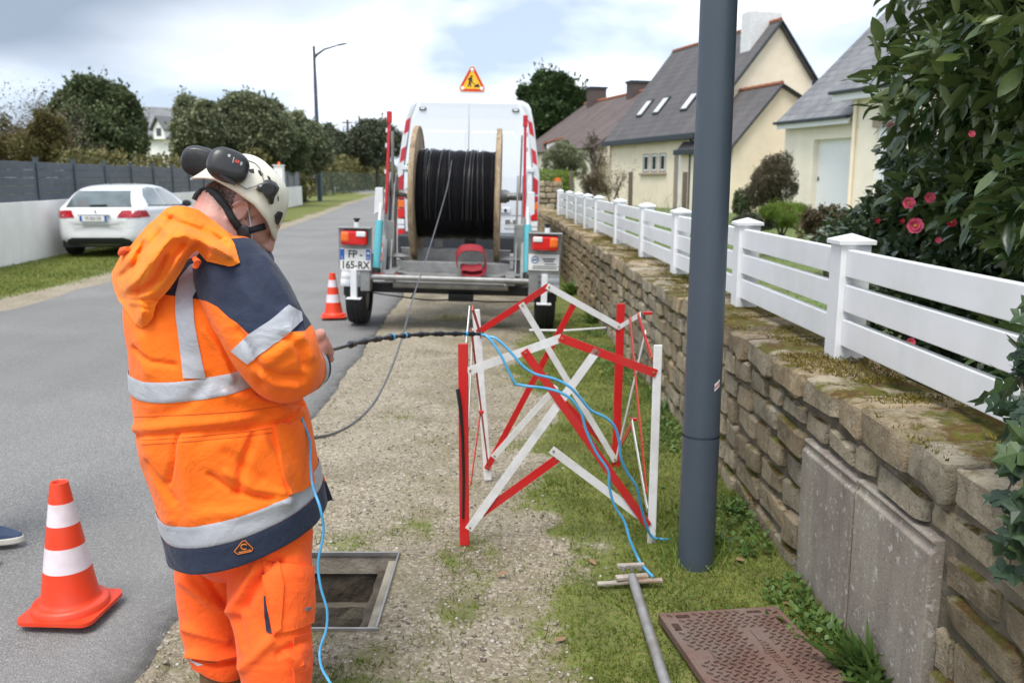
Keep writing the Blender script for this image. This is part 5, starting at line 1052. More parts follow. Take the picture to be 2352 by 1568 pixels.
for (bx, by), (tx, ty) in (((1469, 268), (1489, 234)), ((1507, 262), (1528, 227)), ((1571, 254), (1595, 217))):
    pb3, pt3 = loc2(onroof(bx, by, R0, rnw), O1), loc2(onroof(tx, ty, R0, rnw), O1); pt3.y = pb3.y; e_ = (pt3-pb3); e_ = e_.normalized()*min(1.35, e_.length)
    for nm, w2, th_, m_, sh in (('skylight', .58, .07, 'darktrim', 0), ('skylight_pane', .42, .02, 'whitelens', 1)):
        a_ = [pb3+e_*(.04 if sh else -.04)+Vector((0, -w2/2, 0)), pb3+e_*(.04 if sh else -.04)+Vector((0, w2/2, 0)), pb3+e_*(.92 if sh else 1.04)+Vector((0, w2/2, 0)), pb3+e_*(.92 if sh else 1.04)+Vector((0, -w2/2, 0))]
        o_ = MB().prism([v+rn_l*(.0 if not sh else .072) for v in a_], rn_l*th_).build(nm, M[m_], sky_ if sh else h1, local=True); sky_ = o_
simple('winglass', (.05, .06, .065), .08, amt=.2, coat=.4)
def window(par, u, v0, v1, z0, z1, axis_='v', frame=True, pane='winglass', cm='whitejoinery'):
    q = MB().b2((u-.004, v0, z0), (u+.05, v1, z1)); f_ = q.build('window', M[cm], par, local=True)
    MB().b2((u-.012, v0+.07, z0+.07), (u-.006, v1-.07, z1-.07)).build('pane', M[pane], f_, local=True); return f_
for va, vb in ((4.28, 4.9), (3.5, 4.1), (2.7, 3.3)):
    MB().b2((wl-.006, va-.02, 1.82), (wl-.002, vb+.02, 2.60)).build('reveal', M['lintel'], h1, local=True); window(h1, wl-.014, va+.04, vb-.1, 1.88, 2.55)
MB().b2((wl-.10, 2.6, 1.70), (wl-.0, 5.1, 1.79)).build('window_sill', M['lintel'], h1, local=True, bevel=.01)
q = MB().b2((wl-.006, 1.1, BZ), (wl-.002, 1.95, 2.6)).build('door_reveal', M['lintel'], h1, local=True); MB().b2((wl-.02, 1.15, BZ), (wl-.008, 1.55, 2.55)).build('door', M['whitejoinery'], h1, local=True)
MB().tube([(wl-.10, .45, BZ), (wl-.10, .45, ze-.15)], .045, 10).build('downpipe', M['darktrim'], h1, local=True)
f_ = MB().b2((1.55, -.03, 4.55), (2.15, -.004, 5.35)).build('window', M['whitejoinery'], h1, local=True); MB().b2((1.62, -.04, 4.62), (2.08, -.032, 5.28)).build('pane', M['winglass'], f_, local=True); MB().b2((1.45, -.08, 4.45), (2.25, -.004, 4.54)).build('window_sill', M['lintel'], h1, local=True)
# lower gabled wing
X0 = loc2(at(1792, 192, 32), O1); ul, zl = X0.x-1.97, 2.65; ur, zr2 = X0.x+4.2, X0.z-4.2*.5; v0, v1 = X0.y, X0.y+3.93
q = MB().prism([(ul+.2, v0, BZ), (ur-.2, v0, BZ), (ur-.2, v0, zr2), (X0.x, v0, X0.z-.1), (ul+.2, v0, zl+.12)], (0, .2, 0)); q.b2((ul+.2, v0+.2, BZ), (ul+.4, v1, zl+.05)); q.build('wing_wall', M['cream'], h1, local=True)
roofslab('wing_roof', [(ul, v0-.15, zl), (ul, v1, zl), (X0.x, v1, X0.z), (X0.x, v0-.15, X0.z)], .1, M['slate_old'], h1); roofslab('wing_roof', [(ur, v0-.15, zr2), (ur, -.01, zr2), (X0.x, -.01, X0.z), (X0.x, v0-.15, X0.z)], .1, M['slate_old'], h1)
MB().bar((ul-.05, v0-.2, zl-.08), (ul-.05, v1+.05, zl-.08), .14, .20).build('gutter', M['darktrim'], h1, local=True, bevel=.03); MB().bar((ul, v0-.17, zl-.04), (X0.x, v0-.17, X0.z-.04), .04, .13, up=(0, 1, 0)).build('verge_board', M['darktrim'], h1, local=True); MB().bar((ur, v0-.17, zr2-.04), (X0.x, v0-.17, X0.z-.04), .04, .13, up=(0, 1, 0)).build('verge_board', M['darktrim'], h1, local=True)
ridge(h1, (X0.x, v0-.12, X0.z), (X0.x, -.05, X0.z)); dn = MB().b2((ul+.17, v0+1.75, BZ), (ul+.19, v0+2.65, 2.38)).build('front_door', M['whitejoinery'], h1, local=True); MB().b2((ul+.155, v0+2.05, 1.75), (ul+.168, v0+2.3, 2.15)).build('door_pane', M['winglass'], dn, local=True)
# right house with the garage
G0 = at(1963, 300, 25.8); O2 = Vector((G0.x, G0.y, 0)); h2 = thing('garage_house', 'pale house with grey slate roof and a white garage door', 'house', O2, HA)
vt = loc2(onplane(2046, 14, O2+HV*3.5, O2+HV*3.5+HU), O2); k2 = (vt.z-3.36)/(vt.x+.3); zr = 3.36+(4.6+.3)*k2
q = MB(); q.b2((0, 1.9, BZ), (.25, 3.25, 3.22)); q.b2((0, -.5, 2.74), (.25, 1.9, 3.22)); q.b2((0, -.5, BZ), (.25, .02, 2.74)); q.prism([(0, 3.25, BZ), (9, 3.25, BZ), (9, 3.25, 3.1), (4.6, 3.25, zr-.2), (0, 3.25, 3.3)], (0, .2, 0)); q.build('wall', M['cream2'], h2, local=True)
MB().b2((.2, .02, BZ), (.24, 1.9, 2.74)).build('garage_door', M['whitejoinery'], h2, local=True); MB().box((.19, 1.82, 1.55), (.03, .05, .12)).build('door_handle', M['ink'], h2, local=True)
roofslab('roof', [(-.3, -.12, 3.36), (-.3, 3.52, 3.36), (4.6, 3.52, zr), (4.6, -.12, zr)], .1, M['slate_grey'], h2); roofslab('roof', [(9.5, -9, 3.36), (9.5, 3.52, 3.36), (4.6, 3.52, zr), (4.6, -9, zr)], .1, M['slate_grey'], h2)
MB().bar((-.36, -.12, 3.31), (-.36, 3.55, 3.31), .13, .09).build('gutter', M['darktrim'], h2, local=True, bevel=.02); MB().b2((-.30, -.1, 3.12), (-.27, 3.5, 3.27)).build('fascia', M['whitejoinery'], h2, local=True)
q = MB(); q.b2((-.5, -7, BZ), (-.25, -2.5, 3.75)); q.b2((-.5, -1.55, BZ), (-.25, -.62, 3.75)); q.b2((-.5, -2.5, 3.2), (-.25, -1.55, 3.75)); q.b2((-.5, -2.5, BZ), (-.25, -1.55, 1.1)); q.b2((-.25, -.87, BZ), (1.5, -.62, 3.75)); q.build('front_wall', M['cream2'], h2, local=True)
roofslab('front_roof', [(-.85, -7.2, 3.98), (-.85, -.02, 3.98), (4.45, -.02, 3.98+5.3*k2), (4.45, -7.2, 3.98+5.3*k2)], .1, M['slate_grey'], h2); MB().bar((-.91, -7.2, 3.93), (-.91, .02, 3.93), .13, .09).build('gutter', M['darktrim'], h2, local=True, bevel=.02); MB().b2((-.85, -7.1, 3.70), (-.82, -.05, 3.90)).build('fascia', M['whitejoinery'], h2, local=True); MB().b2((-.82, -7.1, 3.72), (-.45, -.05, 3.74)).build('soffit', M['whitejoinery'], h2, local=True)
MB().b2((-.53, -2.7, 2.93), (-.505, -1.4, 3.2)).build('lintel', M['lintel'], h2, local=True); f_ = MB().b2((-.42, -2.5, 1.1), (-.38, -1.55, 3.2)).build('window', M['whitejoinery'], h2, local=True); MB().b2((-.44, -2.4, 1.2), (-.425, -1.9, 3.1)).build('pane', M['winglass'], f_, local=True); MB().tube([(-.58, -.72, BZ), (-.58, -.72, 3.9)], .05, 10).build('downpipe', M['cream'], h2, local=True)
# brown roofed house behind
R3 = at(1475, 211, 50); O3 = Vector((R3.x, R3.y, 0)); h3 = thing('brown_roof_house', 'house with purple brown roof and chimneys half hidden behind the cream house', 'house', O3, HA); e3 = -4.6; ze3 = 3.1; L3 = 8.6
MB().prism([(e3+.3, -4, BZ), (-e3-.3, -4, BZ), (-e3-.3, -4, ze3), (0, -4, R3.z-.2), (e3+.3, -4, ze3)], (0, L3+4, 0)).build('wall', M['cream2'], h3, local=True)
roofslab('roof', [(e3, -4.2, ze3), (e3, L3, ze3), (0, L3, R3.z), (0, -4.2, R3.z)], .12, M['slate_brown'], h3); roofslab('roof', [(-e3, -4.2, ze3), (-e3, L3, ze3), (0, L3, R3.z), (0, -4.2, R3.z)], .12, M['slate_brown'], h3); ridge(h3, (0, -4, R3.z), (0, L3, R3.z), .12, .5)
for vv, z_ in ((6.3, R3.z+.75), (.2, R3.z+.5)):
    c_ = MB().b2((-.55, vv, R3.z-1.4), (.5, vv+.7, z_)).build('chimney', M['slate_brown'], h3, local=True); MB().b2((-.62, vv-.06, z_), (.57, vv+.76, z_+.12)).build('chimney_cap', M['darktrim'], c_, local=True)
h5 = thing('white_shed', 'low white gable building in front of the cypress', 'shed', at(1282, 400, 52).xy.to_3d()); c_ = at(1282, 345, 52); h5.location = (c_.x, c_.y, 0); ORIG[h5.name] = Vector((c_.x, c_.y, 0)); z_ = c_.z
MB().prism([c_+Vector((-.65, 0, -z_)), c_+Vector((.9, 0, -z_)), c_+Vector((.9, 0, .75)), c_+Vector((-.65, 0, .35))], (0, 4, 0)).build('wall', M['render'], h5); MB().prism([c_+Vector((-.8, -.1, .36)), c_+Vector((1.05, -.1, .84)), c_+Vector((1.05, -.1, .94)), c_+Vector((-.8, -.1, .46))], (0, 4.2, 0)).build('roof', M['terracotta'], h5)
# house behind the trees on the left
c0 = at(355, 318, 72); h4 = thing('dormer_house', 'white house with grey roof and a dormer between the trees on the left', 'house', (c0.x, c0.y, 0), R(-25)); zz = c0.z
MB().b2((-4.5, 0, 0), (1.6, 7, zz)).build('wall', M['render'], h4, local=True); roofslab('roof', [(-4.8, -.4, zz), (1.9, -.4, zz), (1.0, 3.6, zz+2.5), (-4.8, 3.6, zz+2.9)], .15, M['slate_grey'], h4); roofslab('roof', [(1.9, -.4, zz), (1.9, 7.4, zz), (1.0, 3.6, zz+2.5), (1.01, 3.5, zz+2.5)], .15, M['slate_grey'], h4)
dm_ = MB().prism([(.45, -.5, zz-.1), (1.65, -.5, zz-.1), (1.65, -.5, zz+.7), (1.05, -.5, zz+1.5), (.45, -.5, zz+.7)], (0, 3, 0)).build('dormer', M['render'], h4, local=True)
for s in (-1, 1): MB().prism([(1.05, -.75, zz+1.6), (1.05+s*.8, -.75, zz+.55), (1.05+s*.8, -.75, zz+.67), (1.05, -.75, zz+1.72)], (0, 3.2, 0)).build('dormer_roof', M['slate_grey'], dm_, local=True)
MB().b2((.8, -.53, zz+.15), (1.3, -.505, zz+.75)).build('dormer_window', M['winglass'], dm_, local=True)
# camper roof over the far hedge, utility pole
c_ = at(810, 362, 140); cv = thing('camper', 'white roofed vehicle parked behind the far hedge', 'camper', (c_.x, c_.y, 0)); MB().box((c_.x, c_.y+1, c_.z/2), (2.0, 4.5, c_.z-.3)).build('body', M['render'], cv, bevel=.1); MB().box((c_.x, c_.y+1, c_.z-.0), (2.3, 4.9, .22)).build('roof', M['vanwhite'], cv, bevel=.08); MB().box((c_.x, c_.y-1.27, c_.z*.7), (1.5, .02, .7)).build('rear_window', M['glassdark'], cv)
c_ = at(798, 275, 150); up = thing('utility_pole', 'distant utility pole with wires above the treetops', 'utility pole', (c_.x, c_.y, 0)); MB().tube([(c_.x, c_.y, 0), c_], [.28, .2], 8).build('pole', M['bark'], up); MB().box((c_.x, c_.y, c_.z-.5), (1.6, .2, .2)).build('crossarm', M['bark'], up)
for s, e_ in ((-1, at(690, 300, 170)), (1, at(905, 290, 170))): MB().tube([c_+Vector((s*.6, 0, -.3)), lerp(c_+Vector((s*.6, 0, -.3)), e_, .5)-Vector((0, 0, 1.0)), e_], .035, 4).build('wire', M['ink'], up)
# small garden things
tree('round green shrub behind the gate pillar', [(1290, 355, 28), (1315, 365, 26), (1300, 385, 28), (1268, 375, 26), (1330, 390, 20)], 38, 7000, .10, 'leaf_olive', name='shrub', cat='shrub', seed=21, base=BZ)
tree('bare reddish bush in front of the brown roof', [(1365, 340, 26), (1350, 365, 24), (1380, 370, 22)], 45, 900, .12, 'leaf_bronze', name='shrub', cat='shrub', seed=22, base=BZ, shell=.1, bark='twig')
a_ = g(1238, 440, .3); hedge('low clipped bright green hedge beside the gate pillar', [at(1225, 430, 34), at(1318, 430, 34)], BZ, at(1270, 391, 34).z, 1.1, 7000, .07, 'leaf_bright', seed=23)
tree('clump of dry brown stalks beside the cream house corner', [(1350, 420, 22), (1375, 415, 24), (1360, 440, 24), (1385, 440, 18)], 31, 2500, .12, 'leaf_brown', name='dry_clump', cat='plant', seed=24, base=BZ, asp=.3, up=1.5, bark='twig', shell=.1)
q = MB(); c_ = at(1412, 446, 30); c_.z = BZ; pt_ = thing('pruned_tree', 'small pruned tree with gnarled bare branches in front of the three small windows', 'tree', c_); tips = []
branches(q, c_.copy(), Vector((.05, 0, 1)), .9, .06, 2, tips); branches(q, c_+Vector((.02, 0, .2)), Vector((.4, 0, 1)).normalized(), .7, .045, 2, tips); branches(q, c_+Vector((.02, 0, .3)), Vector((-.4, 0, 1)).normalized(), .6, .04, 2, tips); q.build('trunk', M['bark'], pt_)
tp = np.array([t_[:] for t_ in tips]); tp = np.repeat(tp, 8, 0)+rng.normal(size=(len(tips)*8, 3))*.10; scatter('buds', LV, LF, frames(rng.normal(size=(len(tp), 3)), rng.uniform(-1, 1, len(tp)), .04+.04*rng.random(len(tp))), tp, M['leaf_brown'], pt_, kind='stuff')
for x_, y0_, y1_, Y_, lb in ((1313, 393, 440, 31, 'grey wooden fence post beside the low green hedge'), (1449, 395, 460, 28, 'grey wooden fence post below the three small windows'), (1574, 395, 472, 26, 'grey wooden fence post beside the white front door')):
    a_, b_ = at(x_, y0_, Y_), at(x_, y1_, Y_); a_.z = BZ-.05; o_ = MB().bar(a_, Vector((a_.x, a_.y, b_.z if b_.z > at(x_, y0_, Y_).z else at(x_, y0_, Y_).z)), .13, .13).build('wooden_post', M['bark'], None, bevel=.01); tag(o_, lb, 'post', 'wooden posts in the garden')
for xx_, lb in ((1550, 'bare thin twiggy bush left of the white front door'), (1510, 'bare thin twiggy bush below the window sill')):
    c_ = at(xx_, 470, 27); c_.z = BZ; t_ = thing('twiggy_bush', lb, 'shrub', c_); q = MB(); tips = []
    for k in range(5): branches(q, c_+Vector((.06*k-.12, 0, 0)), Vector((.16*k-.3, .1, 1)).normalized(), .5, .014, 3, tips)
    q.build('stems', M['twig'], t_)
tree('dark bronze bush at the corner of the garage', [(1775, 415, 40), (1790, 385, 26), (1750, 440, 34), (1800, 440, 30), (1770, 460, 30), (1735, 455, 22), (1765, 380, 18), (1800, 370, 20), (1808, 410, 24), (1745, 410, 20)], 22, 11000, .07, 'leaf_bronze', name='bush', cat='bush', seed=25, base=BZ, up=1.0, asp=.6)
tree('bright green cushion bush below the garage wall', [(1795, 484, 36, 20), (1765, 490, 28, 18), (1832, 487, 28, 20), (1800, 505, 46, 20)], 14, 9000, .055, 'leaf_bright', name='bush', cat='bush', seed=26, base=GZ, up=1.6, asp=.35, shell=.3)
tree('grey green mound plant left of the bright green bush', [(1725, 508, 30, 14), (1755, 515, 28, 14), (1700, 512, 18, 12)], 13, 4000, .05, 'leaf_grey', name='mound_plant', cat='plant', seed=27, base=GZ)
tree('brown heather bush between the bright bush and the camellia', [(1880, 505, 38, 28), (1920, 500, 36, 26), (1950, 520, 36, 28), (1860, 525, 30, 24), (1900, 535, 40, 24)], 10.5, 9000, .045, 'leaf_brown', name='heather_bush', cat='bush', seed=28, base=GZ, shell=.35)
tree('low dark green shrub at the foot of the cream gable', [(1705, 455, 20), (1720, 470, 20), (1700, 475, 18)], 24, 2500, .08, 'leaf_dark', name='shrub', cat='shrub', seed=29, base=BZ)
# stone gate pillar with a lamp
gp_ = at(1264, 500, 27.5); gp_.z = 0; pil = thing('stone_pillar', 'rough stone gate pillar at the far end of the white fence', 'pillar', gp_); zz = -.1; rowi = 0
MB().box(gp_+Vector((0, .3, .68)), (.62, .5, 1.46)).build('mortar_core', M['mortar'], pil)
while zz < 1.36:
    hh = rs.uniform(.14, .22); xx = -.36
    while xx < .33:
        ww = min(rs.uniform(.18, .34), .36-xx)
        MB().add(stone_verts(gp_+Vector((xx+ww/2, .26, zz+hh/2)), (ww-.02, .62, hh-.02), rs.random()*50), CUBEF).build('stone', M['stone'], pil, smooth=True); xx += ww
    zz += hh
c_ = at(1281, 425, 27.6); gl = thing('gate_lamp', 'small lamp with orange top standing on the stone gate pillar', 'lamp', c_); MB().tube([c_+Vector((0, 0, -.02)), c_+Vector((0, 0, .10))], .10, 12).build('base', M['whitemetal'], gl); MB().tube([c_+Vector((0, 0, .10)), c_+Vector((0, 0, .22))], .095, 12).build('lens', M['amberlens'], gl)
o_ = MB().tube([g(1216, 758, .03), g(1300, 759, .03), g(1345, 756, .03), g(1402, 752, .03)], .012, 6).build('white_rod', M['whitepaint'], None); tag(o_, 'thin white rod lying on the grass behind the barrier', 'rod')
# ---------------------------------------------------------------- near foliage on the right
def nearleaf(name, cols, rough, spec=.5, trans=.22):
    m, t, p = nodes(name); b = NB(t); f = b.math('FRACT', b.math('ADD', b.n('ObjectInfo').outputs['Random'], b.n('NewGeometry').outputs['Random Per Island'])); k = len(cols)
    c = b.ramp(f, [((i+.5)/k, cc) for i, cc in enumerate(cols)]); c = b.mix(b.ramp(b.noise(b.obj(), 6, 4), [(.45, 0), (.75, .4)]), c, tuple(x*1.5 for x in cols[-1])); back = b.n('NewGeometry').outputs['Backfacing']
    c = b.mix(b.math('MULTIPLY', back, .6), c, tuple(min(1, x*1.35+.02) for x in cols[-1])); b.put(p.inputs['Base Color'], c); p.inputs['Roughness'].default_value = rough; p.inputs['Specular IOR Level'].default_value = spec
    tr = b.n('BsdfTranslucent'); b.put(tr.inputs[0], c); ms = b.n('MixShader'); ms.inputs[0].default_value = trans
    t.links.new(p.outputs[0], ms.inputs[1]); t.links.new(tr.outputs[0], ms.inputs[2]); t.links.new(ms.outputs[0], t.nodes['Material Output'].inputs[0]); M[name] = m
nearleaf('laurel', [(.022, .052, .014), (.037, .077, .020), (.060, .107, .027), (.125, .17, .047)], .27, .6, .12); nearleaf('camellia', [(.022, .046, .018), (.038, .066, .025), (.06, .09, .034)], .28, .55); nearleaf('ivyleaf', [(.020, .042, .024), (.032, .062, .034), (.048, .085, .042), (.06, .10, .03)], .42, .4); nearleaf('weed', [(.045, .095, .020), (.075, .14, .028), (.11, .18, .04)], .5, .35)
BLV = [(0, 0, 0), (0, .33, -.035), (0, .68, -.03), (0, 1, -.10), (-.15, .22, .02), (-.19, .55, .03), (-.10, .83, -.02), (.15, .22, .02), (.19, .55, .03), (.10, .83, -.02)]
BLF = [(0, 1, 4), (1, 5, 4), (1, 2, 5), (2, 6, 5), (2, 3, 6), (0, 7, 1), (1, 7, 8), (1, 8, 2), (2, 8, 9), (2, 9, 3)]
def leafshape(name, mat, wv=0.):
    me = bpy.data.meshes.new(name); v = [(x_*(1+.2*math.sin(wv*3)), y_, z_+wv*.12*y_*y_-.05*wv*abs(x_)*4) for x_, y_, z_ in BLV]; me.from_pydata(v, [], BLF); me.materials.append(mat); me.polygons.foreach_set('use_smooth', [True]*len(BLF)); return me
def surface_bush(name, label, cat, boxes, n, size, mat, parts, seed, group=None, D0=(-.5, -.6, .1), asp=1.0, core=True, loc=None):
    """leaves on lumpy ellipsoids; the ones that show largest are leaf objects"""
    c0 = boxes[0]; t_ = thing(name, label, cat, loc or (c0[0], c0[1], GZ), group=group); P, Nn = blobpts(boxes, n, .30, seed, .70)
    ok = (P[:, 2] > GZ) & (P[:, 0] > FX0+.16-WK*(P[:, 1]-3.6)); P, Nn = P[ok], Nn[ok]; k = len(P); hang = np.array([0, 0, -.25]); D = Nn*.55+rng.normal(size=(k, 3))*.65+hang+np.array(D0)*.15; s = size*(.55+.75*rng.random(k)); roll = rng.normal(size=k)*.6
    Fm = frames(D, roll, np.stack([s*asp, s, s], 1)); q_ = projN(P); dist = np.linalg.norm(P-np.array([0, 0, CH]), axis=1); vis = (q_[:, 0] > 1700) & (q_[:, 0] < 2380) & (q_[:, 1] > -30) & (q_[:, 1] < 900)
    facing = (Nn*(np.array([[0, 0, CH]])-P)).sum(1) > 0; order = np.argsort(np.where(vis & facing, dist/s, 1e6)); big = order[:parts]; rest = order[parts:]
    scatter('foliage', BLV, BLF, Fm[rest], P[rest], M[mat], t_, smooth=True, kind='stuff'); shp = [leafshape('leaf', M[mat], w_) for w_ in (0., .8, -.7)]; o0 = ORIG[t_.name]
    for j, i in enumerate(big):
        o = link('leaf', shp[j % 3], t_); mm_ = Matrix([[*Fm[i][r_], P[i][r_]-o0[r_]] for r_ in range(3)]+[[0, 0, 0, 1]]); o.matrix_basis = mm_
    return t_, P, Nn
lb = []
for k in range(16):
    u = k/15; y_ = 2.35+2.7*u; x_ = 2.10+.34*u; 
    for z_ in (.8, 1.45, 2.1, 2.75, 3.3):
        cut = .85*sstep(1.75, 1.15, z_)*sstep(.2, .7, u)      # the lower flank steps back, the camellia fills the gap
        lb.append((x_+cut+rng.uniform(-.06, .10), y_+cut*1.3+rng.uniform(-.1, .1), z_, .42, .36, .42))
lau, P, Nn = surface_bush('laurel_bush', 'tall dense laurel bush with glossy dark green leaves at the right edge', 'bush', lb, 19000, .125, 'laurel', 290, 31, asp=1.05)
q = MB()
for k in range(12):
    y_ = rng.uniform(2.5, 5); x_ = 2.75+.1*(y_-2.5); p0 = Vector((x_+.2, y_, GZ)); p1 = Vector((x_-.1+rng.uniform(-.3, .1), y_+rng.uniform(-.3, .3), rng.uniform(1.2, 3.2))); q.tube([p0, lerp(p0, p1, .5)+Vector((.05, .03, 0)), p1], [.02, .013, .005], 6)
q.build('branches', M['bark'], lau, smooth=True)
b_ = MB()
for x_, y_, z_ in ((2.45, 3.0, 1.2), (2.6, 3.9, 1.2), (2.75, 4.8, 1.2), (2.45, 3.0, 2.4), (2.6, 3.9, 2.4), (2.75, 4.8, 2.4)):
    pass
cl = [at(*p_)[:] for p_ in ((2080, 560, 5.8), (2150, 520, 5.6), (2220, 500, 5.5), (2040, 600, 5.9), (2280, 520, 5.4), (2120, 470, 5.9), (2190, 440, 5.8), (2060, 530, 6.0), (2000, 560, 6.3), (2100, 640, 5.3), (2200, 640, 5.2), (2300, 640, 5.0), (2090, 720, 5.0), (2200, 760, 4.8), (2250, 600, 4.9), (2320, 560, 4.7), (2345, 640, 4.5), (2265, 450, 5.7), (2330, 470, 5.5), (2350, 400, 5.6))]
cb_ = [(*c, .36, .34, .30) for c in cl]+[(*at(2085, 400, 6.1), .18, .2, .22), (*at(2060, 345, 6.1), .10, .1, .16)]
cam_b, P, Nn = surface_bush('camellia_bush', 'camellia bush with pink blossoms behind the white fence', 'bush', cb_, 17000, .062, 'camellia', 150, 33, asp=1.5)
simple('petal', (.80, .12, .20), .6, ns=30, amt=.3, spec=.3); simple('stamen', (.75, .45, .06), .7); simple('petalred', (.40, .012, .03), .6, amt=.25, ns=30)
def blossom(c, r_, mat, label):
    c = Vector(c); t_ = thing('camellia_blossom', label, 'flower', c, group='camellia blossoms'); nrm_ = (Vector((0, 0, CH))-c).normalized()+Vector((rng.uniform(-.3, .3), 0, rng.uniform(0, .4))); Rm = nrm_.to_track_quat('Z', 'Y').to_matrix(); q = MB()
    for ring, (k, rr_, tilt_) in enumerate(((6, 1.0, .30), (6, .72, .65), (4, .42, 1.0))):
        pet = MB()
        for j in range(k):
            a0 = 2*PI*(j+.5*ring)/k; pts = []
            for u, w_ in ((0, .2), (.45, .62), (.8, .64), (1, .34)):
                for s in (-1, 0, 1): rad_ = rr_*u*math.cos(tilt_*u); z_ = rr_*u*math.sin(tilt_*u)*.8+(.06 if s else 0); an = a0+s*w_*(1.0 if ring < 2 else 1.2); pts.append(c+Rm@(Vector((rad_*math.cos(an), rad_*math.sin(an), z_))*r_))
            q.add(pts, [(i*3+j_, i*3+j_+1, i*3+j_+4, i*3+j_+3) for i in range(3) for j_ in range(2)])
    q.build('petals', M[mat], t_, smooth=True); s_ = MB()
    for j in range(9): a0 = j*.7; s_.tube([c, c+Rm@(Vector((.12*math.cos(a0), .12*math.sin(a0), .42))*r_)], .06*r_, 4)
    s_.build('stamens', M['stamen'], t_)
for x_, y_, r_, Y_, m_, lb_ in ((2088, 467, 13, 5.35, 'petal', 'open pink camellia blossom, uppermost of the two large ones above the fence'), (2102, 519, 17, 5.1, 'petal', 'largest pink camellia blossom just above the fence rail'), (2136, 454, 11, 5.2, 'petal', 'smaller pink camellia blossom against the laurel leaves'), (2045, 290, 8, 5.95, 'petal', 'pink camellia blossom at the tip of the topmost spray'), (2186, 512, 10, 5.0, 'petalred', 'dark red half open camellia blossom at the edge of the laurel'),
                          (2015, 507, 6, 6.1, 'petalred', 'small red camellia bud low on the left side of the bush'), (2092, 786, 10, 4.6, 'petal', 'pink camellia blossom seen through the lower gap of the fence'), (2232, 308, 7, 4.3, 'petal', 'tiny pink flower deep among the laurel leaves'), (1978, 560, 5, 6.2, 'petalred', 'small red bud near the left end of the camellia'), (2072, 508, 6, 5.5, 'petalred', 'small red bud left of the largest pink blossom'), (2155, 552, 7, 5.0, 'petal', 'small pink bud right of the largest blossom, close to the rail')): blossom(at(x_, y_, Y_-.5), pxr(r_*1.1, Y_-.5), m_, lb_)
# ivy over the wall at the right edge
def ivyshape():
    out = [(0, -.05), (.18, -.22), (.42, -.20), (.50, .05), (.40, .22), (.62, .50), (.36, .58), (.20, .62), (0, 1.0), (-.20, .62), (-.36, .58), (-.62, .50), (-.40, .22), (-.50, .05), (-.42, -.20), (-.18, -.22)]
    v = [(0, 0, .0), (0, .45, .05)]+[(x_, y_, -.16*abs(x_)-.10*max(0, y_)**2) for x_, y_ in out]; n_ = len(out); f = []
    for i in range(n_): f.append(((1 if .2 < (out[i][1]+out[(i+1) % n_][1])/2 else 0), i+2, (i+1) % n_+2))
    f += [(0, 5+2-2, 1), (0, 1, 13)]
    me = bpy.data.meshes.new('leaf'); me.from_pydata(v, [], [x_ for x_ in f if len(set(x_)) == 3]); me.materials.append(M['ivyleaf']); return me
ivm = ivyshape(); iv = thing('ivy', 'ivy with lobed dark green leaves hanging over the wall and fence at the right edge', 'ivy', (1.2, 2.0, .8)); q = MB(); stems = [[(2352, 690), (2335, 780), (2320, 870), (2318, 960), (2310, 1040)], [(2350, 760), (2330, 830), (2300, 880), (2290, 900)], [(2352, 1000), (2320, 1060), (2290, 1120), (2275, 1160)], [(2360, 1180), (2330, 1200), (2300, 1250), (2290, 1310)], [(2365, 850), (2345, 950), (2338, 1050), (2330, 1150), (2325, 1240)], [(2375, 900), (2368, 1000), (2360, 1120), (2350, 1230)], [(2350, 880), (2320, 910), (2290, 950)]]
for st_ in stems:
    pts = []
    for x_, y_ in st_:
        x_ += 28; r_ = ray(x_, y_); xw = 1.135 if y_ > 1000 else lerp(1.30, 1.16, sstep(800, 1010, y_)); t_ = xw/r_.x; pts.append(Vector((xw, r_.y*t_, CH+r_.z*t_)))
    pc = catmull(pts, 6); q.tube(pc, [.0045-.003*i/len(pc) for i in range(len(pc))], 5)
    for i in range(0, len(pc)):
        for rep in range(1 if i % 2 else 0):
            d_ = Vector((rng.normal()*.6-.7, rng.normal()*.7-.55, rng.normal()*.6-.35)).normalized(); s = rng.uniform(.045, .078); nrm_ = (Vector((-.55, -.75, .25))+Vector((rng.normal(), rng.normal(), rng.normal()))*.4).normalized(); X_ = d_.cross(nrm_).normalized(); Z_ = X_.cross(d_); p_ = pc[i]+Vector((rng.normal(), rng.normal(), rng.normal()))*.016+Vector((-.012, -.012, 0))
            o = link('leaf', ivm, iv); o.matrix_basis = Matrix([[X_[r_]*s, d_[r_]*s, Z_[r_]*s, p_[r_]-ORIG[iv.name][r_]] for r_ in range(3)]+[[0, 0, 0, 1]])
q.build('stems', M['bark'], iv, smooth=True)
# weeds along the foot of the wall
WV = [(0, 0, 0), (.30, .4, .06), (.22, .8, .02), (0, 1, -.06), (-.22, .8, .02), (-.30, .4, .06), (0, .5, 0)]; WF = [(0, 1, 6), (1, 2, 6), (2, 3, 6), (3, 4, 6), (4, 5, 6), (5, 0, 6)]
n = 5200; py = 2.2+8*rng.random(n)**1.5; px = wx(py)-.02-np.abs(rng.normal(size=n))*np.interp(py, [2, 3.2, 5, 9], [.10, .16, .17, .2]); keep = (vnoise(px, py, 4.2, 71) > .42) & (px > .3); px, py = px[keep], py[keep]; n = len(px); D = np.stack([rng.normal(size=n), rng.normal(size=n)-.2, .5+.5*rng.random(n)], 1); s = .014+.020*rng.random(n)
scatter('weeds', WV, WF, frames(D, rng.normal(size=n)*.5, np.stack([s*1.1, s, s], 1)), np.stack([px, py, groundz(px, py)+.004+.035*rng.random(n)*(1-np.clip((wx(py)-px)/.4, 0, 1))], 1), M['weed'], smooth=True, kind='stuff')
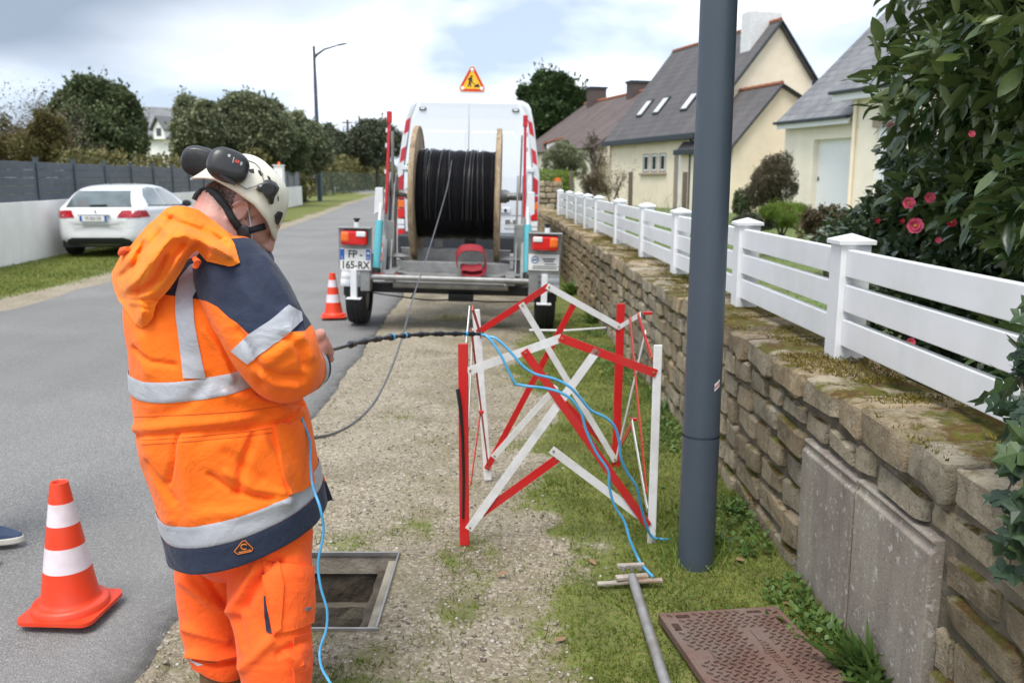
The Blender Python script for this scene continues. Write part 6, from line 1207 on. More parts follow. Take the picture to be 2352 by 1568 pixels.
TV = [(-.5, 0, 0), (.5, 0, 0), (-.6, .5, .05), (.6, .5, .05), (0, 1, -.12), (0, .5, -.02)]; TF = [(0, 1, 5), (0, 5, 2), (1, 3, 5), (2, 5, 4), (5, 3, 4)]
def tuft(c, n_, L_, label, w_=.12, lean=.8):
    c = Vector(c); t_ = thing('weed_tuft', label, 'plant', c, group='weed tufts along the wall'); D = np.stack([rng.normal(size=n_)*lean, rng.normal(size=n_)*lean, np.ones(n_)], 1); s = L_*(.6+.5*rng.random(n_)); P = np.array(c[:])+rng.normal(size=(n_, 3))*np.array([.02, .02, .0]); scatter('leaves', TV, TF, frames(D, rng.normal(size=n_)*.3, np.stack([s*w_, s, s], 1)), P, M['weed'], t_, smooth=True)
for x_, y_, k, L_, lb_ in ((2020, 1555, 46, .19, 'large tuft of long green leaves at the foot of the concrete panels'), (2075, 1585, 30, .15, 'leafy weed tuft nearest the camera below the panels'), (1935, 1490, 26, .09, 'small leafy weed tuft between the cover and the first panel'), (1345, 672, 30, .28, 'green weed clump against the far wall right of the trailer wheel'), (1385, 735, 22, .18, 'green weed clump at the wall foot behind the barrier'), (1560, 945, 22, .12, 'weed tuft at the wall foot left of the lamp pole'), (1690, 1180, 30, .10, 'weed tuft between the lamp pole and the wall'), (1640, 1250, 24, .09, 'grass tuft right behind the lamp pole base')):
    c = g(x_, y_); c.x = min(c.x, wx(c.y)-.05); c.z = float(groundz(c.x, c.y)); tuft(c, k, L_, lb_, .16 if y_ > 900 else .2)
c = g(1585, 1290); n = 420; px = c.x+rng.normal(size=n)*.10; py = c.y+.05+rng.normal(size=n)*.09; blades('pole_grass', px, py, groundz(px, py), .05+.06*rng.random(n), .003+.002*rng.random(n), M['lush'], .45)
simple('deadleaf', (.24, .145, .075), .8, ns=30, amt=.35); dl = leafshape('fallen_leaf', M['deadleaf'], .9)
for x_, y_, lb_ in ((1355, 1285, 'pale curled leaf on the grass left of the lifting bar head'), (1300, 1470, 'small brown leaf lowest on the mossy gravel'), (1470, 1180, 'reddish brown leaf under the lattice near the white post'), (1820, 1400, 'brown leaf between the cover corner and the concrete panel'), (1500, 1520, 'brown leaf beside the shaft of the lifting bar'), (1140, 1330, 'brown leaf on the gravel left of the lattice'), (1690, 1290, 'brown leaf at the foot of the lamp pole')):
    p_ = g(x_, y_); o = link('fallen_leaf', dl); o.location = (p_.x, p_.y, float(groundz(p_.x, p_.y))+.014); o.rotation_euler = (rng.normal()*.2, rng.normal()*.2, rng.uniform(0, 6)); o.scale = (.055, .05, .05); tag(o, lb_, 'leaf', 'fallen leaves')
# ---------------------------------------------------------------- the man in orange work clothes
def cloth(name, rough=.8, wv=260, bmp=.25):
    m, t, p = nodes(name); b = NB(t); p.inputs['Roughness'].default_value = rough; p.inputs['Specular IOR Level'].default_value = .25; p.inputs['Sheen Weight'].default_value = .1
    o = b.obj(); b.put(p.inputs['Normal'], b.bump(b.math('ADD', b.math('ADD', b.noise(o, 13, 5, .6, 1.6), b.math('MULTIPLY', b.math('ABSOLUTE', b.math('SUBTRACT', b.noise(o, 7, 3, .5, 1.2), .5)), -2.2)), b.math('MULTIPLY', b.noise(o, wv, 2), .10)), bmp*1.1, .025)); M[name] = m; return m, b, p, o
ORA, NAVY = (.98, .185, .010), (.020, .028, .054)
def orange(b, o): return b.mix(b.ramp(b.noise(o, 4.5, 4), [(.35, 0), (.7, 1)]), (.97, .150, .008), (1.0, .190, .011))
m, b, p, o = cloth('jacketcloth'); navy = b.ramp(b.noise(o, 9, 5), [(.3, (.015, .021, .042)), (.7, (.025, .034, .064))])
b.put(p.inputs['Base Color'], b.mix(b.math('GREATER_THAN', b.attr('navy'), 0.0), orange(b, o), navy))
m, b, p, o = cloth('orangecloth'); b.put(p.inputs['Base Color'], orange(b, o))
m, b, p, o = cloth('hoodcloth'); b.put(p.inputs['Base Color'], b.mix(b.ramp(b.noise(o, 5, 4), [(.35, 0), (.7, 1)]), (.98, .20, .011), (1.0, .275, .02)))
m, b, p, o = cloth('trousercloth'); b.put(p.inputs['Base Color'], b.mix(b.ramp(b.noise(o, 5, 4), [(.35, 0), (.7, 1)]), (.95, .105, .014), (1.0, .150, .018)))
m, b, p, o = cloth('navycloth'); b.put(p.inputs['Base Color'], navy if False else NAVY)
m, b, p, o = cloth('reflective', .42, 300, .2); b.put(p.inputs['Base Color'], b.ramp(b.noise(o, 6, 5), [(.3, (.36, .37, .41)), (.7, (.50, .51, .55))])); p.inputs['Metallic'].default_value = .15
m, t, p = nodes('skin'); b = NB(t); o = b.obj(); nk = b.attr('hair')
c = b.mix(b.ramp(b.noise(o, 18, 4), [(.35, 0), (.7, 1)]), (.50, .235, .185), (.60, .33, .27)); c = b.mix(b.ramp(b.noise(o, 5, 3), [(.45, 0), (.7, .5)]), c, (.58, .20, .16))
c = b.mix(b.math('MULTIPLY', nk, b.ramp(b.noise(o, 170, 3), [(.3, .45), (.6, 1)])), c, (.055, .042, .038)); b.put(p.inputs['Base Color'], c); p.inputs['Roughness'].default_value = .5; p.inputs['Subsurface Weight'].default_value = .08; p.inputs['Subsurface Radius'].default_value = (.012, .005, .003); b.put(p.inputs['Normal'], b.bump(b.noise(o, 130, 3), .12)); M['skin'] = m
simple('helmetwhite', (.74, .70, .58), .32, ns=4, amt=.03, coat=.3, dirt=(.55, .50, .40), ds=9, damt=.3); simple('blackplastic', (.022, .022, .024), .38, ns=10, amt=.25, coat=.15); simple('webbing', (.014, .014, .016), .7, ns=60, amt=.3); simple('hairblack', (.02, .016, .014), .8, ns=50, amt=.4); simple('boot', (.16, .085, .04), .6, ns=10, amt=.25, bump=.3, bs=80); simple('sole', (.03, .028, .026), .7); simple('maskwhite', (.72, .72, .74), .8); simple('printred', (.50, .05, .03), .5); simple('printgrey', (.42, .42, .42), .5); simple('logo_orange', (.62, .17, .03), .6); simple('stitch', (.55, .085, .01), .8)
PX = -.74; per = thing('person', 'workman in orange hi-vis clothes and white helmet, seen from behind, holding a black cable', 'person', (PX, 2.28, 0))
def foldfield(V, folds):
    q_ = projN(V); d = np.zeros(len(V))
    for amp, wd_, pl in folds: d += amp*np.exp(-(segdist(q_, pl)/wd_)**2)
    return d
def loft(name, rings, nseg, folds, mat, parent, namp=.006, nsc=7, navyf=None, capends=False, seed=0.):
    """rings: list of (centre, axis_a, axis_b) with half axes as vectors; smooth resampled tube with folds"""
    k = len(rings); t_ = np.linspace(0, k-1, (k-1)*16+1); A = np.array([[*r_[0], *r_[1], *r_[2]] for r_ in rings])
    def cr(i, u): a_, b_, c_, d_ = A[max(i-1, 0)], A[i], A[min(i+1, k-1)], A[min(i+2, k-1)]; return .5*((2*b_)+(c_-a_)*u+(2*a_-5*b_+4*c_-d_)*u*u+(3*b_-a_-3*c_+d_)*u**3)
    RR = np.array([cr(min(int(x_), k-1), x_-int(x_)) for x_ in t_]); th = np.linspace(0, 2*PI, nseg, endpoint=False); c_, s_ = np.cos(th), np.sin(th)
    V = RR[:, None, 0:3]+RR[:, None, 3:6]*c_[None, :, None]+RR[:, None, 6:9]*s_[None, :, None]; m_ = len(t_); Vf = V.reshape(-1, 3)
    du = np.roll(V, -1, 1)-np.roll(V, 1, 1); dv = np.gradient(V, axis=0); Nn = np.cross(du, dv).reshape(-1, 3); Nn /= np.linalg.norm(Nn, axis=1, keepdims=True)+1e-9
    out = ((Vf-np.repeat(RR[:, 0:3], nseg, 0))*Nn).sum(1); Nn[out < 0] *= -1
    nz_ = np.array([noise.noise(Vector(v)*nsc+Vector((seed, 0, 0)))+.5*noise.noise(Vector(v)*nsc*2.3+Vector((0, seed, 0))) for v in Vf]); d = namp*nz_+namp*1.6*np.array([.35-abs(noise.noise(Vector((v[0]*5.5+v[2]*2.5+seed, v[1]*5.5, v[2]*5.0-v[0]*2)))) for v in Vf])
    near_ = ((np.array([[0, 0, CH]])-Vf)*Nn).sum(1) > 0
    if folds: d = d+1.45*foldfield(Vf, folds)*near_
    Vf = Vf+Nn*d[:, None]; o = grid_mesh(name, Vf, nseg, m_, mat, parent, closeu=True)
    if navyf is not None:
        at_ = o.data.attributes.new('navy', 'FLOAT', 'POINT'); at_.data.foreach_set('value', navyf(Vf).astype(np.float32))
    return o
def sdpoly(V, poly):
    q_ = projN(V); d = segdist(q_, list(poly)+[poly[0]]); ins = np.array([inpoly(a_, b_, poly) for a_, b_ in q_]); return np.where(ins, d, -d)
camcast = lambda x_, y_: (Vector((0, 0, CH)), ray(x_, y_))
# torso of the jacket: pixel silhouette (y, left, right), depth half axis
TY = 2.28; rows_ = [(548, 452, 545, .09, .0, .10), (572, 405, 575, .13, .0, .08), (600, 345, 618, .165, .0, .05), (635, 300, 628, .18, .0, .03), (690, 277, 634, .19, 0, 0), (770, 283, 640, .20, 0, 0), (860, 294, 652, .21, 0, 0), (930, 300, 680, .215, 0, 0), (985, 308, 703, .22, 0, 0), (1050, 328, 716, .22, 0, 0), (1120, 350, 727, .225, 0, 0), (1190, 367, 738, .23, 0, 0), (1232, 374, 744, .235, 0, 0)]
rings = []
for y_, l_, r_, hb2, _, fy in rows_:
    l_ += 24*sstep(600, 720, y_); y_ -= 26*sstep(1050, 1230, y_)
    a_, b_ = at(l_, y_, TY+fy), at(r_, y_, TY+fy); c_ = (a_+b_)/2; hx = (b_.x-a_.x)/2; k = .09+.13*sstep(860, 1180, y_); rings.append((c_, Vector((hx, 0, k*hx)), Vector((0, hb2, .10*hb2))))
yoke = [(360, 677), (372, 640), (420, 560), (560, 545), (660, 560), (760, 700), (700, 760), (572, 768), (545, 742), (525, 729), (500, 705), (475, 692), (450, 686), (381, 677)]
hemnavy = lambda V: None
tf = [(.006, 10, [(300, 985), (420, 975), (560, 962), (690, 945)]), (-.006, 6, [(305, 1003), (430, 993), (560, 982), (690, 965)]), (.010, 16, [(600, 1010), (640, 1080), (652, 1150)]), (-.012, 10, [(585, 1000), (560, 1060), (545, 1130)]), (.008, 22, [(420, 1020), (430, 1120), (445, 1190)]), (.008, 18, [(340, 1010), (370, 1120), (395, 1190)]), (-.008, 14, [(620, 950), (560, 985), (480, 1000)]),
      (.012, 14, [(500, 730), (540, 790), (560, 840)]), (-.012, 10, [(520, 720), (560, 790), (590, 850)]), (.007, 20, [(330, 780), (345, 850)]), (-.006, 16, [(480, 870), (430, 930), (360, 960)]), (.008, 15, [(520, 905), (600, 925), (660, 930)]), (-.010, 9, [(600, 900), (650, 925), (700, 925)]), (.006, 16, [(650, 1150), (560, 1175), (470, 1180)]), (-.005, 12, [(520, 1040), (600, 1100)]), (-.009, 6, [(405, 1000), (398, 1060), (385, 1110)]), (.007, 8, [(470, 760), (500, 800), (530, 870)]), (-.008, 6, [(535, 745), (548, 780), (545, 830)]), (-.007, 6, [(310, 800), (350, 830), (400, 838)]), (.007, 9, [(520, 1085), (580, 1120), (640, 1130)]), (-.008, 6, [(480, 1090), (540, 1130), (620, 1145)]), (-.007, 6, [(345, 1060), (380, 1120), (400, 1150)])]
HEMZ = None
def torso_navy(V):
    d1 = sdpoly(V, yoke)
    return d1
jk = loft('jacket', rings, 256, tf, M['jacketcloth'], per, .0045, 6.5, torso_navy, seed=1.3)
bpy.context.view_layer.update(); bt_ = bvh_of(jk)
# hem: navy skirt and the reflective bands as cloth sub-parts that go right round
nseg = 256; JV = np.array([v.co[:] for v in jk.data.vertices])+np.array(ORIG[jk.name]); JM = len(JV)//nseg; JV = JV.reshape(JM, nseg, 3); JC = JV.mean(1, keepdims=True)
def ringband(name, v0, v1, mat, off, parent=jk, steps=10):
    rows2 = []
    for i in range(steps+1):
        v_ = lerp(v0, v1, i/steps); k0 = min(int(v_), JM-2); u = v_-k0; ring_ = JV[k0]*(1-u)+JV[k0+1]*u; c_ = ring_.mean(0); d_ = ring_-c_; d_[:, 2] = 0; d_ /= np.linalg.norm(d_, axis=1, keepdims=True); rows2.append(ring_+d_*(off if 0 < i < steps else off-.002))
    return grid_mesh(name, np.concatenate(rows2), nseg, steps+1, M[mat], parent, closeu=True)
def vrow(y_):                                      # loft row at a pixel height of the ring centre
    q_ = projN(JC[:, 0, :])[:, 1]; return float(np.interp(y_, q_, np.arange(JM)))
ringband('reflective_band', vrow(818), vrow(860), 'reflective', .004); ringband('reflective_band', vrow(1110), vrow(1154), 'reflective', .004); ringband('navy_hem', vrow(1154), vrow(1206), 'navycloth', .006)
bt2 = bvh_of(*([jk]+[x for x in KIDS(jk)]))
patch('reflective_stripe', [(437, 612), (470, 596), (462, 650), (443, 684), (447, 740), (456, 790), (472, 868), (422, 868), (412, 780), (404, 720), (405, 676), (414, 640)], camcast, bt_, .0045, M['reflective'], jk, 9)
patch('pocket', [(628, 972), (655, 968), (688, 938), (700, 1000), (716, 1108), (690, 1126), (663, 1136), (640, 1060)], camcast, bt_, .011, M['orangecloth'], jk, 9, bulge=.006, bw=18)
for pl in ([(303, 1012), (430, 1004), (560, 992), (625, 983)], [(305, 1022), (430, 1014), (560, 1002), (625, 993)], [(300, 957), (420, 953), (560, 944), (660, 930)]):
    q = MB(); hit = [];
    for u in range(40):
        x_ = lerp(pl[0][0], pl[-1][0], u/39); y_ = float(np.interp(x_, [a_ for a_, _ in pl], [b_ for _, b_ in pl])); h_, n_, _, _ = bt2.ray_cast(*camcast(x_, y_)); hit.append(h_)
    q.tube([h_-ray(500, 900)*.0005 for h_ in hit if h_], .0011, 5); q.build('seam', M['stitch'], jk)
lg = patch('logo', [(536, 1266), (556, 1240), (564, 1240), (582, 1258), (579, 1266), (545, 1273)], camcast, bt2, .002, M['ink'], jk, 7)
q = MB(); pts = []
for x_, y_ in [(538, 1266), (557, 1242), (563, 1241), (581, 1259), (578, 1265), (546, 1272), (538, 1266)]: pts.append(bt2.ray_cast(*camcast(x_, y_))[0])
q.tube([p_-ray(560, 1255).normalized()*.003 for p_ in pts], .0013, 6); pts = []
for k in range(11): a_ = R(40+27*k); pts.append(bt2.ray_cast(*camcast(561+7.5*math.cos(a_), 1255-6*math.sin(a_)))[0]-ray(560, 1255).normalized()*.003)
q.tube(pts, .0016, 6); pts = [bt2.ray_cast(*camcast(x_, y_))[0]-ray(560, 1255).normalized()*.003 for x_, y_ in ((548, 1268), (560, 1266), (576, 1262))]; q.tube(pts, .0012, 5); q.build('logo_print', M['logo_orange'], lg)
# front flap of the jacket seen beyond the hip
def puff(name, poly, depth, thick, mat, parent, step=10, folds=None, bw=30, navyf=None, back=.4, namp=.003, attr=None):
    v2, tr, P = tri2d(poly, step); bd_ = segdist([(v.x, v.y) for v in v2], P+[P[0]]); k = len(v2); F_, B_ = [], []
    for i, v in enumerate(v2):
        h_ = thick*(1-math.exp(-(bd_[i]/bw)**1.3)); p_ = at(v.x, v.y, depth(v.x, v.y)); d_ = ray(v.x, v.y).normalized(); F_.append((p_, d_, h_)); 
    Vf = np.array([p_[:] for p_, _, _ in F_]); add = foldfield(Vf, folds) if folds else np.zeros(k)
    vs = []
    for i, (p_, d_, h_) in enumerate(F_): e = h_+(add[i]+namp*noise.noise(p_*12))*(1-math.exp(-(bd_[i]/(bw*.4))**2)); vs.append(p_-d_*e)
    idx = {}; 
    for i, (p_, d_, h_) in enumerate(F_):
        if bd_[i] < 1e-3: idx[i] = i
        else: idx[i] = len(vs); vs.append(p_+d_*h_*back)
    q = MB(); q.v = [tuple(v) for v in vs]; q.f = tr+[tuple(idx[i] for i in f)[::-1] for f in tr]; q.m = [0]*len(q.f); o = q.build(name, mat, parent, smooth=True)
    if navyf: a_ = o.data.attributes.new('navy', 'FLOAT', 'POINT'); a_.data.foreach_set('value', navyf(np.array([v[:] for v in vs])).astype(np.float32))
    return o
puff('front_flap', [(706, 1040), (724, 1058), (744, 1092), (765, 1147), (748, 1153), (722, 1130), (704, 1120)], lambda x_, y_: 2.40, .012, M['jacketcloth'], jk, 7, bw=12, navyf=lambda V: (projN(V)[:, 1]-(1112-.25*(projN(V)[:, 0]-720))))
# sleeves
def tube_rings(pts, rads, side=Vector((0, -1, 0)), flat=1.0):
    pts = [Vector(p_) for p_ in pts]; k = len(pts); out = []
    for i in range(k):
        d_ = (pts[min(i+1, k-1)]-pts[max(i-1, 0)]).normalized(); a_ = (side-d_*side.dot(d_)).normalized(); b_ = d_.cross(a_); out.append((pts[i], a_*rads[i]*flat, b_*rads[i]))
    return out
SP = [at(522, 600, 2.20), at(545, 645, 2.165), at(580, 705, 2.12), at(612, 765, 2.09), at(640, 812, 2.09), at(660, 845, 2.11), at(682, 846, 2.16), at(700, 842, 2.21), at(711, 839, 2.235)]
SR = [.088, .103, .106, .102, .099, .088, .072, .060, .056]
sf = [(a_*.72, w_*1.15, l_) for a_, w_, l_ in [(.010, 9, [(590, 850), (630, 880), (680, 885)]), (-.014, 9, [(600, 845), (640, 868), (690, 868)]), (.010, 9, [(660, 760), (700, 790), (712, 820)]), (-.010, 8, [(650, 770), (690, 800), (700, 840)]), (.008, 10, [(600, 860), (610, 820), (650, 790)]), (-.010, 8, [(545, 760), (580, 815), (600, 880)]), (.008, 14, [(600, 600), (640, 660), (665, 705)]), (-.008, 10, [(575, 610), (610, 660), (640, 700)]), (.007, 12, [(560, 660), (590, 700)]), (-.006, 9, [(620, 800), (680, 760)]), (.008, 10, [(620, 830), (660, 800), (690, 770)])]]
slv = loft('sleeve', tube_rings(SP, SR), 144, sf, M['jacketcloth'], jk, .004, 9, lambda V: sdpoly(V, yoke), seed=4.2); bpy.context.view_layer.update(); bs_ = bvh_of(slv)
SV = np.array([v.co[:] for v in slv.data.vertices])+np.array(ORIG[slv.name]); SM = len(SV)//144; SV = SV.reshape(SM, 144, 3)
def sleeveband(name, v0, v1, mat, off, W=None, steps=6):
    W = SV if W is None else W; rows2 = []
    for i in range(steps+1):
        v_ = lerp(v0, v1, i/steps); k0 = min(int(v_), len(W)-2); u = v_-k0; ring_ = W[k0]*(1-u)+W[k0+1]*u; c_ = ring_.mean(0); d_ = ring_-c_; d_ /= np.linalg.norm(d_, axis=1, keepdims=True); rows2.append(ring_+d_*(off if 0 < i < steps else off-.0015))
    return grid_mesh(name, np.concatenate(rows2), 144, steps+1, M[mat], jk, closeu=True)
patch('reflective_band', [(533, 805), (573, 767), (620, 736), (663, 701), (690, 717), (693, 736), (640, 784), (569, 835), (550, 820)], camcast, bs_, .004, M['reflective'], slv, 8)
sleeveband('cuff_band', SM-24, SM-9, 'reflective', .003); sleeveband('cuff', SM-9, SM-1, 'navycloth', .004)
# far sleeve (left arm) reaching forward behind the body
LP = [at(470, 600, 2.36), at(500, 650, 2.48), at(560, 720, 2.58), at(625, 790, 2.60), at(670, 815, 2.52), at(705, 815, 2.42)]
LR = [.085, .095, .092, .085, .07, .055]
loft('sleeve', tube_rings(LP, LR), 48, None, M['jacketcloth'], jk, .004, 9, lambda V: np.full(len(V), -1.), seed=7.7)
# hood bunched on the back
def hdepth(x_, y_): return interp(x_, [250, 300, 340, 420, 480, 555], [2.30, 2.16, 2.105, 2.07, 2.10, 2.12])+.10*sstep(600, 470, y_)+(-.015 if y_ > 690 else 0)
hood = [(383, 476), (405, 471), (429, 473), (455, 480), (475, 494), (500, 512), (521, 532), (540, 560), (552, 603), (538, 611), (526, 613), (500, 607), (474, 601), (462, 588), (452, 576), (441, 585), (429, 602), (418, 622), (406, 641), (392, 661), (379, 677), (366, 690), (359, 702), (352, 730), (340, 747), (325, 753), (310, 746), (298, 728), (285, 708), (271, 690), (262, 668), (255, 643), (257, 622), (270, 598), (280, 577), (300, 563), (318, 540), (340, 515), (362, 497)]
hf = [(.022, 17, [(360, 505), (395, 545), (425, 540), (470, 560), (520, 585)]), (-.016, 10, [(372, 495), (410, 512), (460, 530), (520, 560)]), (.020, 17, [(380, 560), (350, 600), (320, 640), (285, 665)]), (-.020, 11, [(330, 560), (315, 600), (290, 625), (265, 640)]), (.014, 15, [(410, 600), (385, 640), (360, 675), (300, 690)]), (-.016, 10, [(380, 590), (360, 635), (330, 665), (300, 672)]), (.014, 13, [(300, 580), (280, 610), (270, 640)]), (-.012, 8, [(352, 700), (330, 690), (290, 690)]), (.012, 12, [(440, 560), (415, 590), (400, 630)]), (-.010, 8, [(450, 565), (490, 580), (530, 600)]), (.010, 16, [(325, 715), (320, 740)])]
bpy.context.view_layer.update(); bj_ = bvh_of(jk, slv)
def hdep2(x_, y_):
    h_ = bj_.ray_cast(*camcast(x_, y_))[0]; d0 = hdepth(x_, y_); return min(d0, h_.y-.010) if h_ else d0
hf = [(a_*1.9, w_*.78, l_) for a_, w_, l_ in hf]+[(-.016, 5, [(395, 500), (370, 530), (345, 560), (318, 580)]), (.014, 7, [(405, 520), (375, 560), (340, 590)]), (-.014, 5, [(425, 560), (400, 590), (372, 640)]), (-.014, 5, [(345, 610), (320, 650), (318, 680)]), (.012, 7, [(300, 600), (292, 640), (300, 665)]), (-.012, 5, [(470, 520), (500, 545), (530, 580)]), (.010, 6, [(490, 560), (515, 580), (540, 598)]), (-.012, 4.5, [(290, 700), (325, 708), (352, 712)])]
hd = puff('hood', hood, hdep2, .085, M['hoodcloth'], jk, 3.6, hf, bw=40, back=.25, namp=.007)
puff('hood_lining', [(378, 500), (392, 480), (430, 478), (470, 497), (510, 524), (545, 548), (566, 566), (572, 578), (548, 572), (520, 556), (480, 530), (430, 512), (395, 508)], lambda x_, y_: interp(x_, [380, 470, 570], [2.20, 2.185, 2.18]), .014, M['orangecloth'], hd, 7, bw=10, namp=.002)
mm = hd.modifiers.new('s', 'SMOOTH'); mm.factor = .5; mm.iterations = 2
q = MB()
for x_, y_ in ((454, 602),): q.tube([at(x_-7, y_-8, 2.05), at(x_, y_, 2.035), at(x_-4, y_+9, 2.04), at(x_+2, y_+4, 2.04)], [.006, .009, .008, .004], 8)
q.build('drawcord', M['trousercloth'], hd, smooth=True); q = MB(); q.tube([at(276, 583, 2.2), at(282, 576, 2.18), at(294, 571, 2.15)], [.006, .010, .006], 8); q.build('drawcord', M['trousercloth'], hd, smooth=True)
# trousers
def leg(path, rads, folds, seed):
    return loft('leg', tube_rings([at(*p_) for p_ in path], rads, Vector((1, 0, 0))), 144, folds, M['trousercloth'], trs, .006, 8, None, seed=seed)
trs = None
hipc = at(560, 1225, 2.29); q = MB(); q.lathe([(.0, -.10), (.12, -.09), (.185, -.02), (.20, .08), (.19, .2), (0, .22)], 40, c=hipc); trs = q.build('trousers', M['trousercloth'], per, smooth=True)
rf = [(.012, 12, [(590, 1300), (560, 1360), (535, 1400)]), (-.014, 12, [(640, 1290), (590, 1340), (560, 1390)]), (.010, 12, [(620, 1470), (590, 1500), (560, 1530)]), (-.010, 9, [(700, 1470), (640, 1500)]), (.009, 9, [(660, 1500), (690, 1530)]), (-.008, 8, [(545, 1420), (560, 1480)])]
lfd = [(.012, 11, [(425, 1330), (480, 1380), (520, 1400)]), (-.012, 9, [(470, 1310), (490, 1350), (520, 1390)]), (.014, 8, [(440, 1500), (500, 1512), (550, 1500)]), (-.012, 7, [(445, 1515), (500, 1525), (548, 1515)]), (.010, 9, [(430, 1440), (470, 1455), (520, 1470)])]
rleg = leg([(618, 1225, 2.24), (618, 1300, 2.20), (620, 1380, 2.165), (626, 1460, 2.135), (634, 1560, 2.12), (640, 1640, 2.11), (642, 1690, 2.11)], [.115, .113, .106, .098, .093, .09, .088], rf, 2.2)
lleg = leg([(496, 1235, 2.36), (488, 1310, 2.35), (488, 1390, 2.335), (496, 1460, 2.315), (503, 1502, 2.30), (505, 1522, 2.295), (503, 1528, 2.295)], [.105, .100, .092, .086, .078, .074, .070], lfd, 5.1)
bpy.context.view_layer.update(); br_ = bvh_of(rleg)
cp_ = patch('cargo_pocket', [(604, 1296), (660, 1294), (712, 1300), (716, 1380), (712, 1430), (668, 1446), (626, 1456), (612, 1380)], camcast, br_, .012, M['trousercloth'], rleg, 9, bulge=.006, bw=14); br2 = bvh_of(rleg, cp_)
patch('pocket_flap', [(600, 1290), (640, 1284), (650, 1340), (645, 1440), (627, 1456), (618, 1380)], camcast, br2, .008, M['trousercloth'], rleg, 8); patch('pocket_slit', [(606, 1368), (610, 1366), (617, 1410), (623, 1455), (612, 1449), (608, 1410)], camcast, br_, .006, M['navycloth'], rleg, 6); patch('knee_patch', [(672, 1462), (712, 1450), (714, 1530), (708, 1600), (676, 1590), (670, 1520)], camcast, br_, .006, M['trousercloth'], rleg, 9); patch('label', [(700, 1395), (711, 1392), (711, 1399), (701, 1402)], camcast, br2, .006, M['greyink'], rleg, 5)
patch('white_lining', [(436, 1511), (450, 1520), (468, 1526), (455, 1528), (440, 1519)], camcast, bvh_of(lleg), .003, M['maskwhite'], lleg, 5)
def boot(c, fwd, par):
    c = Vector(c); f_ = Vector(fwd).normalized(); s_ = Vector((f_.y, -f_.x, 0)); rg = []
    for h_, ln, wd_, sh in ((.0, .145, .052, .07), (.03, .148, .055, .07), (.065, .125, .052, .055), (.095, .09, .048, .025), (.13, .062, .046, .0), (.17, .058, .050, -.004), (.205, .056, .050, -.006)): rg.append((c+f_*sh+Vector((0, 0, h_+.012)), f_*ln, s_*wd_))
    o = loft('boot', rg, 40, None, M['boot'], par, .002, 20, seed=3); rg2 = [(c+f_*.07+Vector((0, 0, z_)), f_*.152, s_*.058) for z_ in (0, .008, .02)]; b_ = MB(); pr = [c+f_*.07+f_*.152*math.cos(R(10*k))+s_*.058*math.sin(R(10*k)) for k in range(36)]; b_.prism(pr, (0, 0, .022)).build('sole', M['sole'], o); return o
ra_, la_ = at(642, 1690, 2.11), at(505, 1530, 2.295); boot((la_.x, la_.y, 0.03), (.55, .8, 0), per); boot((ra_.x, ra_.y, 0.03), (.7, .7, 0), per)
# body: head, neck, hands, arms, torso and legs grown together into one surface
HY, HP = R(74), R(46); HF = Vector((math.sin(HY)*math.cos(HP), math.cos(HY)*math.cos(HP), -math.sin(HP))); HL = Vector((-math.cos(HY), math.sin(HY), 0)); HUp = HF.cross(HL); HR = Matrix((HF, HL, HUp)).transposed(); HC = at(560, 480, 2.36)
def H(x_, y_, z_): return HC+HR@Vector((x_, y_, z_))
bd = MB()
def sph(c, rad_, n_=20, m_=12, Rm=None):
    Rm = Rm or Matrix.Identity(3); vs = [Vector(c)+Rm@Vector((rad_[0]*math.sin(PI*i/m_)*math.cos(2*PI*j/n_), rad_[1]*math.sin(PI*i/m_)*math.sin(2*PI*j/n_), rad_[2]*math.cos(PI*i/m_))) for i in range(1, m_) for j in range(n_)]
    vs += [Vector(c)+Rm@Vector((0, 0, rad_[2])), Vector(c)-Rm@Vector((0, 0, rad_[2]))]; k = len(vs); f = [(i*n_+j, i*n_+(j+1) % n_, (i+1)*n_+(j+1) % n_, (i+1)*n_+j) for i in range(m_-2) for j in range(n_)]+[(k-2, (j+1) % n_, j) for j in range(n_)]+[(k-1, (m_-2)*n_+j, (m_-2)*n_+(j+1) % n_) for j in range(n_)]; bd.add(vs, f)
def caps(pts, rads, n_=14): bd.tube(pts, rads, n_); sph(pts[0], [rads[0]]*3, 12, 8); sph(pts[-1], [rads[-1]]*3, 12, 8)
sph(H(-.004, 0, .028), (.092, .074, .088), 28, 18, HR); sph(H(.025, 0, -.03), (.078, .068, .075), 24, 14, HR); sph(H(.035, 0, -.078), (.062, .056, .05), 20, 12, HR); sph(H(.062, 0, -.10), (.03, .033, .024), 16, 10, HR)
caps([H(.094, 0, .015), H(.115, 0, -.032)], [.010, .016]); sph(H(.105, .013, -.034), (.012, .010, .009), 10, 8, HR); sph(H(.105, -.013, -.034), (.012, .010, .009), 10, 8, HR); caps([H(.083, -.035, .028), H(.088, 0, .026), H(.083, .035, .028)], [.012, .014, .012]); caps([H(.090, -.022, -.066), H(.098, 0, -.068), H(.090, .022, -.066)], [.007, .009, .007]); caps([H(.088, -.018, -.078), H(.094, 0, -.08), H(.088, .018, -.078)], [.007, .009, .007])
for s in (-1, 1):
    sph(H(.048, s*.042, -.025), (.03, .026, .03), 12, 8, HR); sph(H(.078, s*.032, .008), (.013, .014, .011), 10, 8, HR); ear = [H(-.004+.018*math.cos(R(a_))-.004, s*(.078+.012*abs(math.sin(R(a_/2)))), -.012+.031*math.sin(R(a_))) for a_ in range(-120, 200, 20)]; bd.tube(ear, [.0052]*len(ear), 8); sph(H(-.008, s*.080, -.012), (.015, .006, .026), 12, 8, HR); sph(H(.006, s*.078, -.042), (.009, .007, .011), 10, 8, HR); sph(H(.011, s*.079, -.014), (.005, .007, .009), 8, 6, HR)
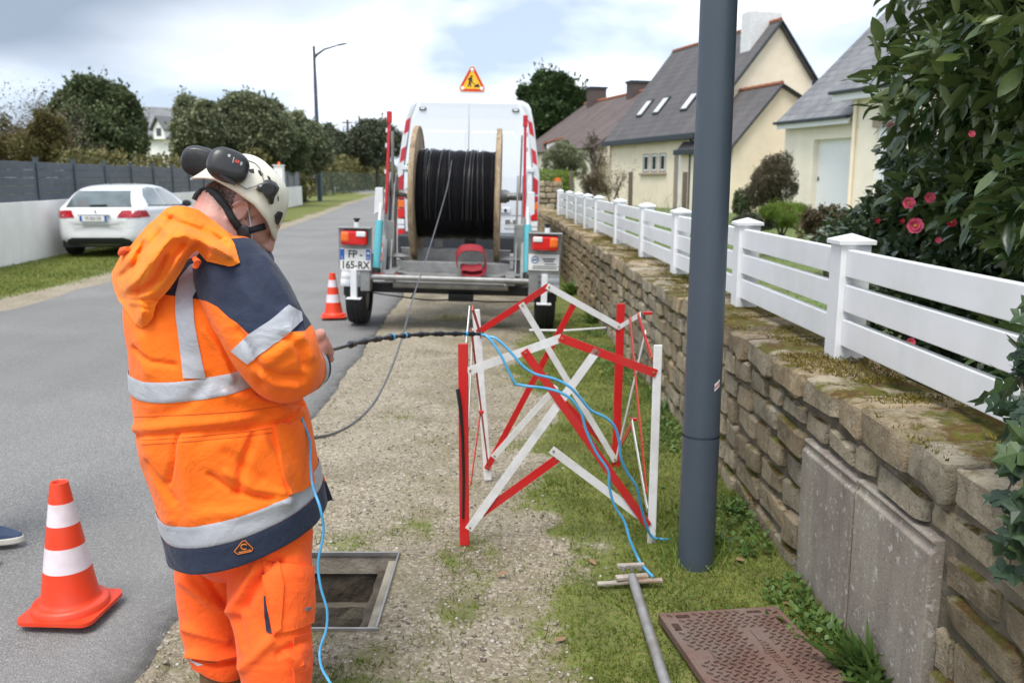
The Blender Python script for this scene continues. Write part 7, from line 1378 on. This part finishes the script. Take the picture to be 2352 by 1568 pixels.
NB_ = at(500, 575, 2.31); caps([H(-.045, 0, -.03), lerp(H(-.045, 0, -.03), NB_, .5)+Vector((-.008, -.012, .012)), NB_], [.066, .070, .078], 18); caps([H(.0, 0, -.07), at(520, 575, 2.34)], [.05, .06], 14)
caps([NB_, at(480, 640, 2.30), at(480, 850, 2.30), at(540, 1060, 2.30), at(560, 1200, 2.30)], [.08, .11, .12, .12, .12], 18)
for LEG in (((618, 1225, 2.24), (620, 1400, 2.165), (636, 1600, 2.115)), ((496, 1235, 2.36), (492, 1420, 2.33), (503, 1520, 2.30))): caps([at(*p_) for p_ in LEG], [.066, .042, .03])
caps([SP[0], SP[2], SP[4], SP[6]], [.06, .05, .042, .034]); caps([LP[0], LP[2], LP[3], LP[5]], [.06, .05, .042, .032])
ah = lambda x_, y_, Y_: at(x_+1, y_+2, Y_-.06)
# right hand: back of the hand seen, fingers closed round the cable
WR = ah(716, 806, 2.255); PM = ah(726, 790, 2.285); caps([SP[6], WR, PM], [.032, .028, .031], 16)
kn = [ah(735, 765, 2.275), ah(742, 775, 2.285), ah(746, 787, 2.295), ah(746, 799, 2.305)]; caps([ah(712, 782, 2.25), ah(722, 772, 2.262), kn[0]], [.020, .018, .015]); 
for i, k_ in enumerate(kn):
    w0 = lerp(ah(714, 783, 2.255), ah(716, 815, 2.27), i/3); mid = k_+Vector((.010, .014, -.024-.002*i)); tip = k_+Vector((-.012, .026, -.042)); end = k_+Vector((-.028, .016, -.040)); caps([w0, k_], [.016, .0125], 12); caps([k_, mid], [.0118, .0105], 12); caps([mid, tip], [.0105, .0095], 12); caps([tip, end], [.0092, .0082], 12)
th = ah(708, 770, 2.24); caps([ah(708, 790, 2.25), ah(720, 800, 2.245)+Vector((0, -.006, 0)), ah(735, 812, 2.262), ah(742, 812, 2.285)], [.018, .0155, .0125, .010], 12)
# left hand, hidden behind, holding the cable end
LH = at(712, 815, 2.40); caps([LP[5], LH], [.03, .03], 12)
for i in range(4): k_ = LH+Vector((.045, -.012+.0, .022-.017*i)); caps([LH+Vector((.005, 0, .018-.012*i)), k_], [.014, .012], 10); caps([k_, k_+Vector((.004, -.03, -.008))], [.0115, .010], 10); caps([k_+Vector((.004, -.03, -.008)), k_+Vector((-.02, -.045, -.010))], [.010, .009], 10)
caps([LH+Vector((.01, -.02, .02)), LH+Vector((.05, -.04, .025))], [.014, .011], 10)
body = bd.build('body', M['skin'], per, smooth=True); rm = body.modifiers.new('r', 'REMESH'); rm.mode = 'VOXEL'; rm.voxel_size = .0042; rm.use_smooth_shade = True; sm_ = body.modifiers.new('s', 'SMOOTH'); sm_.factor = .5; sm_.iterations = 4
dg = bpy.context.evaluated_depsgraph_get(); bme = bpy.data.meshes.new_from_object(body.evaluated_get(dg)); body.modifiers.clear(); body.data = bme; bme.materials.clear(); bme.materials.append(M['skin']); bme.polygons.foreach_set('use_smooth', [True]*len(bme.polygons))
co = np.empty(len(bme.vertices)*3); bme.vertices.foreach_get('co', co); co = co.reshape(-1, 3)+np.array(ORIG[body.name]); hl = (co-np.array(HC[:]))@np.array(HR); hair = ss(-.055, -.02, hl[:, 2]+.55*np.maximum(0, -hl[:, 0])*0+.25*hl[:, 0]*0)*ss(.045, .015, hl[:, 0])*ss(.13, .10, np.linalg.norm(hl, axis=1)); hair = np.maximum(hair, .35*ss(-.075, -.04, hl[:, 2])*ss(-.03, -.06, hl[:, 0])*ss(.14, .10, np.linalg.norm(hl, axis=1)))
hair = hair*(~((np.abs(hl[:, 1]) > .066) & (hl[:, 2] < .03) & (hl[:, 0] > -.04)))
a_ = bme.attributes.new('hair', 'FLOAT', 'POINT'); a_.data.foreach_set('value', hair.astype(np.float32))
# helmet
hv = []; na, ns3 = 72, 18
for j in range(ns3):
    s_ = j/(ns3-1)
    for i in range(na):
        a_ = 2*PI*i/na; zr_ = interp(abs((a_+PI) % (2*PI)-PI)*180/PI, [0, 25, 50, 75, 100, 130, 155, 180], [-.004, .002, .022, .030, .022, .006, -.022, -.040]); ax = .124 if abs((a_+PI) % (2*PI)-PI) < PI/2 else .118
        lip = .006*math.exp(-(s_*16)**1.5); brim = .012*math.exp(-(s_*12)**1.4)*max(0, math.cos(a_))**3; ph = s_*PI/2; rr_ = math.cos(ph)**.72; ridge_ = .004*math.exp(-((math.sin(a_)*.13*rr_-.03)/.012)**2)+.004*math.exp(-((math.sin(a_)*.13*rr_+.03)/.012)**2)
        z_ = zr_+(.128-zr_)*math.sin(ph)**.95; hv.append(H(-.024+(ax*rr_+lip+brim)*math.cos(a_), (.104*rr_+lip)*math.sin(a_), z_+ridge_*sstep(.2, .6, s_)))
hel = grid_mesh('helmet', hv, na, ns3, M['helmetwhite'], per, closeu=True); mm = hel.modifiers.new('s', 'SOLIDIFY'); mm.thickness = .005; mm.offset = -1; bpy.context.view_layer.update(); bh = bvh_of(hel)
DZ = lambda x_, y_: (404.3+.1758*x_, 321.6+.1758*y_)
for poly in ([(945, 385), (1015, 380), (1022, 435), (985, 432), (950, 405)], [(1068, 395), (1110, 410), (1140, 450), (1130, 478), (1100, 465), (1075, 425)], [(1190, 468), (1225, 490), (1245, 545), (1225, 540), (1200, 505)], [(875, 225), (905, 235), (918, 252), (885, 240)], [(1325, 745), (1335, 735), (1338, 800), (1328, 800)]): patch('vent', [DZ(*p_) for p_ in poly], camcast, bh, .0012, M['ink'], hel, 2.5, .001)
patch('front_clip', [DZ(*p_) for p_ in ((1285, 985), (1330, 930), (1365, 935), (1362, 970), (1335, 1040), (1305, 1100), (1295, 1060))], camcast, bh, .008, M['blackplastic'], hel, 4)
def smooth_box(c, rad_, Rm, n_=24, m_=14, pw=3.0):
    vs = []; 
    def sp(v, e): return math.copysign(abs(v)**e, v)
    for i in range(m_+1):
        for j in range(n_): a_, p_ = 2*PI*j/n_, PI*(i/m_-.5); e = 2/pw; vs.append(Vector(c)+Rm@Vector((rad_[0]*sp(math.cos(p_), e)*sp(math.cos(a_), e), rad_[1]*sp(math.cos(p_), e)*sp(math.sin(a_), e), rad_[2]*sp(math.sin(p_), e))))
    return vs, [(i*n_+j, i*n_+(j+1) % n_, (i+1)*n_+(j+1) % n_, (i+1)*n_+j) for i in range(m_) for j in range(n_)]
for s in (-1, 1):
    if s < 0: c_ = at(524, 381, 2.245)
    else: c_ = at(461, 373, 2.44)
    t_ax = (at(575, 394, 2.25)-at(478, 368, 2.245)).normalized(); nrm_ = (HL*s+HF*-.10*s*0+HUp*.30).normalized(); t_ax = (t_ax-nrm_*t_ax.dot(nrm_)).normalized(); w_ax = nrm_.cross(t_ax); Rm = Matrix((t_ax, w_ax, nrm_)).transposed(); vs, f = smooth_box(c_, (.052, .043, .026), Rm, pw=2.6); cup = MB().add(vs, f).build('ear_defender', M['blackplastic'], hel, smooth=True); vs, f = smooth_box(c_-nrm_*.020, (.046, .038, .018), Rm, pw=2.4); MB().add(vs, f).build('ear_cushion', M['webbing'], cup, smooth=True)
    if s < 0:
        bc_ = bvh_of(cup)
        patch('printed_panel', [DZ(*p_) for p_ in ((470, 345), (560, 375), (700, 420), (850, 440), (850, 480), (720, 530), (560, 495), (490, 440))], camcast, bc_, .0012, M['printred' if False else 'dark'], cup, 4, .001)
        for poly, m_ in (([(775, 255), (835, 275), (822, 310), (762, 290)], 'printred'), ([(752, 225), (762, 228), (745, 300), (735, 297)], 'printgrey'), ([(845, 285), (870, 295), (855, 335), (835, 325)], 'printgrey'), ([(680, 185), (715, 195), (705, 230), (672, 215)], 'printgrey')): patch('print', [DZ(*p_) for p_ in poly], camcast, bc_, .0012, M[m_], cup, 1.5, .001)
        arm_ = [DZ(570, 460), DZ(700, 520), DZ(830, 590), DZ(925, 640), DZ(1060, 590), DZ(1150, 560)]; pts = [bh.ray_cast(*camcast(*p_))[0] or at(*p_, 2.27) for p_ in arm_]; MB().tube([p_-ray(560, 440).normalized()*.006 for p_ in pts], .0018, 6).build('wire_arm', M['zinc'], cup); pts = [DZ(915, 260), DZ(1030, 300), DZ(1090, 360), DZ(1125, 450), DZ(1150, 540)]; pts = [bh.ray_cast(*camcast(*p_))[0] for p_ in pts]; MB().tube([p_-ray(560, 440).normalized()*.004 for p_ in pts if p_], .0014, 6).build('wire_arm', M['zinc'], cup); q = MB().bar(at(*DZ(580, 455), 2.215), at(*DZ(770, 575), 2.215), .008, .008); q.build('cup_arm', M['ink'], cup)
mt_ = patch('helmet_mount', [DZ(*p_) for p_ in ((1045, 650), (1065, 590), (1120, 575), (1140, 545), (1200, 540), (1270, 575), (1308, 640), (1295, 680), (1255, 740), (1240, 820), (1215, 838), (1195, 780), (1130, 690), (1085, 680))], camcast, bh, .012, M['blackplastic'], hel, 4, bulge=.008, bw=6)
MB().tube([at(*DZ(1185, 640), 2.235), at(*DZ(1185, 640), 2.22)], .014, 16).build('mount_knob', M['ink'], mt_)
# straps, mask, liner
def strap(name, pts, w_, mat, par):
    pts = catmull(pts, 6); q = MB()
    for a_, b_ in zip(pts[:-1], pts[1:]): d_ = (b_-a_).normalized(); v_ = (a_-Vector((0, 0, CH))).normalized(); s_ = d_.cross(v_).normalized()*w_/2; q.add([a_-s_, a_+s_, b_+s_, b_-s_], [(0, 1, 2, 3)])
    return q.build(name, mat, par, smooth=True, solid=.0025)
bpy.context.view_layer.update(); bb = bvh_of(body)
def onbody(px_, off=.004, dflt=2.30):
    h_ = bb.ray_cast(*camcast(*px_))[0]; return (h_ if h_ and h_.y < 2.45 else at(*px_, dflt))-ray(*px_).normalized()*off
st1 = [onbody(DZ(*p_)) for p_ in ((400, 650), (500, 690), (580, 780), (660, 880), (720, 1000), (790, 1100), (850, 1190))]; strap('chin_strap', st1, .020, M['webbing'], hel); strap('nape_strap', [onbody(DZ(*p_)) for p_ in ((235, 780), (280, 700), (350, 655), (430, 650), (480, 680))], .013, M['webbing'], hel)
strap('chin_strap', [onbody(DZ(*p_), .006) for p_ in ((880, 1200), (970, 1180), (1080, 1150), (1165, 1130))], .017, M['webbing'], hel); k_ = onbody(DZ(870, 1200), .010); vs, f = smooth_box(k_, (.018, .006, .018), Matrix.Identity(3)); MB().add(vs, f).build('strap_buckle', M['blackplastic'], hel, smooth=True); k_ = onbody(DZ(880, 1275), .006); vs, f = smooth_box(k_, (.016, .006, .013), Matrix.Identity(3)); MB().add(vs, f).build('strap_buckle', M['webbing'], hel, smooth=True)
MB().tube([onbody(DZ(*p_), .002) for p_ in ((935, 890), (955, 980), (975, 1100), (988, 1220), (990, 1300))], .0017, 6).build('mask_loop', M['maskwhite'], per); fm = MB(); fm.add([H(x_, y_, z_) for x_, y_, z_ in ((.118, -.0, -.03), (.105, -.04, -.045), (.08, -.062, -.06), (.118, 0, -.06), (.108, -.045, -.075), (.085, -.062, -.085), (.108, 0, -.115), (.09, -.04, -.118), (.07, -.05, -.11), (.105, .04, -.045), (.08, .062, -.06), (.108, .045, -.075), (.085, .062, -.085), (.09, .04, -.118), (.07, .05, -.11))], [(0, 1, 4, 3), (1, 2, 5, 4), (3, 4, 7, 6), (4, 5, 8, 7), (0, 3, 11, 9), (9, 11, 12, 10), (3, 6, 13, 11), (11, 13, 14, 12)]); fm.build('face_mask', M['maskwhite'], per, smooth=True, solid=.002, sub=1)
# ---------------------------------------------------------------- bystander just outside the left edge: one canvas shoe shows
simple('denim', (.035, .05, .09), .85, ns=30, amt=.2, bump=.3); simple('canvas', (.045, .07, .13), .8, ns=40, amt=.15); simple('shoewhite', (.66, .64, .56), .6, amt=.05, dirt=(.4, .38, .3), ds=20); simple('jumper', (.05, .055, .065), .85, ns=20, amt=.2, bump=.3)
sx, sy = -2.36, 3.40; p2_ = thing('person', 'bystander mostly outside the left edge with only a blue canvas shoe showing', 'person', (sx, sy, .05)); bd = MB()
def W2(x_, y_, z_): return Vector((sx+x_, sy+y_, .05+z_))
sph(W2(.02, 0, 1.62), (.095, .078, .115), 24, 16); caps([W2(0, 0, 1.52), W2(-.01, 0, 1.42)], [.055, .06]); caps([W2(-.01, 0, 1.35), W2(0, 0, 1.0)], [.12, .11]); caps([W2(.105, 0, 1.60), W2(.118, 0, 1.585)], [.010, .014], 10)
for s in (-1, 1):
    caps([W2(0, s*.09, .95), W2(.02, s*.10, .5), W2(0, s*.10, .08)], [.075, .05, .035]); caps([W2(-.01, s*.17, 1.38), W2(-.02, s*.21, 1.10), W2(.06, s*.20, .88)], [.045, .038, .03]); hp_ = W2(.07, s*.20, .84); sph(hp_, (.022, .016, .04), 12, 8); sph(W2(.0, s*.078, 1.62), (.014, .008, .026), 10, 8)
    for i in range(4): f0 = hp_+Vector((-.015+.011*i, 0, -.03)); caps([f0, f0+Vector((.008, 0, -.035)), f0+Vector((.02, 0, -.055))], [.008, .0075, .0065], 8)
    caps([hp_+Vector((.015, 0, .01)), hp_+Vector((.035, -s*.01, -.03))], [.009, .007], 8)
b2_ = bd.build('body', M['skin'], p2_, smooth=True); rm = b2_.modifiers.new('r', 'REMESH'); rm.mode = 'VOXEL'; rm.voxel_size = .007; rm.use_smooth_shade = True
a_ = W2(0, 0, 0); loft('jumper', [(W2(0, 0, z_), Vector((rx_, 0, 0)), Vector((0, ry_, 0))) for z_, rx_, ry_ in ((.92, .135, .17), (1.1, .135, .18), (1.3, .14, .20), (1.42, .11, .17), (1.49, .07, .075))], 40, None, M['jumper'], p2_, .005, 6)
for s in (-1, 1):
    loft('jumper_sleeve', tube_rings([W2(-.01, s*.15, 1.42), W2(-.015, s*.20, 1.25), W2(-.02, s*.215, 1.10), W2(.03, s*.205, .96), W2(.055, s*.20, .88)], [.07, .065, .06, .052, .042]), 28, None, M['jumper'], p2_, .004, 9)
    loft('trouser_leg', tube_rings([W2(0, s*.085, .98), W2(.01, s*.095, .75), W2(.02, s*.10, .5), W2(.0, s*.10, .25), W2(0, s*.10, .07)], [.105, .095, .078, .07, .068], Vector((0, 1, 0))), 28, None, M['denim'], p2_, .005, 8)
    c_ = W2(.04, s*.10-.02, 0); f_ = Vector((1, .05, 0)).normalized(); s_ = Vector((f_.y, -f_.x, 0)); so_ = [c_+f_*(.09+.150*math.cos(R(12*k)))+s_*(.048*math.sin(R(12*k))*(1.0+.12*math.cos(R(12*k)))) for k in range(30)]; sh = loft('shoe', [(c_+f_*d_+Vector((0, 0, h_)), f_*ln, s_*wd_) for h_, ln, wd_, d_ in ((.012, .146, .046, .09), (.035, .142, .046, .088), (.055, .115, .043, .07), (.075, .075, .038, .035), (.10, .055, .036, .01))], 36, None, M['canvas'], p2_, .001, 20); MB().prism(so_, (0, 0, .028)).build('sole', M['shoewhite'], sh, bevel=.005)
